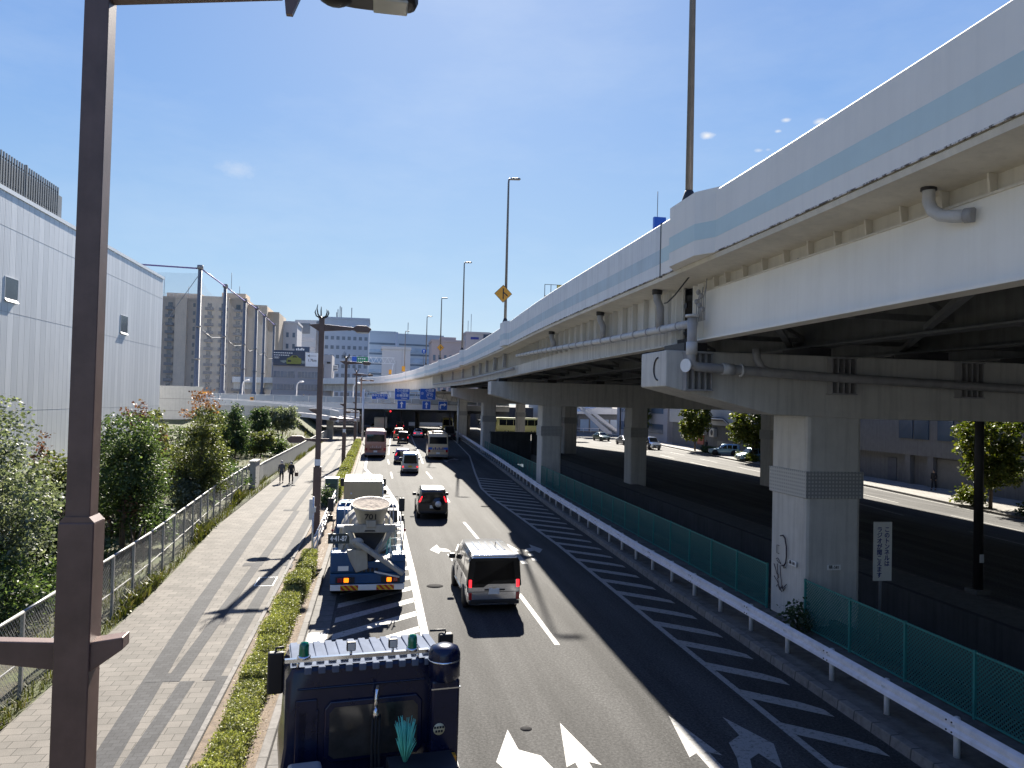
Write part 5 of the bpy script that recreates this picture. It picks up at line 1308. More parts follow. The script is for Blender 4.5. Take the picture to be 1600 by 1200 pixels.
for i, y in enumerate(yy):
    o = (src if i == 0 else src2) if i < 2 else (src if i % 2 == 0 else src2).copy()
    if i >= 2: COL.objects.link(o)
    o.location = (-2.40 + r_.uniform(-.06,.06), y, .12); o.scale = (r_.uniform(.88,1.12), 1.0, r_.uniform(.85,1.15))
    tag(o, 'clipped yellow green hedge block, %s from the bottom of the picture' % wh[i], 'hedge', 'clipped hedge along the kerb')
y = 50.5; k = 0
far = None
for y in (50.5,57,63.5,70,76.5,83,90,97,104):
    if far is None: far = hedge_mesh(6.2, .62, .85, 6500, .10).build('hedge', ['hedge_core', HL]); o = far
    else: o = far.copy(); COL.objects.link(o)
    o.location = (-2.44, y, .12); o.scale = (1, 1, r_.uniform(.9,1.08))
    tag(o, 'long far hedge section, %s beyond the green cabinet' % wh[k], 'hedge', 'far hedge along the kerb'); k += 1
# leaf litter in the strip beside the kerb
b = MB()
for _ in range(2600):
    x, y = r_.uniform(-2.12,-1.95) if r_.random() < .6 else r_.uniform(-3.0,-2.0), r_.uniform(12,48); a = r_.uniform(0,PI); l = r_.uniform(.02,.05)
    b.add([(x,y,.14),(x+l*math.cos(a),y+l*math.sin(a),.15),(x+l*math.cos(a)-l*.5*math.sin(a),y+l*math.sin(a)+l*.5*math.cos(a),.145)], [(0,1,2)])
tag(b.build('leaf_litter', leafmat('leaf_litter', (.10,.06,.03), (.2,.13,.06), (.28,.2,.1), .1)), kind='stuff')

# ------------------------------------------------------------------ left mesh fence, gate pillar and slatted fence
M['chain_link'] = meshmat('chain_link', (.26,.27,.275), 1, .06, .010, .3)
M['fence_post'] = mat('fence_post', (.30,.30,.295), .45, .3, var=.12, streak=.2)
t = thing('mesh_fence', 'grey chain link fence along the pavement below the shrubs, up to the gate pillar', 'fence', (0,0,.15))
fx = lambda y: lerp_pts(FL, y) - .38
yy = frange(8, 55, 1.96)
post = None
for i, y in enumerate(yy):
    if post is None:
        b = MB(); b.box(-.035,.035,-.035,.035,-.2,1.78); post = b.build('post', 'fence_post', t, (fx(y), y, 0))
    else: link_copy(post, t, (fx(y), y, 0))
    if i == len(yy)-1: break
    y2 = yy[i+1]
    b = MB(); b.tube([(fx(y), y, 1.78), (fx(y2), y2, 1.78)], .035, 6); b.build('top_rail', 'fence_post', t)
    b = MB(); b.beam((fx(y), y, .75), (fx(y2), y2, .75), .03, .03); b.build('middle_rail', 'fence_post', t)
    b = MB(); b.add([(fx(y),y,.05),(fx(y2),y2,.05),(fx(y2),y2,1.76),(fx(y),y,1.76)], [(0,1,2,3)]); b.build('mesh_panel', 'chain_link', t)
t = thing('gate_pillar', 'weathered grey concrete gate pillar between the two left fences', 'gate pillar', (-8.25, 56.5, .1))
b = MB(); b.box(-.2,.2,-1.6,.3,0,1.95); b.build('wall', 'concrete', t, bevel=.02)
b = MB(); b.box(-.25,.25,-1.65,.35,1.95,2.03); b.build('cap', 'concrete', t)
b = MB(); b.box(-.06,.06,.7,.85,0,1.9); b.build('gate_post', 'bark', t)
t = thing('slat_fence', 'pale grey fence of close vertical slats beyond the gate pillar', 'fence', (0,0,.15))
M['slat'] = mat('slat', (.36,.37,.36), .5, .2, var=.1, streak=.15)
fy = lambda y: lerp_pts(FL, y) - .12
yy = frange(58, 138, 2.0); post = None
for i, y in enumerate(yy[:-1]):
    y2 = yy[i+1]; b = MB()
    for k in range(13):
        f = (k+.5)/13; yk = y + (y2-y)*f; b.box(fy(yk)-.015, fy(yk)+.015, yk-.055, yk+.055, .06, 1.42)
    b.build('slat_panel', 'slat', t)
    b = MB(); b.beam((fy(y),y,1.46), (fy(y2),y2,1.46), .07, .05); b.build('top_rail', 'fence_post', t)
    if post is None: b = MB(); b.box(-.04,.04,-.04,.04,-.1,1.5); post = b.build('post', 'fence_post', t, (fy(y)-.04,y,0))
    else: link_copy(post, t, (fy(y)-.04, y, 0))

# ------------------------------------------------------------------ brown lamp standards along the hedge
def claws(t, z):
    for k in range(5):
        a = .5 + 2*PI*k/5; c, s = math.cos(a), math.sin(a)
        q = 1.0 if k % 2 else .68
        b = MB(); b.tube([(0,0,z),(.2*c*q,.2*s*q,z+.04),(.40*c*q,.40*s*q,z+.16*q),(.50*c*q,.50*s*q,z+.42*q),(.44*c*q,.44*s*q,z+.62*q)], [.045,.04,.036,.03,.012], 6)
        b.build('claw', 'dark_steel', t)
def lamp_head(t, x, z, d):
    b = MB(); b.prism([(x,z+.06),(x+d*.15,z+.16),(x+d*.62,z+.16),(x+d*.85,z+.02),(x+d*.72,z-.16),(x+d*.14,z-.16),(x-d*.02,z-.02)], -.19, .19, 'y')
    h = b.build('lamp_head', 'brown_steel', t, bevel=.02)
    b = MB(); b.box(min(x+d*.18,x+d*.68), max(x+d*.18,x+d*.68), -.15, .15, z-.19, z-.155); b.build('diffuser', 'lamp_glass', h)
def lamp(label, loc):
    t = thing('street_lamp', label, 'street lamp', loc, 0, 'brown lamp standards along the hedge')
    b = MB(); b.box(-.18,.18,-.18,.18,0,3.15); b.build('pole_base', 'brown_steel', t, bevel=.015)
    b = MB(); b.box(-.125,.125,-.125,.125,3.15,10.25); b.build('pole', 'brown_steel', t, bevel=.012)
    b = MB(); b.prism([(-.62,9.93),(-.12,9.98),(1.55,9.86),(1.55,9.74),(-.12,9.62),(-.5,9.85)], -.06, .06, 'y'); b.build('top_arm', 'brown_steel', t, bevel=.01)
    lamp_head(t, 1.5, 9.80, 1)
    b = MB(); b.prism([(-.65,4.49),(.5,4.49),(.42,4.40),(.0,4.30),(-.65,4.40)], -.05, .05, 'y'); b.build('lower_arm', 'brown_steel', t, bevel=.01)
    lamp_head(t, -.62, 4.44, -1)
    b = MB(); b.prism([(-.12,5.9),(-.5,5.9),(-.42,5.80),(-.12,5.64)], -.09, .09, 'y'); b.build('bracket', 'brown_steel', t)
    b = MB(); b.box(-.135,.135,-.14,-.12,3.2,3.5); b.build('notice', 'sign_white', t)
    claws(t, 10.25)
    return t
l0 = lamp('brown lamp standard with two lamp heads beside the railing and the mixer lorry', (-2.72, 37.9, .14))
dup(l0, (-3.0, 74.7, .14), None, 'second brown lamp standard behind the mixer lorry, beside the far hedge')
dup(l0, (-3.0, 112, .14), None, 'third brown lamp standard, in line with the green highway sign')
dup(l0, (-3.0, 146, .14), None, 'farthest small brown lamp standard in front of the crossing footbridge')
# the big one beside the bridge
ZL = .17
t = thing('street_lamp', 'big brown box section lamp post close to the camera at the left', 'street lamp', (-2.63, 7.62, .14))
b = MB(); b.box(-.15,.15,-.13,.17,0,5.28); b.build('pole_base', 'brown_steel', t, bevel=.012)
b = MB(); b.box(-.105,.105,-.10,.11,5.28,10.75); b.build('pole', 'brown_steel', t, bevel=.008)
b = MB(); b.prism([(-.15,5.28),(.15,5.28),(.105,5.33),(-.105,5.33)], -.12, .14, 'y'); b.build('collar', 'brown_steel', t)
b = MB(); b.prism([(.1,10.50),(1.62,10.44),(1.62,10.30),(.1,10.08)], -.06, .06, 'y'); b.build('top_arm', 'brown_steel', t, bevel=.01)
b = MB(); b.cyl((1.58,0,10.45),(2.2,0,10.47),.085,n=10); b.prism([(1.62,10.5),(1.86,10.5),(1.72,10.14),(1.66,10.14)], -.03, .03, 'y'); b.build('arm_joint', 'brown_steel', t)
b = MB(); b.ell((2.12,0,10.46),(.22,.18,.18)); b.prism([(2.0,-.12),(2.3,-.17),(2.78,-.19),(2.90,-.12),(2.92,0),(2.90,.12),(2.78,.19),(2.3,.17),(2.0,.12)], 10.34, 10.54, 'z'); h_ = b.build('lamp_head', 'dark_steel', t, bevel=.05)
b = MB(); b.box(2.48,2.82,-.14,.14,10.315,10.35); b.build('diffuser', 'lamp_glass', h_, bevel=.03)
b = MB(); b.prism([(-.14,4.20),(-1.7,4.28),(-1.7,4.18),(-.14,3.95)], -.07, .07, 'y'); b.build('lower_arm', 'brown_steel', t, bevel=.01)
lamp_head(t, -1.65, 4.22, -1)
b = MB(); b.prism([(.13,4.20),(.42,4.24),(.42,4.13),(.13,3.92)], -.1, .1, 'y'); b.build('stub_arm', 'brown_steel', t, bevel=.01)

# railing, cabinet, sign post at the hedge gap
t = thing('pipe_railing', 'white pipe railing between the two hedges, beside the mixer lorry', 'railing', (0,0,.13))
M['rail_white'] = mat('rail_white', (.6,.6,.58), .4, .2, var=.1, streak=.3)
for y in frange(31.2, 47.2, 2.0):
    b = MB(); b.cyl((-2.3,y,-.1),(-2.3,y,.95),.035,n=8); b.build('post', 'rail_white', t)
for z in (.4,.68,.93):
    b = MB(); b.cyl((-2.3,31.2,z),(-2.3,47.2,z),.027,n=8); b.build('rail', 'rail_white', t)
t = thing('utility_cabinet', 'dark green street utility cabinet at the start of the far hedge', 'cabinet', (-2.62,48.9,.13))
b = MB(); b.box(-.38,.38,-.45,.45,0,1.48); b.build('body', 'cabinet_green', t, bevel=.02) if 'cabinet_green' in M else None
M['cabinet_green'] = mat('cabinet_green', (.03,.075,.06), .45, var=.15, streak=.2)
if not t.children: b.build('body', 'cabinet_green', t, bevel=.02)
b = MB(); b.box(-.43,.43,-.5,.5,1.48,1.54); b.build('lid', 'galv', t)
b = MB(); b.box(-.30,.30,-.47,-.45,.5,1.35); b.build('door', 'cabinet_green', t)
b = MB()
for k in range(6): b.box(-.24,.24,-.478,-.468,.62+.1*k,.66+.1*k)
b.build('louvre', 'black', t)
plant('shrub', 'small dark bush in front of the green cabinet', 'shrub', (-2.85,47.0,.13), [(0,0,.55,.4,.5)], 1, 900, .12, .5, .03, 31)
t = thing('sign_post', 'thin grey post with small back-facing plates at the near end of the railing', 'sign post', (-2.33,30.9,.13))
b = MB(); b.cyl((0,0,-.1),(0,0,2.6),.035,n=8); b.build('post', 'galv', t)
b = MB(); b.box(-.16,-.02,-.015,.015,1.7,2.5); b.build('plate', 'galv', t); b = MB(); b.box(-.1,.1,-.05,-.03,2.0,2.2); b.build('plate', 'galv', t)

# ------------------------------------------------------------------ people
SKIN = mat('skin', (.42,.27,.19), .55, var=.05)
def skinned(name, verts, edges, rads, material, parent, sub=2):
    me = bpy.data.meshes.new(name); me.from_pydata(verts, edges, [])
    o = bpy.data.objects.new(name, me); COL.objects.link(o); o.parent = parent
    me.materials.append(material if not isinstance(material, str) else M[material])
    m = o.modifiers.new('skin', 'SKIN'); m.use_smooth_shade = True
    for sv_, r in zip(me.skin_vertices[0].data, rads): sv_.radius = (r, r*.85) if isinstance(r, (int,float)) else r
    me.skin_vertices[0].data[0].use_root = True
    s = o.modifiers.new('sub', 'SUBSURF'); s.levels = sub; s.render_levels = sub
    return o
def person(label, loc, rz, coat, trousers, hair, h=1.68, step=.16, long_=False, mask=False, bag=None, hairlong=False, group=None):
    t = thing('person', label, 'person', loc, rz, group); k = h/1.7
    P = lambda x, y, z: (x*k, y*k, z*k)
    # pelvis spine neck head, arms, legs; facing -y
    V = [P(0,0,.92),P(0,0,1.12),P(0,-.01,1.34),P(0,-.01,1.45),P(0,-.03,1.53),P(0,-.03,1.62),
         P(-.17,0,1.38),P(-.22,.05+step*.3,1.13),P(-.22,-.02+step*.2,.90),P(-.22,-.05+step*.2,.81),
         P(.17,0,1.38),P(.22,.04-step*.3,1.13),P(.22,-.08-step*.3,.90),P(.22,-.11-step*.3,.81),
         P(-.09,0,.86),P(-.10,-step*.6,.50),P(-.10,-step*.7,.08),P(-.10,-step*.7-.14,.03),
         P(.09,0,.86),P(.10,step*.45,.50),P(.10,step*1.1,.10),P(.10,step*1.1-.13,.04)]
    E = [(0,1),(1,2),(2,3),(3,4),(4,5),(2,6),(6,7),(7,8),(8,9),(2,10),(10,11),(11,12),(12,13),(0,14),(14,15),(15,16),(16,17),(0,18),(18,19),(19,20),(20,21)]
    Rr = [.13,.12,.13,.055,.095,.085,.06,.045,.035,.035,.06,.045,.035,.035,.085,.06,.042,.04,.085,.06,.042,.04]
    skinned('body', V, E, [r*k for r in Rr], SKIN, t)
    cv = [V[0],V[1],V[2],P(0,-.01,1.42),V[6],V[7],V[8],V[10],V[11],V[12],P(0,0,.70 if long_ else .82)]
    skinned('jacket', cv, [(0,1),(1,2),(2,3),(2,4),(4,5),(5,6),(2,7),(7,8),(8,9),(0,10)], [r*k for r in (.165,.155,.165,.075,.085,.066,.055,.085,.066,.055,.18 if long_ else .155)], coat, t)
    skinned('trousers', [V[0],V[14],V[15],P(-.10,-step*.7,.13),V[18],V[19],P(.10,step*1.08,.14)], [(0,1),(1,2),(2,3),(0,4),(4,5),(5,6)], [r*k for r in (.14,.10,.075,.06,.10,.075,.06)], trousers, t)
    b = MB()
    b.ell(P(0,.0,1.605), (.098*k,.115*k,.115*k))
    if hairlong: b.ell(P(0,.06,1.5), (.1*k,.06*k,.14*k))
    hm = b.build('hair', hair, t)
    b = MB(); b.ell(P(0,-.075,1.575),(.072*k,.055*k,.092*k)); f_ = b.build('face', 'mask_white' if False else SKIN, t)
    b = MB()
    for s in (-1, 1): b.ell(P(s*.03,-.125,1.60),(.012*k,.008*k,.008*k))
    b.build('eyes', 'black', f_)
    if mask: b = MB(); b.ell(P(0,-.10,1.54),(.068*k,.045*k,.05*k)); b.build('face_mask', 'sign_white', t)
    b = MB()
    for q in (17, 21): v = V[q]; b.ell((v[0], v[1]+.04*k, .045*k), (.052*k,.14*k,.055*k))
    b.build('shoes', 'black', t)
    return t
M['coat_grey'] = mat('coat_grey', (.10,.10,.105), .85); M['coat_black'] = mat('coat_black', (.016,.016,.02), .8); M['trouser_dark'] = mat('trouser_dark', (.014,.015,.02), .85); M['hair_dark'] = mat('hair_dark', (.02,.016,.014), .6); M['hair_grey'] = mat('hair_grey', (.22,.21,.20), .6)
person('elderly person in a grey jacket walking towards the camera, left of the pair', (-6.85,59.4,.15), R(6), 'coat_grey', 'trouser_dark', 'hair_grey', 1.66, .10, mask=True)
person('person in a long black coat carrying a brown bag, right of the pair', (-6.12,59.0,.15), R(-3), 'coat_black', 'trouser_dark', 'hair_dark', 1.66, .14, True, mask=True, hairlong=True)
b = MB(); b.box(-5.86,-5.60,58.80,58.94,.72,1.02); bg_ = tag(b.build('handbag', mat('bag_brown', (.09,.055,.04), .6), bevel=.03), 'brown handbag held by the person in the black coat', 'handbag')
b = MB(); b.tube([(-5.82,58.87,1.02),(-5.78,58.87,1.16),(-5.68,58.87,1.16),(-5.64,58.87,1.02)], .012, 5); b.build('handles', 'black', bg_)
# ------------------------------------------------------------------ buildings, left and far
def cladding():
    m, nt, b = _nodes('metal_cladding'); p = _coord(nt)
    sep = nt.nodes.new('ShaderNodeSeparateXYZ'); nt.links.new(p, sep.inputs[0])
    u = _math(nt, 'ADD', sep.outputs[0], sep.outputs[1])
    fr = _math(nt, 'FRACT', _math(nt, 'DIVIDE', u, .92)); line_ = _math(nt, 'LESS_THAN', fr, .045)
    wn = nt.nodes.new('ShaderNodeTexWhiteNoise'); wn.noise_dimensions = '1D'
    nt.links.new(_math(nt, 'FLOOR', _math(nt, 'DIVIDE', u, .92)), wn.inputs['W'])
    c = _mixcol(nt, wn.outputs[0], (.56,.575,.60), (.70,.71,.73))
    rib = _math(nt, 'SINE', _math(nt, 'MULTIPLY', u, 2*PI/.23))
    c = _mixcol(nt, _ramp(nt, _noise(nt, _map(nt, p, (1,1,.15)), 1.2, 4), [(.35, g3(0)), (.75, g3(.5))]), c, (.47,.485,.51))
    c = _mixcol(nt, line_, c, (.26,.27,.29))
    nt.links.new(c, b.inputs['Base Color']); b.inputs['Metallic'].default_value = .25; b.inputs['Roughness'].default_value = .42
    _bump(nt, b, rib, .10, .02); return m
M['cladding'] = cladding()
M['trim_white'] = mat('trim_white', (.72,.73,.74), .4, .2, var=.05)
M['louvre'] = mat('louvre', (.16,.175,.19), .45, .4, var=.12)
t = thing('clad_building', 'big windowless building clad in pale grey ribbed metal at the left edge', 'building', (-26,0,0))
b = MB(); b.box(-40,0,-30,99.2,-.5,20.45); b.build('wall', 'cladding', t)
b = MB(); b.box(-40.1,.08,-30.1,99.3,20.45,20.75); b.build('parapet_cap', 'trim_white', t)
M['joint_grey'] = mat('joint_grey', (.36,.37,.39), .6)
for z in (18.05,12.1,5.1):
    b = MB(); b.box(0,.008,-30,99.2,z-.012,z+.012); b.build('panel_joint', 'joint_grey', t)
for y0, y1, z0, z1 in ((59.25,61.2,13.0,14.55),(84.0,86.2,12.75,14.5)):
    b = MB()
    for q in ((y0-.05,y0,z0-.05,z1+.05),(y1,y1+.05,z0-.05,z1+.05)): b.box(0,.04,*q)
    b.box(0,.04,y0,y1,z1,z1+.05); b.add([(0.0,y0,z0+.1),(.16,y0,z0-.16),(.16,y1,z0-.16),(0.0,y1,z0+.1)], [(0,1,2,3)])
    w_ = b.build('window', 'trim_white', t)
    b = MB(); b.box(.002,.03,y0,y1,z0,z1); b.build('pane', 'window_grey', w_)
for y0 in range(14, 68, 6):
    b = MB()
    for k in range(15): b.box(-.1,-.02,y0+.4*k+.05,y0+.4*k+.2,20.75,23.15)
    b.box(-.16,-.1,y0,y0+6,21.0,21.1); b.box(-.16,-.1,y0,y0+6,22.7,22.8); b.box(-.18,0,y0-.08,y0+.08,20.75,23.25)
    b.build('louvre_screen', 'louvre', t)
b = MB(); b.box(-14,-.6,10,70,20.75,22.9); b.build('roof_plant', 'louvre', t)
M['block_wall'] = mat('block_wall', (.47,.46,.44), .85, var=.08, streak=.25)
t = thing('boundary_wall', 'pale boundary wall between the clad building and the netting poles', 'wall', (0,115,0))
b = MB(); b.box(-34,-24.4,0,.3,0,7.7); b.build('high_wall', 'block_wall', t); b = MB(); b.box(-24.4,-13.5,0,.3,0,5.2); b.build('low_wall', 'block_wall', t)
b = MB()
for z in (2.5,4.2,5.9): b.box(-34,-24.4,-.012,0,z-.02,z+.02)
b.build('course_joint', 'concrete_dark', t)

def net():
    m, nt, b = _nodes('net_mesh'); sep = nt.nodes.new('ShaderNodeSeparateXYZ'); nt.links.new(_coord(nt), sep.inputs[0])
    a = None
    for v in (_math(nt, 'ADD', sep.outputs[0], sep.outputs[1]), sep.outputs[2]):
        f = _math(nt, 'LESS_THAN', _math(nt, 'FRACT', _math(nt, 'DIVIDE', v, .12)), .10)
        a = f if a is None else _math(nt, 'MAXIMUM', a, f)
    nt.links.new(a, b.inputs['Alpha']); b.inputs['Base Color'].default_value = (.22,.24,.28,1); b.inputs['Roughness'].default_value = .9
    return m
M['net_mesh'] = net(); M['pole_grey'] = mat('pole_grey', (.20,.205,.215), .5, .3, var=.15, streak=.2)
M['cable_violet'] = mat('cable_violet', (.13,.11,.30), .5)
t = thing('netting_enclosure', 'tall grey poles carrying fine safety netting in front of the brown apartments', 'netting', (0,0,0))
PO = [(-33,150),(-33,174),(-33,199),(-32.6,215),(-33.2,234),(-34,262)]
for x, y in PO:
    b = MB(); b.tube([(x,y,0),(x,y,7.5),(x,y,7.6),(x,y,30)], [.75,.7,.48,.36], 12); b.cyl((x,y,29.8),(x,y,30.5),.55,n=10)
    for z in (13,19): b.cyl((x,y,z),(x,y,z+.3),.55,n=10)
    b.build('pole', 'pole_grey', t)
for (xa, ya), (xb, yb) in zip(PO, PO[1:]):
    b = MB(); b.tube([(xa,ya,30),(xb,yb,30)], .14, 6); b.build('top_cable', 'cable_violet', t)
    b = MB(); b.tube([(xa,ya,19),((xa+xb)/2,(ya+yb)/2,18),(xb,yb,19)], .05, 5); b.build('cable', 'pole_grey', t)
    b = MB(); n = 6; vs = []
    for k in range(n+1):
        f = k/n; sag = 2.6*4*f*(1-f); vs += [(xa+(xb-xa)*f,ya+(yb-ya)*f,4),(xa+(xb-xa)*f,ya+(yb-ya)*f,28.6-sag*.8)]
    b.add(vs, [(2*k,2*k+2,2*k+3,2*k+1) for k in range(n)]); b.build('net', 'net_mesh', t)
b = MB(); b.tube([(-33,150,29.9),(-55,150,30.3),(-80,150,30.6)], .16, 6); b.build('top_cable', 'cable_violet', t)
b = MB(); b.add([(-80,150,4),(-33,150,4),(-33,150,29),(-55,150,28.4),(-80,150,29)], [(0,1,2,3,4)]); b.build('net', 'net_mesh', t)
b = MB(); b.tube([(-33,150,29),(-38,150,21),(-44,150,12)], .06, 5); b.build('cable', 'pole_grey', t)

M['apartment'] = mat('apartment', (.60,.49,.37), .85, var=.10, scale=.4, streak=.25)
M['apartment_dark'] = mat('apartment_dark', (.45,.37,.285), .85, var=.1, scale=.4, streak=.2)
M['balcony_grey'] = mat('balcony_grey', (.13,.14,.15), .6, var=.2)
t = thing('apartment_building', 'tall brown apartment block with stacked balconies behind the netting', 'apartment building', (0,300,0))
k_ = 300/245.
def XX(x): return x*k_
def ZZ(z): return 6.6+(z-6.6)*k_
secs = [(-74,-67,35.4,0,'apartment'),(-67,-60.5,35.7,1.5,'apartment_dark'),(-60.5,-57.2,35.7,-.8,'apartment'),(-57.2,-53.5,35.4,.6,'apartment_dark'),(-53.5,-45,36.0,-1.6,'apartment'),(-45,-40,36.0,0.2,'apartment_dark'),(-40,-34.4,34.4,3,'apartment'),(-34.4,-31,32.7,6,'apartment_dark')]
for x0, x1, z, dy, mm in secs:
    b = MB(); b.box(XX(x0),XX(x1),dy,28,0,ZZ(z)); b.box(XX(x0)-.0,XX(x1),dy-.15,dy,ZZ(z)-.6,ZZ(z)+.3); b.build('wall', mm, t)
win = None; bal = None; small = None
for fl in range(12):
    z = 5.5 + 2.95*fl
    if z > 40: break
    for x, dy, kind in ((-65.6,1.5,'s'),(-62.3,1.5,'b'),(-55.3,.6,'s'),(-50.5,-1.6,'b'),(-46.5,-1.6,'b'),(-42.5,.2,'b'),(-71,0,'s')):
        X = XX(x)
        if win is None: b = MB(); b.box(-.75,.75,-.05,0,0,1.5); win = b.build('window', 'window_grey', t, (X,dy,z+.9))
        else: link_copy(win, t, (X,dy,z+.9), scale=(1 if kind == 'b' else .55,1,1))
        if kind == 'b':
            if bal is None: b = MB(); b.box(-1.5,1.5,-1.0,-.06,0,1.05); bal = b.build('balcony', 'balcony_grey', t, (X,dy,z-.25))
            else: link_copy(bal, t, (X,dy,z-.25))
b = MB(); b.box(XX(-64),XX(-54),4,12,ZZ(35.7),ZZ(35.7)+2); b.build('roof_house', 'apartment', t)
b = MB(); b.box(XX(-48),XX(-41),4,14,ZZ(36),ZZ(36)+2.5); b.build('roof_house', 'apartment', t)
for x, h in ((-65,8),(-58,5),(-45.5,11),(-43,6)):
    b = MB(); b.cyl((XX(x),5,ZZ(35.5)),(XX(x),5,ZZ(35.5)+h),.1,n=5); b.build('aerial', 'pole_grey', t)
b = MB()
for q in range(9): b.cyl((XX(-65)+1.4*q,1.8,ZZ(35.7)),(XX(-65)+1.4*q,1.8,ZZ(35.7)+1.4),.05,n=4)
b.box(XX(-65),XX(-65)+11.2,1.75,1.85,ZZ(35.7)+1.3,ZZ(35.7)+1.4); b.build('roof_railing', 'galv', t)

def tower(name, label, loc, x0, x1, dep, z1, wallm, rows, winm, fw=.0, z0=0, rz=0, cat='office building', skip=0, wins=None, h=1.6, side=False):
    t = thing(name, label, cat, loc, rz)
    b = MB(); b.box(x0,x1,0,dep,z0,z1); b.build('wall', wallm, t)
    b = MB(); b.box(x0-.3,x1+.3,-.3,dep+.3,z1,z1+.9); b.build('roof_edge', wallm, t)
    if rows:
        pitch = (z1-z0-4)/rows
        for r in range(rows):
            z = z0 + 3 + pitch*r
            if wins is None:
                b = MB(); b.box(x0+fw,x1-fw,-.12,0,z,z+h); b.build('window_band', winm, t)
                if side:
                    b = MB(); b.box(x1 if side > 0 else x0-.12, x1+.12 if side > 0 else x0, 1.5,dep-1.5,z,z+h); b.build('window_band', winm, t)
            else:
                n, ww = wins
                for k in range(n):
                    xc = x0 + (x1-x0)*(k+.5)/n
                    b = MB(); b.box(xc-ww/2,xc+ww/2,-.1,0,z,z+h); b.build('window', winm, t)
    return t
M['wall_grey'] = mat('wall_grey', (.36,.35,.365), .8, var=.06, streak=.1)
M['wall_pale'] = mat('wall_pale', (.50,.50,.52), .75, var=.06, streak=.1)
M['wall_blue'] = mat('wall_blue', (.26,.33,.44), .45, .2, var=.06, scale=.3)
M['wall_pink'] = mat('wall_pink', (.38,.32,.32), .8, var=.06)
M['wall_bluelight'] = mat('wall_bluelight', (.33,.39,.47), .5, .1, var=.05)
M['window_sky'] = mat('window_sky', (.24,.33,.46), .2, var=.3, scale=.2, spec=.8)
M['window_deep'] = mat('window_deep', (.10,.14,.20), .2, var=.3, scale=.2)
# billboard building
t = tower('billboard_building', 'low grey building with a car billboard and a white distance board on its front', (0,225,0), -29.2,-15.6,18, 15.3,'wall_grey',0,'window_grey')
for z0, z1 in ((12.0,13.7),(8.5,10.1)):
    for x0, x1 in ((-29.0,-23.3),(-22.3,-16.9)):
        b = MB(); b.box(x0,x1,-.1,0,z0,z1); wb = b.build('window', 'window_deep', t)
        b = MB()
        for k in range(1,6): b.box(x0+(x1-x0)*k/6-.03,x0+(x1-x0)*k/6+.03,-.13,-.1,z0,z1)
        b.build('mullion', 'wall_grey', wb)
b = MB(); b.box(-15.2,-13.0,-.5,12,0,18.7); b.build('stair_tower', 'wall_grey', t)
b = MB(); b.box(-14.4,-13.4,-.6,-.5,16.2,16.7); b.build('vent', 'black', t)
b = MB()
for k in range(8): b.box(-29+1.6*k-.06,-29+1.6*k+.06,.4,.8,16.2,19.3)
b.build('billboard_frame', 'dark_steel', t)
t = thing('billboard', 'dark blue billboard showing a yellow green car', 'billboard', (0,224.6,0))
M['board_navy'] = mat('board_navy', (.012,.035,.085), .35, var=.1); M['car_print'] = mat('car_print', (.20,.22,.03), .4, var=.2); M['print_grey'] = mat('print_grey', (.25,.29,.27), .5, var=.2)
b = MB(); b.box(-29.1,-20.45,-.1,.1,15.3,19.6); b.build('panel', 'board_navy', t)
b = MB(); b.prism([(-25.4,15.7),(-21.8,15.7),(-21.4,16.2),(-21.5,17.4),(-22.2,17.6),(-22.7,18.2),(-24.0,18.2),(-24.6,17.7),(-25.4,17.4),(-25.6,16.4)], -.14,-.1,'y'); b.build('car_picture', 'car_print', t)
b = MB(); b.prism([(-23.9,17.65),(-22.6,17.65),(-22.9,18.08),(-23.7,18.08)], -.16,-.14,'y'); b.prism([(-25.2,16.35),(-24.2,16.4),(-24.3,16.9),(-25.2,16.9)], -.16,-.14,'y'); b.prism([(-25.3,15.5),(-21.7,15.5),(-21.6,15.85),(-25.2,15.85)], -.17,-.14,'y'); b.build('car_picture', 'text_black', t)
b = MB(); b.prism([(-27.4,16.6),(-25.7,16.9),(-25.6,16.4),(-26.2,16.0)], -.12,-.1,'y'); b.prism([(-21.4,16.9),(-20.5,16.7),(-20.5,16.0),(-21.3,16.0)], -.12,-.1,'y'); b.build('ground_picture', 'print_grey', t)
b = MB()
for k in range(9): b.box(-29+.58*k,-29+.58*k+.42,-.12,-.1,18.75,18.98)
for k in range(7): b.box(-29+.62*k,-29+.62*k+.44,-.12,-.1,18.1,18.32)
b.build('slogan_lines', 'sign_white', t)
for k in range(4):
    b = MB(); b.tube([(-28.7+.30*k+.22*math.cos(a),-.14,17.5+.22*math.sin(a)) for a in [2*PI*j/14 for j in range(15)]], .045, 5, cap=False); b.build('ring_emblem', 'sign_white', t)
t = thing('distance_board', 'white board with a left arrow and 1.7km', 'billboard', (0,224.5,0))
b = MB(); b.box(-20.3,-16.9,-.1,.1,15.2,19.1); b.build('panel', 'sign_white', t)
b = MB(); b.box(-19.6,-17.3,-.13,-.1,18.2,18.28); b.prism([(-19.8,18.24),(-19.2,18.6),(-19.1,18.5),(-19.5,18.24),(-19.1,17.98),(-19.2,17.88)], -.13,-.1,'y'); b.build('arrow', 'text_black', t)
text('1.7km', 1.0, 'text_black', t, (-18.5,-.13,16.95), (PI/2,0,0), 'distance', bold=.01)
t = thing('roof_sign', 'small dark roof sign above the car billboard', 'sign', (0,228,19.5))
b = MB(); b.box(-23.8,-19.6,0,.2,0,1.5); b.build('panel', 'board_navy', t)
b = MB()
for k in range(5): b.box(-23.4+.5*k,-23.1+.5*k,-.03,0,.4,.9+.2*(k%2))
b.build('lettering', 'sign_white', t)
b = MB()
for k in range(3): b.cyl((-23+1.5*k,.1,-4.2),(-23+1.5*k,.1,0),.08,n=5)
b.build('legs', 'dark_steel', t)
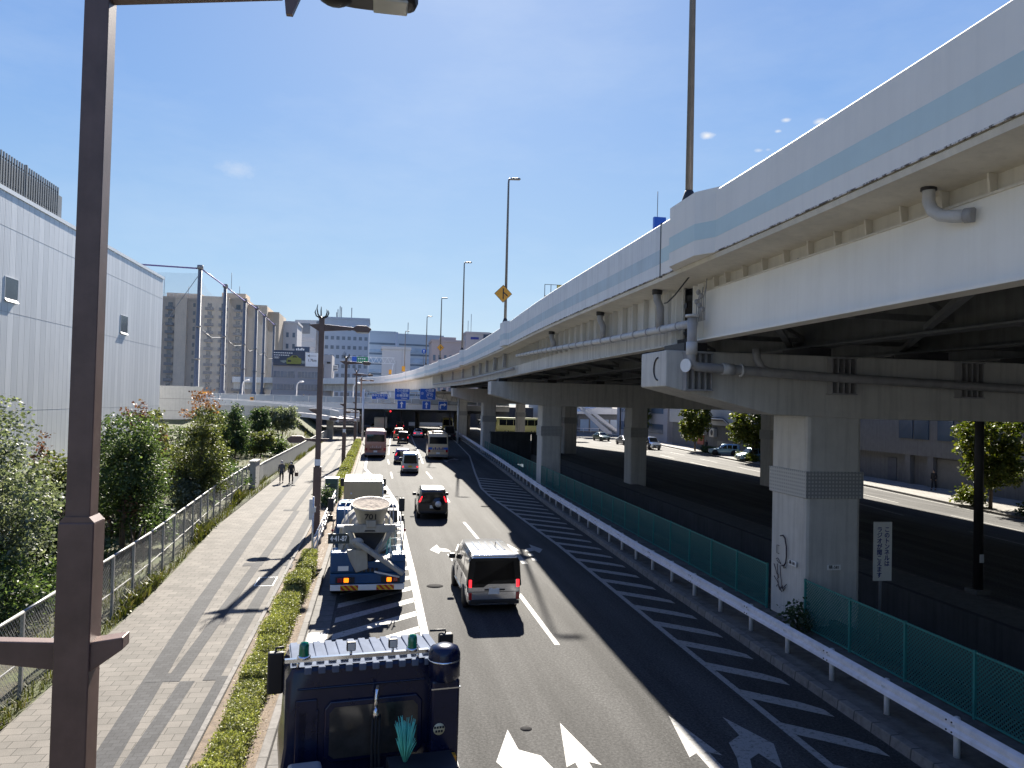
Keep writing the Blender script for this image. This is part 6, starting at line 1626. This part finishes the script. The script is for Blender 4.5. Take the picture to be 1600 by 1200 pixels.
t = thing('wall_sign', 'small white sign with dark letters right of the stair tower', 'sign', (0,232,14.4))
b = MB(); b.box(-13.7,-11.7,0,.2,0,1.8); b.build('panel', 'sign_white', t)
b = MB()
for k in range(4): b.box(-13.3+.38*k,-13.05+.38*k,-.03,0,1.1,1.4); b.box(-13.2+.38*k,-12.95+.38*k,-.03,0,.3,.75)
b.build('lettering', 'text_black', t)
b = MB(); b.box(-13.2,-13.0,.05,.2,-14.4,0); b.build('mast', 'dark_steel', t)
tower('pale_building', 'narrow pale building with small windows between the apartments and the blue office', (0,320,0), -45,-32.6,20,36,'wall_pale',7,'window_deep',wins=(5,1.0),h=1.9)
t = tower('office_building', 'blue grey office block with antennas on its flat roof', (0,380,0), -28.8,-4.9,26,44.6,'wall_blue',9,'window_deep',wins=(9,1.5),h=1.7)
b = MB(); b.prism([(-40,2),(-29,0),(-28.8,24),(-40,24)], 0, 43.6, 'z'); b.build('side_wing', 'wall_bluelight', t)
for z in (20,24.5,29,33.5): b = MB(); b.prism([(-39.5,1.78),(-30.2,.1),(-30.2,.2),(-39.5,1.9)], z, z+1.7, 'z'); b.build('window_band', 'window_sky', t)
b = MB(); b.prism([(-37.3,1.4),(-32.8,.55),(-32.8,.7),(-37.3,1.6)], 37, 42, 'z'); b.build('roof_opening', 'window_deep', t)
b = MB(); b.prism([(-29.8,-.15),(-28.7,-.3),(-28.7,-.1),(-29.8,.1)], 18, 43, 'z'); b.build('corner_glazing', 'window_deep', t)
for x, h in ((-20.2,4.5),(-19.2,6),(-18.5,5.5),(-13.6,5.5),(-20.8,3)):
    b = MB(); b.cyl((x,6,45),(x,6,45.5+h),.22,n=6); b.build('antenna', 'pole_grey', t)
t = tower('office_building', 'wide pale office building with dark ribbon windows and a rounded corner', (0,430,0), -11,9,30,43,'wall_bluelight',7,'window_deep',h=1.1)
b = MB(); b.prism([(9,0),(36,4),(36,30),(9,30)], 0, 43, 'z'); b.build('right_wing', 'wall_bluelight', t)
b = MB(); b.cyl((9.2,1.6,0),(9.2,1.6,43.6),1.7,n=14); b.build('rounded_corner', 'wall_pale', t)
for r in range(7):
    z = 3 + r*5.57
    b = MB(); b.prism([(11,.15),(35.6,3.8),(35.6,4.0),(11,.5)], z, z+1.0, 'z'); b.build('window_band', 'window_deep', t)
    if r < 6:
        b = MB(); b.prism([(12,.28),(35.6,3.78),(35.6,4.0),(12,.5)], z+1.4, z+4.2, 'z'); b.build('window_band', 'window_sky', t)
        b = MB(); b.box(-10.5,3,-.1,0,z+1.4,z+3); b.build('window_band', 'window_sky', t)
b = MB(); b.cyl((16,8,43),(16,8,50),.2,n=5); b.build('antenna', 'pole_grey', t)
M['wall_white'] = mat('wall_white', (.55,.54,.55), .7, var=.03)
t = tower('blank_building', 'pale windowless block rising behind the far highway lamps', (0,272,0), 1.2,11,12,24,'wall_white',0,'window_grey')
b = MB(); b.box(6.0,6.15,-.04,0,0,20); b.box(8.1,8.2,-.04,0,0,24); b.build('panel_joint', 'wall_grey', t)
t = tower('pink_building', 'pinkish low building with paired windows behind the highway parapet', (0,300,0), 20.3,33,16,29.3,'wall_pink',4,'window_deep',wins=(6,1.0),h=2.2)
b = MB(); b.box(24,30,3,12,30,31.5); b.build('roof_house', 'wall_pink', t)
t = thing('orange_canopy', 'small orange awning at the foot of the pinkish building', 'awning', (26,297,19.5))
b = MB(); b.prism([(-2,0),(2.6,.3),(2.2,1.6),(-1.2,1.2)], -1, 0, 'y'); b.build('cloth', mat('awning_orange', (.55,.16,.05), .7), t); b = MB(); b.box(-1.8,2.2,-.05,.05,-.2,.05); b.cyl((0,0,-19.5),(0,0,0),.1,n=6); b.build('frame', 'dark_steel', t)
t = tower('signboard_building', 'grey building with a dark slatted signboard on top behind the highway', (0,330,0), 37,47,14,35.6,'wall_grey',0,'window_grey')
b = MB(); b.box(39,42.5,-.1,0,33.2,34.2); b.build('blue_letters', 'text_blue', t)
b = MB(); b.box(44.5,58,-.2,10,27,36.3); b.build('dark_signboard', 'board_navy', t)
b = MB()
for k in range(3): b.prism([(49+2*k,31.5),(49.8+2*k,31.5),(51.2+2*k,34.6),(50.4+2*k,34.6)], -.3,-.2,'y')
b.build('signboard_strokes', 'sign_white', t)
for x, h in ((38.2,6),(39.5,9),(55,8)):
    b = MB(); b.cyl((x,4,35.6),(x,4,35.6+h),.12,n=5); b.build('aerial', 'pole_grey', t)
t = thing('highway_sign', 'white gantry with green and blue highway sign beside the pale block', 'sign gantry', (0,242,0))
b = MB(); b.box(-6.5,-3.2,-.1,.1,17.6,19.4); b.build('green_panel', 'sign_green', t)
b = MB(); b.box(-8.0,-6.6,-.1,.1,17.6,19.4); b.build('blue_panel', 'sign_blue', t)
b = MB()
for k in range(4): b.box(-6.2+.6*k,-5.8+.6*k,-.14,-.1,18.6,19.0); b.box(-6.2+.6*k,-5.9+.6*k,-.14,-.1,17.9,18.15)
b.build('lettering', 'sign_white', t)
b = MB()
for z in (17.6,19.4): b.beam((-10,0,z),(5,0,z),.16,.16)
for k in range(9): b.beam((-10+1.7*k,0,17.6),(-9.15+1.7*k,0,19.4),.1,.1); b.beam((-9.15+1.7*k,0,19.4),(-8.3+1.7*k,0,17.6),.1,.1)
b.beam((4.6,0,17.6),(3.8,0,12),.3,.3); b.beam((-9.8,0,17.6),(-9.8,0,12),.3,.3); b.box(-10.2,-9.4,-.3,.3,0,12.1); b.box(3.4,4.2,-.3,.3,0,12.1); b.build('truss', 'sign_white', t)

# ------------------------------------------------------------------ crossing footbridge deck and everything round it
M['deck_white'] = mat('deck_white', (.62,.62,.62), .5, var=.06, streak=.15)
M['deck_pink'] = mat('deck_pink', (.42,.37,.35), .8, var=.1)
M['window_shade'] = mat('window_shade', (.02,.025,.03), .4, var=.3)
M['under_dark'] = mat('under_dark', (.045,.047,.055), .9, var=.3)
t = thing('crossing_footbridge', 'wide footbridge deck crossing the road below the far end of the highway', 'footbridge', (0,0,0))
b = MB(); b.box(-42,24,140,186,4.85,5.35); b.build('deck', 'deck_pink', t)
b = MB(); b.box(-42,24,139.85,140,4.75,5.75); b.build('fascia', 'deck_white', t)
b = MB(); b.box(-42,24,139.9,139.95,6.75,6.85); b.build('top_rail', 'deck_white', t)
M['rail_glass'] = mat('rail_glass', (.33,.37,.42), .15, var=.15, scale=.5)
for x in range(-42, 24, 3):
    b = MB(); b.box(x,x+.1,139.9,139.98,5.7,6.8); b.build('rail_post', 'deck_white', t)
    b = MB(); b.box(x+.15,x+2.95,139.92,139.95,5.8,6.7); b.build('rail_panel', 'rail_glass', t)
for x, y in ((-3.6,150),(-3.6,172),(9.2,178),(17.5,150),(17.5,172),(23,160)):
    b = MB(); b.cyl((x,y,0),(x,y,4.9),.55,n=12); b.build('column', 'concrete_dark', t)
for y in (143,152,161,170,179):
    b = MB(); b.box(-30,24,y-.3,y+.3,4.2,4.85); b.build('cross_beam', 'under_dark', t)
for k, x in enumerate((-26,-20,-9.8,-8.4)):
    pass
for i, (x, lb) in enumerate(((-23.5,'left'),(-14.2,'middle'),(-4.3,'right'))):
    q = thing('deck_lamp', 'small white curved lamp on the footbridge deck, the %s one' % lb, 'lamp', (x,142,5.35), 0, 'small lamps on the footbridge deck')
    b = MB(); b.tube([(0,0,0),(0,0,3.2),(.15,0,3.7),(.7,0,4.0)], .1, 6); b.build('post', 'deck_white', q); b = MB(); b.ell((.8,0,3.95),(.45,.2,.15)); b.build('lamp_head', 'deck_white', q)
q = thing('deck_notice', 'small orange notice board on the footbridge railing', 'notice', (-21.5,139.7,5.7)); b = MB(); b.box(-.3,.3,-.06,0,0,.65); b.build('panel', 'sign_orange', q); b = MB(); b.box(-.2,.2,-.08,-.06,.2,.45); b.build('marks', 'text_black', q)
person('person in dark clothes crossing the footbridge deck, left of the two', (-12.9,140.6,5.35), R(80), 'coat_black', 'trouser_dark', 'hair_dark', 1.7)
person('person in dark clothes crossing the footbridge deck, right of the two', (-11.9,140.8,5.35), R(90), 'coat_grey', 'trouser_dark', 'hair_dark', 1.65)
# lower stair deck sweeping down on the left
t = thing('stair_ramp', 'white curved stair ramp coming down from the footbridge beside the pavement', 'stair ramp', (0,0,0))
pth = [(-30,128,4.9),(-22,127,4.75),(-15,126,4.3),(-9.5,125,3.9),(-6,124,3.6),(-4.2,123,3.35)]
b = MB(); b.sweep(pth, [(-3,-.4),(-3,0),(3,0),(3,-.4)]); b.build('deck', 'deck_pink', t)
for u, hh in ((3.02,1.15),(-3.02,1.15)):
    b = MB(); b.sweep(pth, [(u-.05,-.5),(u-.05,.15),(u+.05,.15),(u+.05,-.5)]); b.build('fascia', 'deck_white', t)
    b = MB(); b.sweep(pth, [(u-.03,hh),(u-.03,hh+.07),(u+.03,hh+.07),(u+.03,hh)]); b.build('hand_rail', 'deck_white', t)
    b = MB(); b.sweep(pth, [(u-.012,.2),(u-.012,hh-.05),(u+.012,hh-.05),(u+.012,.2)]); b.build('rail_panel', 'rail_glass', t)
for x, y in ((-20,127),(-7.2,124)):
    b = MB(); b.box(x-.5,x+.5,y-.5,y+.5,0,4.2); b.build('column', 'concrete', t)
M['gate_grey'] = mat('gate_grey', (.14,.145,.15), .5, var=.2)
t = thing('barred_gate', 'grey barred gate closing the end of the pavement under the stair ramp', 'gate', (-5.2,133,.15))
b = MB()
for k in range(22): b.box(-1.9+.18*k,-1.86+.18*k,-.02,.02,.05,2.2)
b.box(-2,2,-.03,.03,2.15,2.25); b.box(-2,2,-.03,.03,.05,.12); b.box(-2,2,-.03,.03,1.1,1.16); b.build('bars', 'gate_grey', t)
for x in (-2,2): b = MB(); b.box(x-.08,x+.08,-.08,.08,0,2.4); b.build('post', 'gate_grey', t)
# dim frontage behind the footbridge, dark columns and signal lights
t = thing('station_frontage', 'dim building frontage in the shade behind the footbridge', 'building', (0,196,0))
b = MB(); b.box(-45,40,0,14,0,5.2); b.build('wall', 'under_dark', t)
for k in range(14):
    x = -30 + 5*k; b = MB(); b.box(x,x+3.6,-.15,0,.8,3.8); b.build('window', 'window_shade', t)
b = MB(); b.box(8,21,-.6,0,.0,.9); b.build('barrier', 'deck_white', t)
def signal(x, y, label, lit, zz=4.4):
    t = thing('traffic_signal', label, 'traffic light', (x, y, 0), group='signals at the far crossing')
    b = MB(); b.cyl((0,0,0),(0,0,zz+.3),.09,n=8); b.build('post', 'dark_steel', t)
    b = MB(); b.box(-.1,1.25,-.14,.06,zz-.2,zz+.2); h = b.build('lamp_housing', 'black', t, bevel=.04)
    for k, mm in enumerate(('off_green','off_amber','red_light' if lit else 'red_lens')):
        b = MB(); b.lathe([(0,0),(.14,0),(.14,.03),(0,.05)], 12, 0, Matrix.Translation((.18+.4*k,-.14,zz)) @ Matrix.Rotation(PI/2,4,'X')); b.build('lens', mm, h)
M['off_green'] = mat('off_green', (.01,.08,.06), .3); M['off_amber'] = mat('off_amber', (.15,.08,.01), .3)
signal(1.4, 139, 'traffic signal showing red below the footbridge, left of the big blue signs', True)
signal(-5.6, 138, 'unlit traffic signal left of the road under the footbridge', False, 4.1)
for x in (5.2, 6.2, 9.9):
    pass
b = MB(); b.cyl((0,0,0),(0,0,4.6),.13,n=8); pc = b.build('post', 'dark_steel')
pc.location = (4.4,141.5,0); tag(pc, 'dark slim post under the footbridge, left of the black minivan lane', 'post')
c2 = pc.copy(); COL.objects.link(c2); c2.location = (13.2,141,0); c2['label'] = 'dark slim post under the footbridge, right of the turn sign'

# ------------------------------------------------------------------ blue direction signs over the road
t = thing('sign_gantry', 'grey lattice gantry carrying the blue direction signs over the lanes', 'sign gantry', (0,120.5,0))
b = MB(); b.cyl((-2.1,0,0),(-2.1,0,8.0),.16,n=10); b.build('post', 'galv', t)
b = MB(); b.cyl((12.6,0,0),(12.6,0,8.0),.16,n=10); b.build('post', 'galv', t)
b = MB()
for z in (5.9,7.7): b.cyl((-2.1,0,z),(12.6,0,z),.07,n=6)
for k in range(10): x = -2.1+1.47*k; b.cyl((x,0,5.9),(x+.73,0,7.7),.04,n=5); b.cyl((x+.73,0,7.7),(x+1.47,0,5.9),.04,n=5)
b.build('truss', 'pipe_grey', t)
def blue(label, x0, x1, z0, z1, words=(), arrow=None):
    t = thing('direction_sign', label, 'road sign', ((x0+x1)/2, 120.2, (z0+z1)/2)); w_, h_ = (x1-x0)/2, (z1-z0)/2
    b = MB(); b.box(-w_,w_,-.04,.04,-h_,h_); b.build('border', 'sign_white', t)
    b = MB(); b.box(-w_+.03,w_-.03,-.05,-.04,-h_+.03,h_-.03); b.build('panel', 'sign_blue', t)
    for tx, sz, x, z in words: text(tx, sz, 'sign_white', t, (x,-.06,z), (PI/2,0,0), 'lettering', bold=.006)
    if arrow == 'up':
        b = MB(); b.prism([(-.09,-.48),(.09,-.48),(.09,.12),(.27,.12),(0,.52),(-.27,.12),(-.09,.12)], -.065,-.05,'y'); b.build('arrow', 'sign_white', t)
    if arrow == 'right':
        b = MB(); b.prism([(-.50,-.45),(-.30,-.45),(-.30,-.02),(-.22,.06),(.18,.06),(.18,-.14),(.56,.16),(.18,.46),(.18,.26),(-.32,.26),(-.50,.08)], -.065,-.05,'y'); b.build('arrow', 'sign_white', t)
    b = MB(); b.box(-w_*.5-.03,-w_*.5+.03,.04,.3,-h_,h_); b.box(w_*.5-.03,w_*.5+.03,.04,.3,-h_,h_); b.build('hanger', 'pipe_grey', t)
blue('small wide blue sign reading みなとみらい, left of the others', -.85,1.6,6.5,7.35, [('みなとみらい',.40,0,.16),('Minatomirai',.26,.1,-.22)])
blue('blue sign reading 小田原 and 横須賀, left of the two big ones', 2.63,4.93,6.5,8.23, [('①小田原',.46,.05,.55),('Odawara',.24,.3,.2),('⑯横須賀',.46,.05,-.22),('Yokosuka',.24,.3,-.6)])
blue('blue sign reading 小田原 and 戸塚, right of the two big ones', 6.5,8.95,6.6,8.34, [('小田原',.46,.3,.55),('Odawara',.24,.3,.2),('戸 塚',.46,.3,-.22),('Totsuka',.24,.3,-.6),('①',.46,-.85,.1)])
blue('square blue up arrow, left of the two, below the 横須賀 sign', 3.05,4.4,5.1,6.42, arrow='up')
blue('square blue up arrow, right of the two, below the 戸塚 sign', 6.9,8.2,5.1,6.42, arrow='up')
blue('square blue right turn arrow at the right end of the signs', 9.4,10.8,5.05,6.42, arrow='right')
# ------------------------------------------------------------------ under and beyond the highway on the right
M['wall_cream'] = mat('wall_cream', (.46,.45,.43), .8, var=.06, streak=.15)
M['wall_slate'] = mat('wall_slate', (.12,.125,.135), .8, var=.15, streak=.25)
M['shutter'] = mat('shutter', (.20,.195,.185), .6, .2, var=.1)
M['ac_white'] = mat('ac_white', (.5,.49,.46), .5, var=.08)
t = thing('tall_building', 'tall cream building with wall pipes and a blue rooftop sign, beyond the street tree', 'building', (0,0,0))
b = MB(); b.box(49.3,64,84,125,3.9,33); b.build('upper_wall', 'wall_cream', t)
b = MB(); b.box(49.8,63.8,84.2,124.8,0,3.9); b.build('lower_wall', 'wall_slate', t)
b = MB()
for o in (0,.35): b.tube([(49.1,123.4+o*1.5,8),(49.1,118.5+o,8),(49.1,114.2+o,8),(49.1,113.6+o,5.0-o),(49.1,104-o,5.0-o),(49.1,101.2-o,3.9-o),(49.1,90,3.8-o)], .09, 6)
b.build('wall_pipe', 'dark_steel', t)
b = MB(); b.tube([(49.12,113.9,8),(49.12,113.4,4.85),(49.12,103.9,4.85),(49.12,101,3.75),(49.12,90,3.7)], .12, 6); b.build('wall_pipe', 'trim_white', t)
for y, z in ((111.4,2.9),(108,2.75),(101.2,2.45)):
    b = MB(); b.box(49.2,49.75,y-.75,y+.75,z-.62,z+.62); q = b.build('air_conditioner', 'ac_white', t, bevel=.03)
    b = MB(); b.lathe([(0,0),(.42,0),(.42,.02),(0,.02)], 16, 0, Matrix.Translation((49.195,y-.1,z)) @ Matrix.Rotation(-PI/2,4,'Y')); b.build('fan_grille', 'black', q)
b = MB(); b.box(49.68,49.8,111.8,114.2,.7,2.2); b.build('red_machine', mat('machine_red', (.30,.05,.03), .5), t)
b = MB(); b.box(49.62,49.68,112,114,2.3,2.6); b.build('small_sign', 'sign_white', t)
b = MB(); b.box(49.7,49.8,98,107,.1,1.6); b.build('shutter', 'shutter', t)
b = MB(); b.box(47,50,100,106,33,37) if False else b.box(49.4,60,88,110,33,33.8); b.build('roof_edge', 'wall_cream', t)
t = thing('roof_sign', 'blue rooftop sign box with a thin mast just above the highway parapet', 'sign', (0,0,0))
b = MB(); b.box(41,42.9,111.8,112.4,33.4,35.5); b.build('panel', 'sign_blue', t); b = MB(); b.cyl((41.6,112.1,35.5),(41.6,112.1,39.5),.06,n=5); b.build('mast', 'pole_grey', t)
b = MB(); b.box(42.2,50.5,112.0,112.2,33.2,33.5); b.build('arm', 'dark_steel', t)
t = thing('far_building', 'pale block beyond the street trees, right of the white roofed pavilion', 'building', (0,0,0))
b = MB(); b.box(50.5,75,129,158,0,16); b.build('wall', 'wall_grey', t)
for r in range(4):
    b = MB(); b.box(50.4,50.5,131,156,1.5+3.6*r,3.2+3.6*r); b.build('window_band', 'window_deep', t); b = MB(); b.box(52,74,128.9,129,1.5+3.6*r,3.2+3.6*r); b.build('window_band', 'window_deep', t)
t = thing('far_building', 'plain pale building carrying a yellow rooftop sign, mostly hidden by the highway', 'building', (0,0,0))
b = MB(); b.box(42.5,60,192,215,0,30.5); b.build('wall', 'wall_cream', t)
for r in range(6):
    b = MB(); b.box(43.5,59,191.85,192,3+4.5*r,5+4.5*r); b.build('window_band', 'window_deep', t)
t = thing('roof_sign', 'open framed rooftop sign with a yellow board above a pink one', 'sign', (0,190.5,30.5))
b = MB()
for x in (41.1,42.7,44.3,47.6): b.cyl((x,0,-.2),(x,0,6.2),.09,n=5)
b.beam((41.1,0,6.15),(52,0,6.15),.12,.12); b.beam((41.1,0,3.3),(52,0,3.3),.1,.1); b.beam((41.0,0,0),(52,0,0),.15,.15); b.beam((44,0,-.1),(44,2.5,-.1),.2,.2); b.build('frame', 'dark_steel', t)
b = MB(); b.box(44.3,51.5,-.1,.1,3.4,6.1); yb = b.build('yellow_board', mat('board_yellow', (.50,.42,.12), .5), t)
text('PNE', 1.3, 'text_black', yb, (46.4,-.13,5.0), (PI/2,0,0), 'lettering', bold=.02)
b = MB(); b.box(43.0,51,-.1,.1,1.2,3.25); b.build('pink_board', mat('board_pink', (.75,.03,.28), .5), t)
b = MB(); b.box(41.2,43.0,-.12,.08,.8,3.25); b.build('dark_board', 'board_navy', t)
t = thing('dark_building', 'dark concrete building with a roller shutter on the far footway', 'building', (0,0,0))
b = MB(); b.box(47.1,60,-90,71.5,2.75,26); b.build('upper_wall', 'wall_dim', t) if 'wall_dim' in M else None  # upper storeys out of view, raised to shade the far footway
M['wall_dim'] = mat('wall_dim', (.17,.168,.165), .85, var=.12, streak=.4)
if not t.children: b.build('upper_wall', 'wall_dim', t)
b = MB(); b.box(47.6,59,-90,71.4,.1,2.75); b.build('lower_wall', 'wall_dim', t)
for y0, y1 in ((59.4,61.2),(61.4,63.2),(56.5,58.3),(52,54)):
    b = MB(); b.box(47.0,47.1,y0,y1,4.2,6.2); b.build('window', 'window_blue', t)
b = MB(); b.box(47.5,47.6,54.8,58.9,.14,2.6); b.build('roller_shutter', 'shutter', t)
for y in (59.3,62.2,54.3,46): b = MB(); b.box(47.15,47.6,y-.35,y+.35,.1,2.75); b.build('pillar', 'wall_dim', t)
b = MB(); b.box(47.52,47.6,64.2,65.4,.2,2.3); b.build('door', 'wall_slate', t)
t = thing('shade_raised_building', 'very dark recessed building with slanting roof bars beside the pier', 'building', (0,0,0))
b = MB(); b.box(48.2,60,72,83.5,.1,26); b.build('wall', 'wall_slate', t)  # unseen height added above the eaves to cast shade on the footway
for y in (73.2,74.6): b = MB(); b.beam((47.2,y,4.7),(48.2,y+1,6.0),.08,.08); b.build('roof_bar', 'galv', t)
b = MB(); b.beam((47.2,72.2,4.7),(47.2,76,4.7),.06,.06); b.build('eaves_bar', 'galv', t)
plant('street_tree', 'broad yellow green street tree on the far footway, behind the dark pole', 'tree', (41.2,46,.14), [(0,0,4.6,2.3,2.2),(-.4,-.5,2.6,1.7,1.3),(.8,.4,3.0,1.9,1.6)], 7, 9500, .24, 4.2, .14, 51, 'street trees on the far footway')
plant('street_tree', 'yellow green street tree in front of the pale blue parked car', 'tree', (45.0,87,.14), [(0,0,4.6,2.7,2.4),(.9,0,3.0,2.2,1.6),(-1.2,.4,3.6,1.8,1.6)], 7, 8500, .30, 4.4, .15, 52, 'street trees on the far footway')
plant('street_tree', 'street tree beside the second pier, right of the white van', 'tree', (45.8,106,.14), [(0,0,4.8,2.3,2.6),(-.5,0,2.8,1.8,1.5)], 7, 5500, .34, 4.6, .14, 53, 'street trees on the far footway')
plant('street_tree', 'street tree next to the pair of dark posts by the white stair', 'tree', (48.5,137,.14), [(0,0,5.0,1.7,2.2),(.4,0,3.0,1.2,1.0)], 7, 2800, .36, 4.6, .13, 54, 'street trees on the far footway')
plant('street_tree', 'street tree half cut off by the right edge of the picture', 'tree', (42.6,39.5,.14), [(0,0,4.4,1.9,2.0),(.6,.4,3.0,1.6,1.4)], 7, 4200, .24, 4.2, .13, 55, 'street trees on the far footway')
def shrub_row(label, x, y, n, lm, k, h=.9):
    plant('clipped_shrub', label, 'shrub', (x,y,.14), [(.12*j*0,1.1*j,h*.5,.62,h*.55) for j in range(n)], lm, k, .17, .5, .03, int(x*7+y), 'shrubs on the far footway', 2)
shrub_row('low shrub bed with lime tips below the street tree and blue car', 44.6, 86, 4, 7, 2600)
shrub_row('dark low shrub bed left of the standing pedestrian', 45.6, 98, 5, 1, 2600)
shrub_row('sunlit shrub at the foot of the broad street tree', 41.0, 47, 2, 7, 1800, 1.2)
shrub_row('dark shrub bed right of the dark pole', 41.0, 36, 7, 1, 3800)
person('person in dark clothes standing by the roller shutter on the far footway', (45.6,56.9,.14), R(-60), 'coat_black', 'trouser_dark', 'hair_dark', 1.7)
person('person in dark blue walking past the tall cream building', (46.4,103.4,.14), R(-70), 'coat_blue' if 'coat_blue' in M else 'coat_black', 'trouser_dark', 'hair_dark', 1.72)
# dark pole on the median and its near companion sign
t = thing('median_pole', 'thick dark pole standing on the median under the highway', 'pole', (21.9,25.0,.1))
b = MB(); b.cyl((0,0,0),(0,0,9.6),.17,.15,n=12); b.build('shaft', 'dark_steel', t)
b = MB(); b.box(-.3,.3,-.3,.3,-.4,.06); b.build('base_block', 'concrete_dark', t); b = MB(); b.box(-.08,.08,-.19,-.16,1.05,1.35); b.build('label_plate', 'galv', t)
t = thing('radio_sign', 'tall white sign with blue Japanese lettering about radio in the tunnel', 'road sign', (15.84,22.0,0))
b = MB(); b.box(-.31,.31,-.03,.03,1.25,3.1); sg = b.build('board', 'sign_board', t, bevel=.006) if 'sign_board' in M else None
M['sign_board'] = mat('sign_board', (.84,.82,.76), .5, var=.06)
if not sg: sg = b.build('board', 'sign_board', t, bevel=.006)
for col, x, top in (('このトンネルは', .13, 2.95), ('ラジオが聞こえます', -.13, 2.95)):
    for k, ch in enumerate(col): text(ch, .19, 'text_blue', sg, (x,-.036,top-.10-.178*k), (PI/2,0,0), 'character', bold=.003)
b = MB(); b.cyl((-.02,.06,-2.2),(-.02,.06,2.9),.05,n=10); b.build('post', 'pole_grey', t)
# small leafless weed at the foot of the near pier, coiled cable on the verge
plant('weed', 'small dark weed growing at the foot of the nearest pier', 'weed', (12.2,20.9,.17), [(0,0,.35,.28,.35),(.0,-.3,.25,.25,.25)], 1, 420, .12, .4, .015, 61, None, 3)
b = MB(); b.tube([(11.75+.33*(1-k*.002)*math.cos(k*.42)*1.0, 16.6+.62*math.sin(k*.42), .19+.0012*k) for k in range(46)], .014, 5)
tag(b.build('coiled_cable', 'black'), 'loops of black cable lying on the verge behind the guard rail', 'cable')
# white stair and canopy beyond the piers
t = thing('white_stair', 'white covered stair rising left beyond the piers, on the far street', 'stair', (0,165,0))
b = MB(); b.prism([(43.2,5.8),(44.2,5.8),(51.2,.1),(49.6,.1)], -2,-1.8,'y'); b.build('side_panel', 'deck_white', t)
b = MB(); b.prism([(45.6,5.6),(46.6,5.6),(54.2,.1),(52.8,.1)], .6,.8,'y'); b.build('side_panel', 'deck_white', t)
b = MB()
for k in range(18): b.box(44+.48*k,44.5+.48*k,-1.8,.6,5.3-.3*k,5.5-.3*k)
b.build('steps', 'concrete', t)
b = MB(); b.beam((43.4,-2,8.2),(45.0,-2,5.0),.3,.3); b.beam((43.4,-2,8),(60,-2,6.9),.2,.25); b.build('canopy_frame', 'deck_white', t)
t = thing('glass_pavilion', 'low white roofed pavilion with glazed front behind the stair', 'building', (0,172,0))
b = MB(); b.prism([(45,4.6),(50,5.8),(66,5.2),(66,4.4),(45,4.2)], 0, 10,'y'); b.build('roof', 'deck_white', t)
b = MB(); b.box(46,65.5,.8,9.5,0,4.3); b.build('wall', 'wall_slate', t)
for k in range(8): b = MB(); b.box(46.4+2.4*k,48.4+2.4*k,.7,.8,.3,3.0); b.build('window', 'window_sky', t)
b = MB(); b.box(45,66,-.5,-.4,.9,1.0); b.box(45,66,-.5,-.4,.3,.36)
for k in range(12): b.box(45+1.8*k,45.06+1.8*k,-.5,-.44,0,1.0)
b.build('fence', 'galv', t)
for i, x in enumerate((44.6,46.0)):
    pp = pc.copy(); COL.objects.link(pp); pp.location = (x,137.5-i,.1); pp.scale = (1,1,1.9); pp['label'] = 'dark post by the white stair, ' + ('left' if i == 0 else 'right') + ' of the close pair'
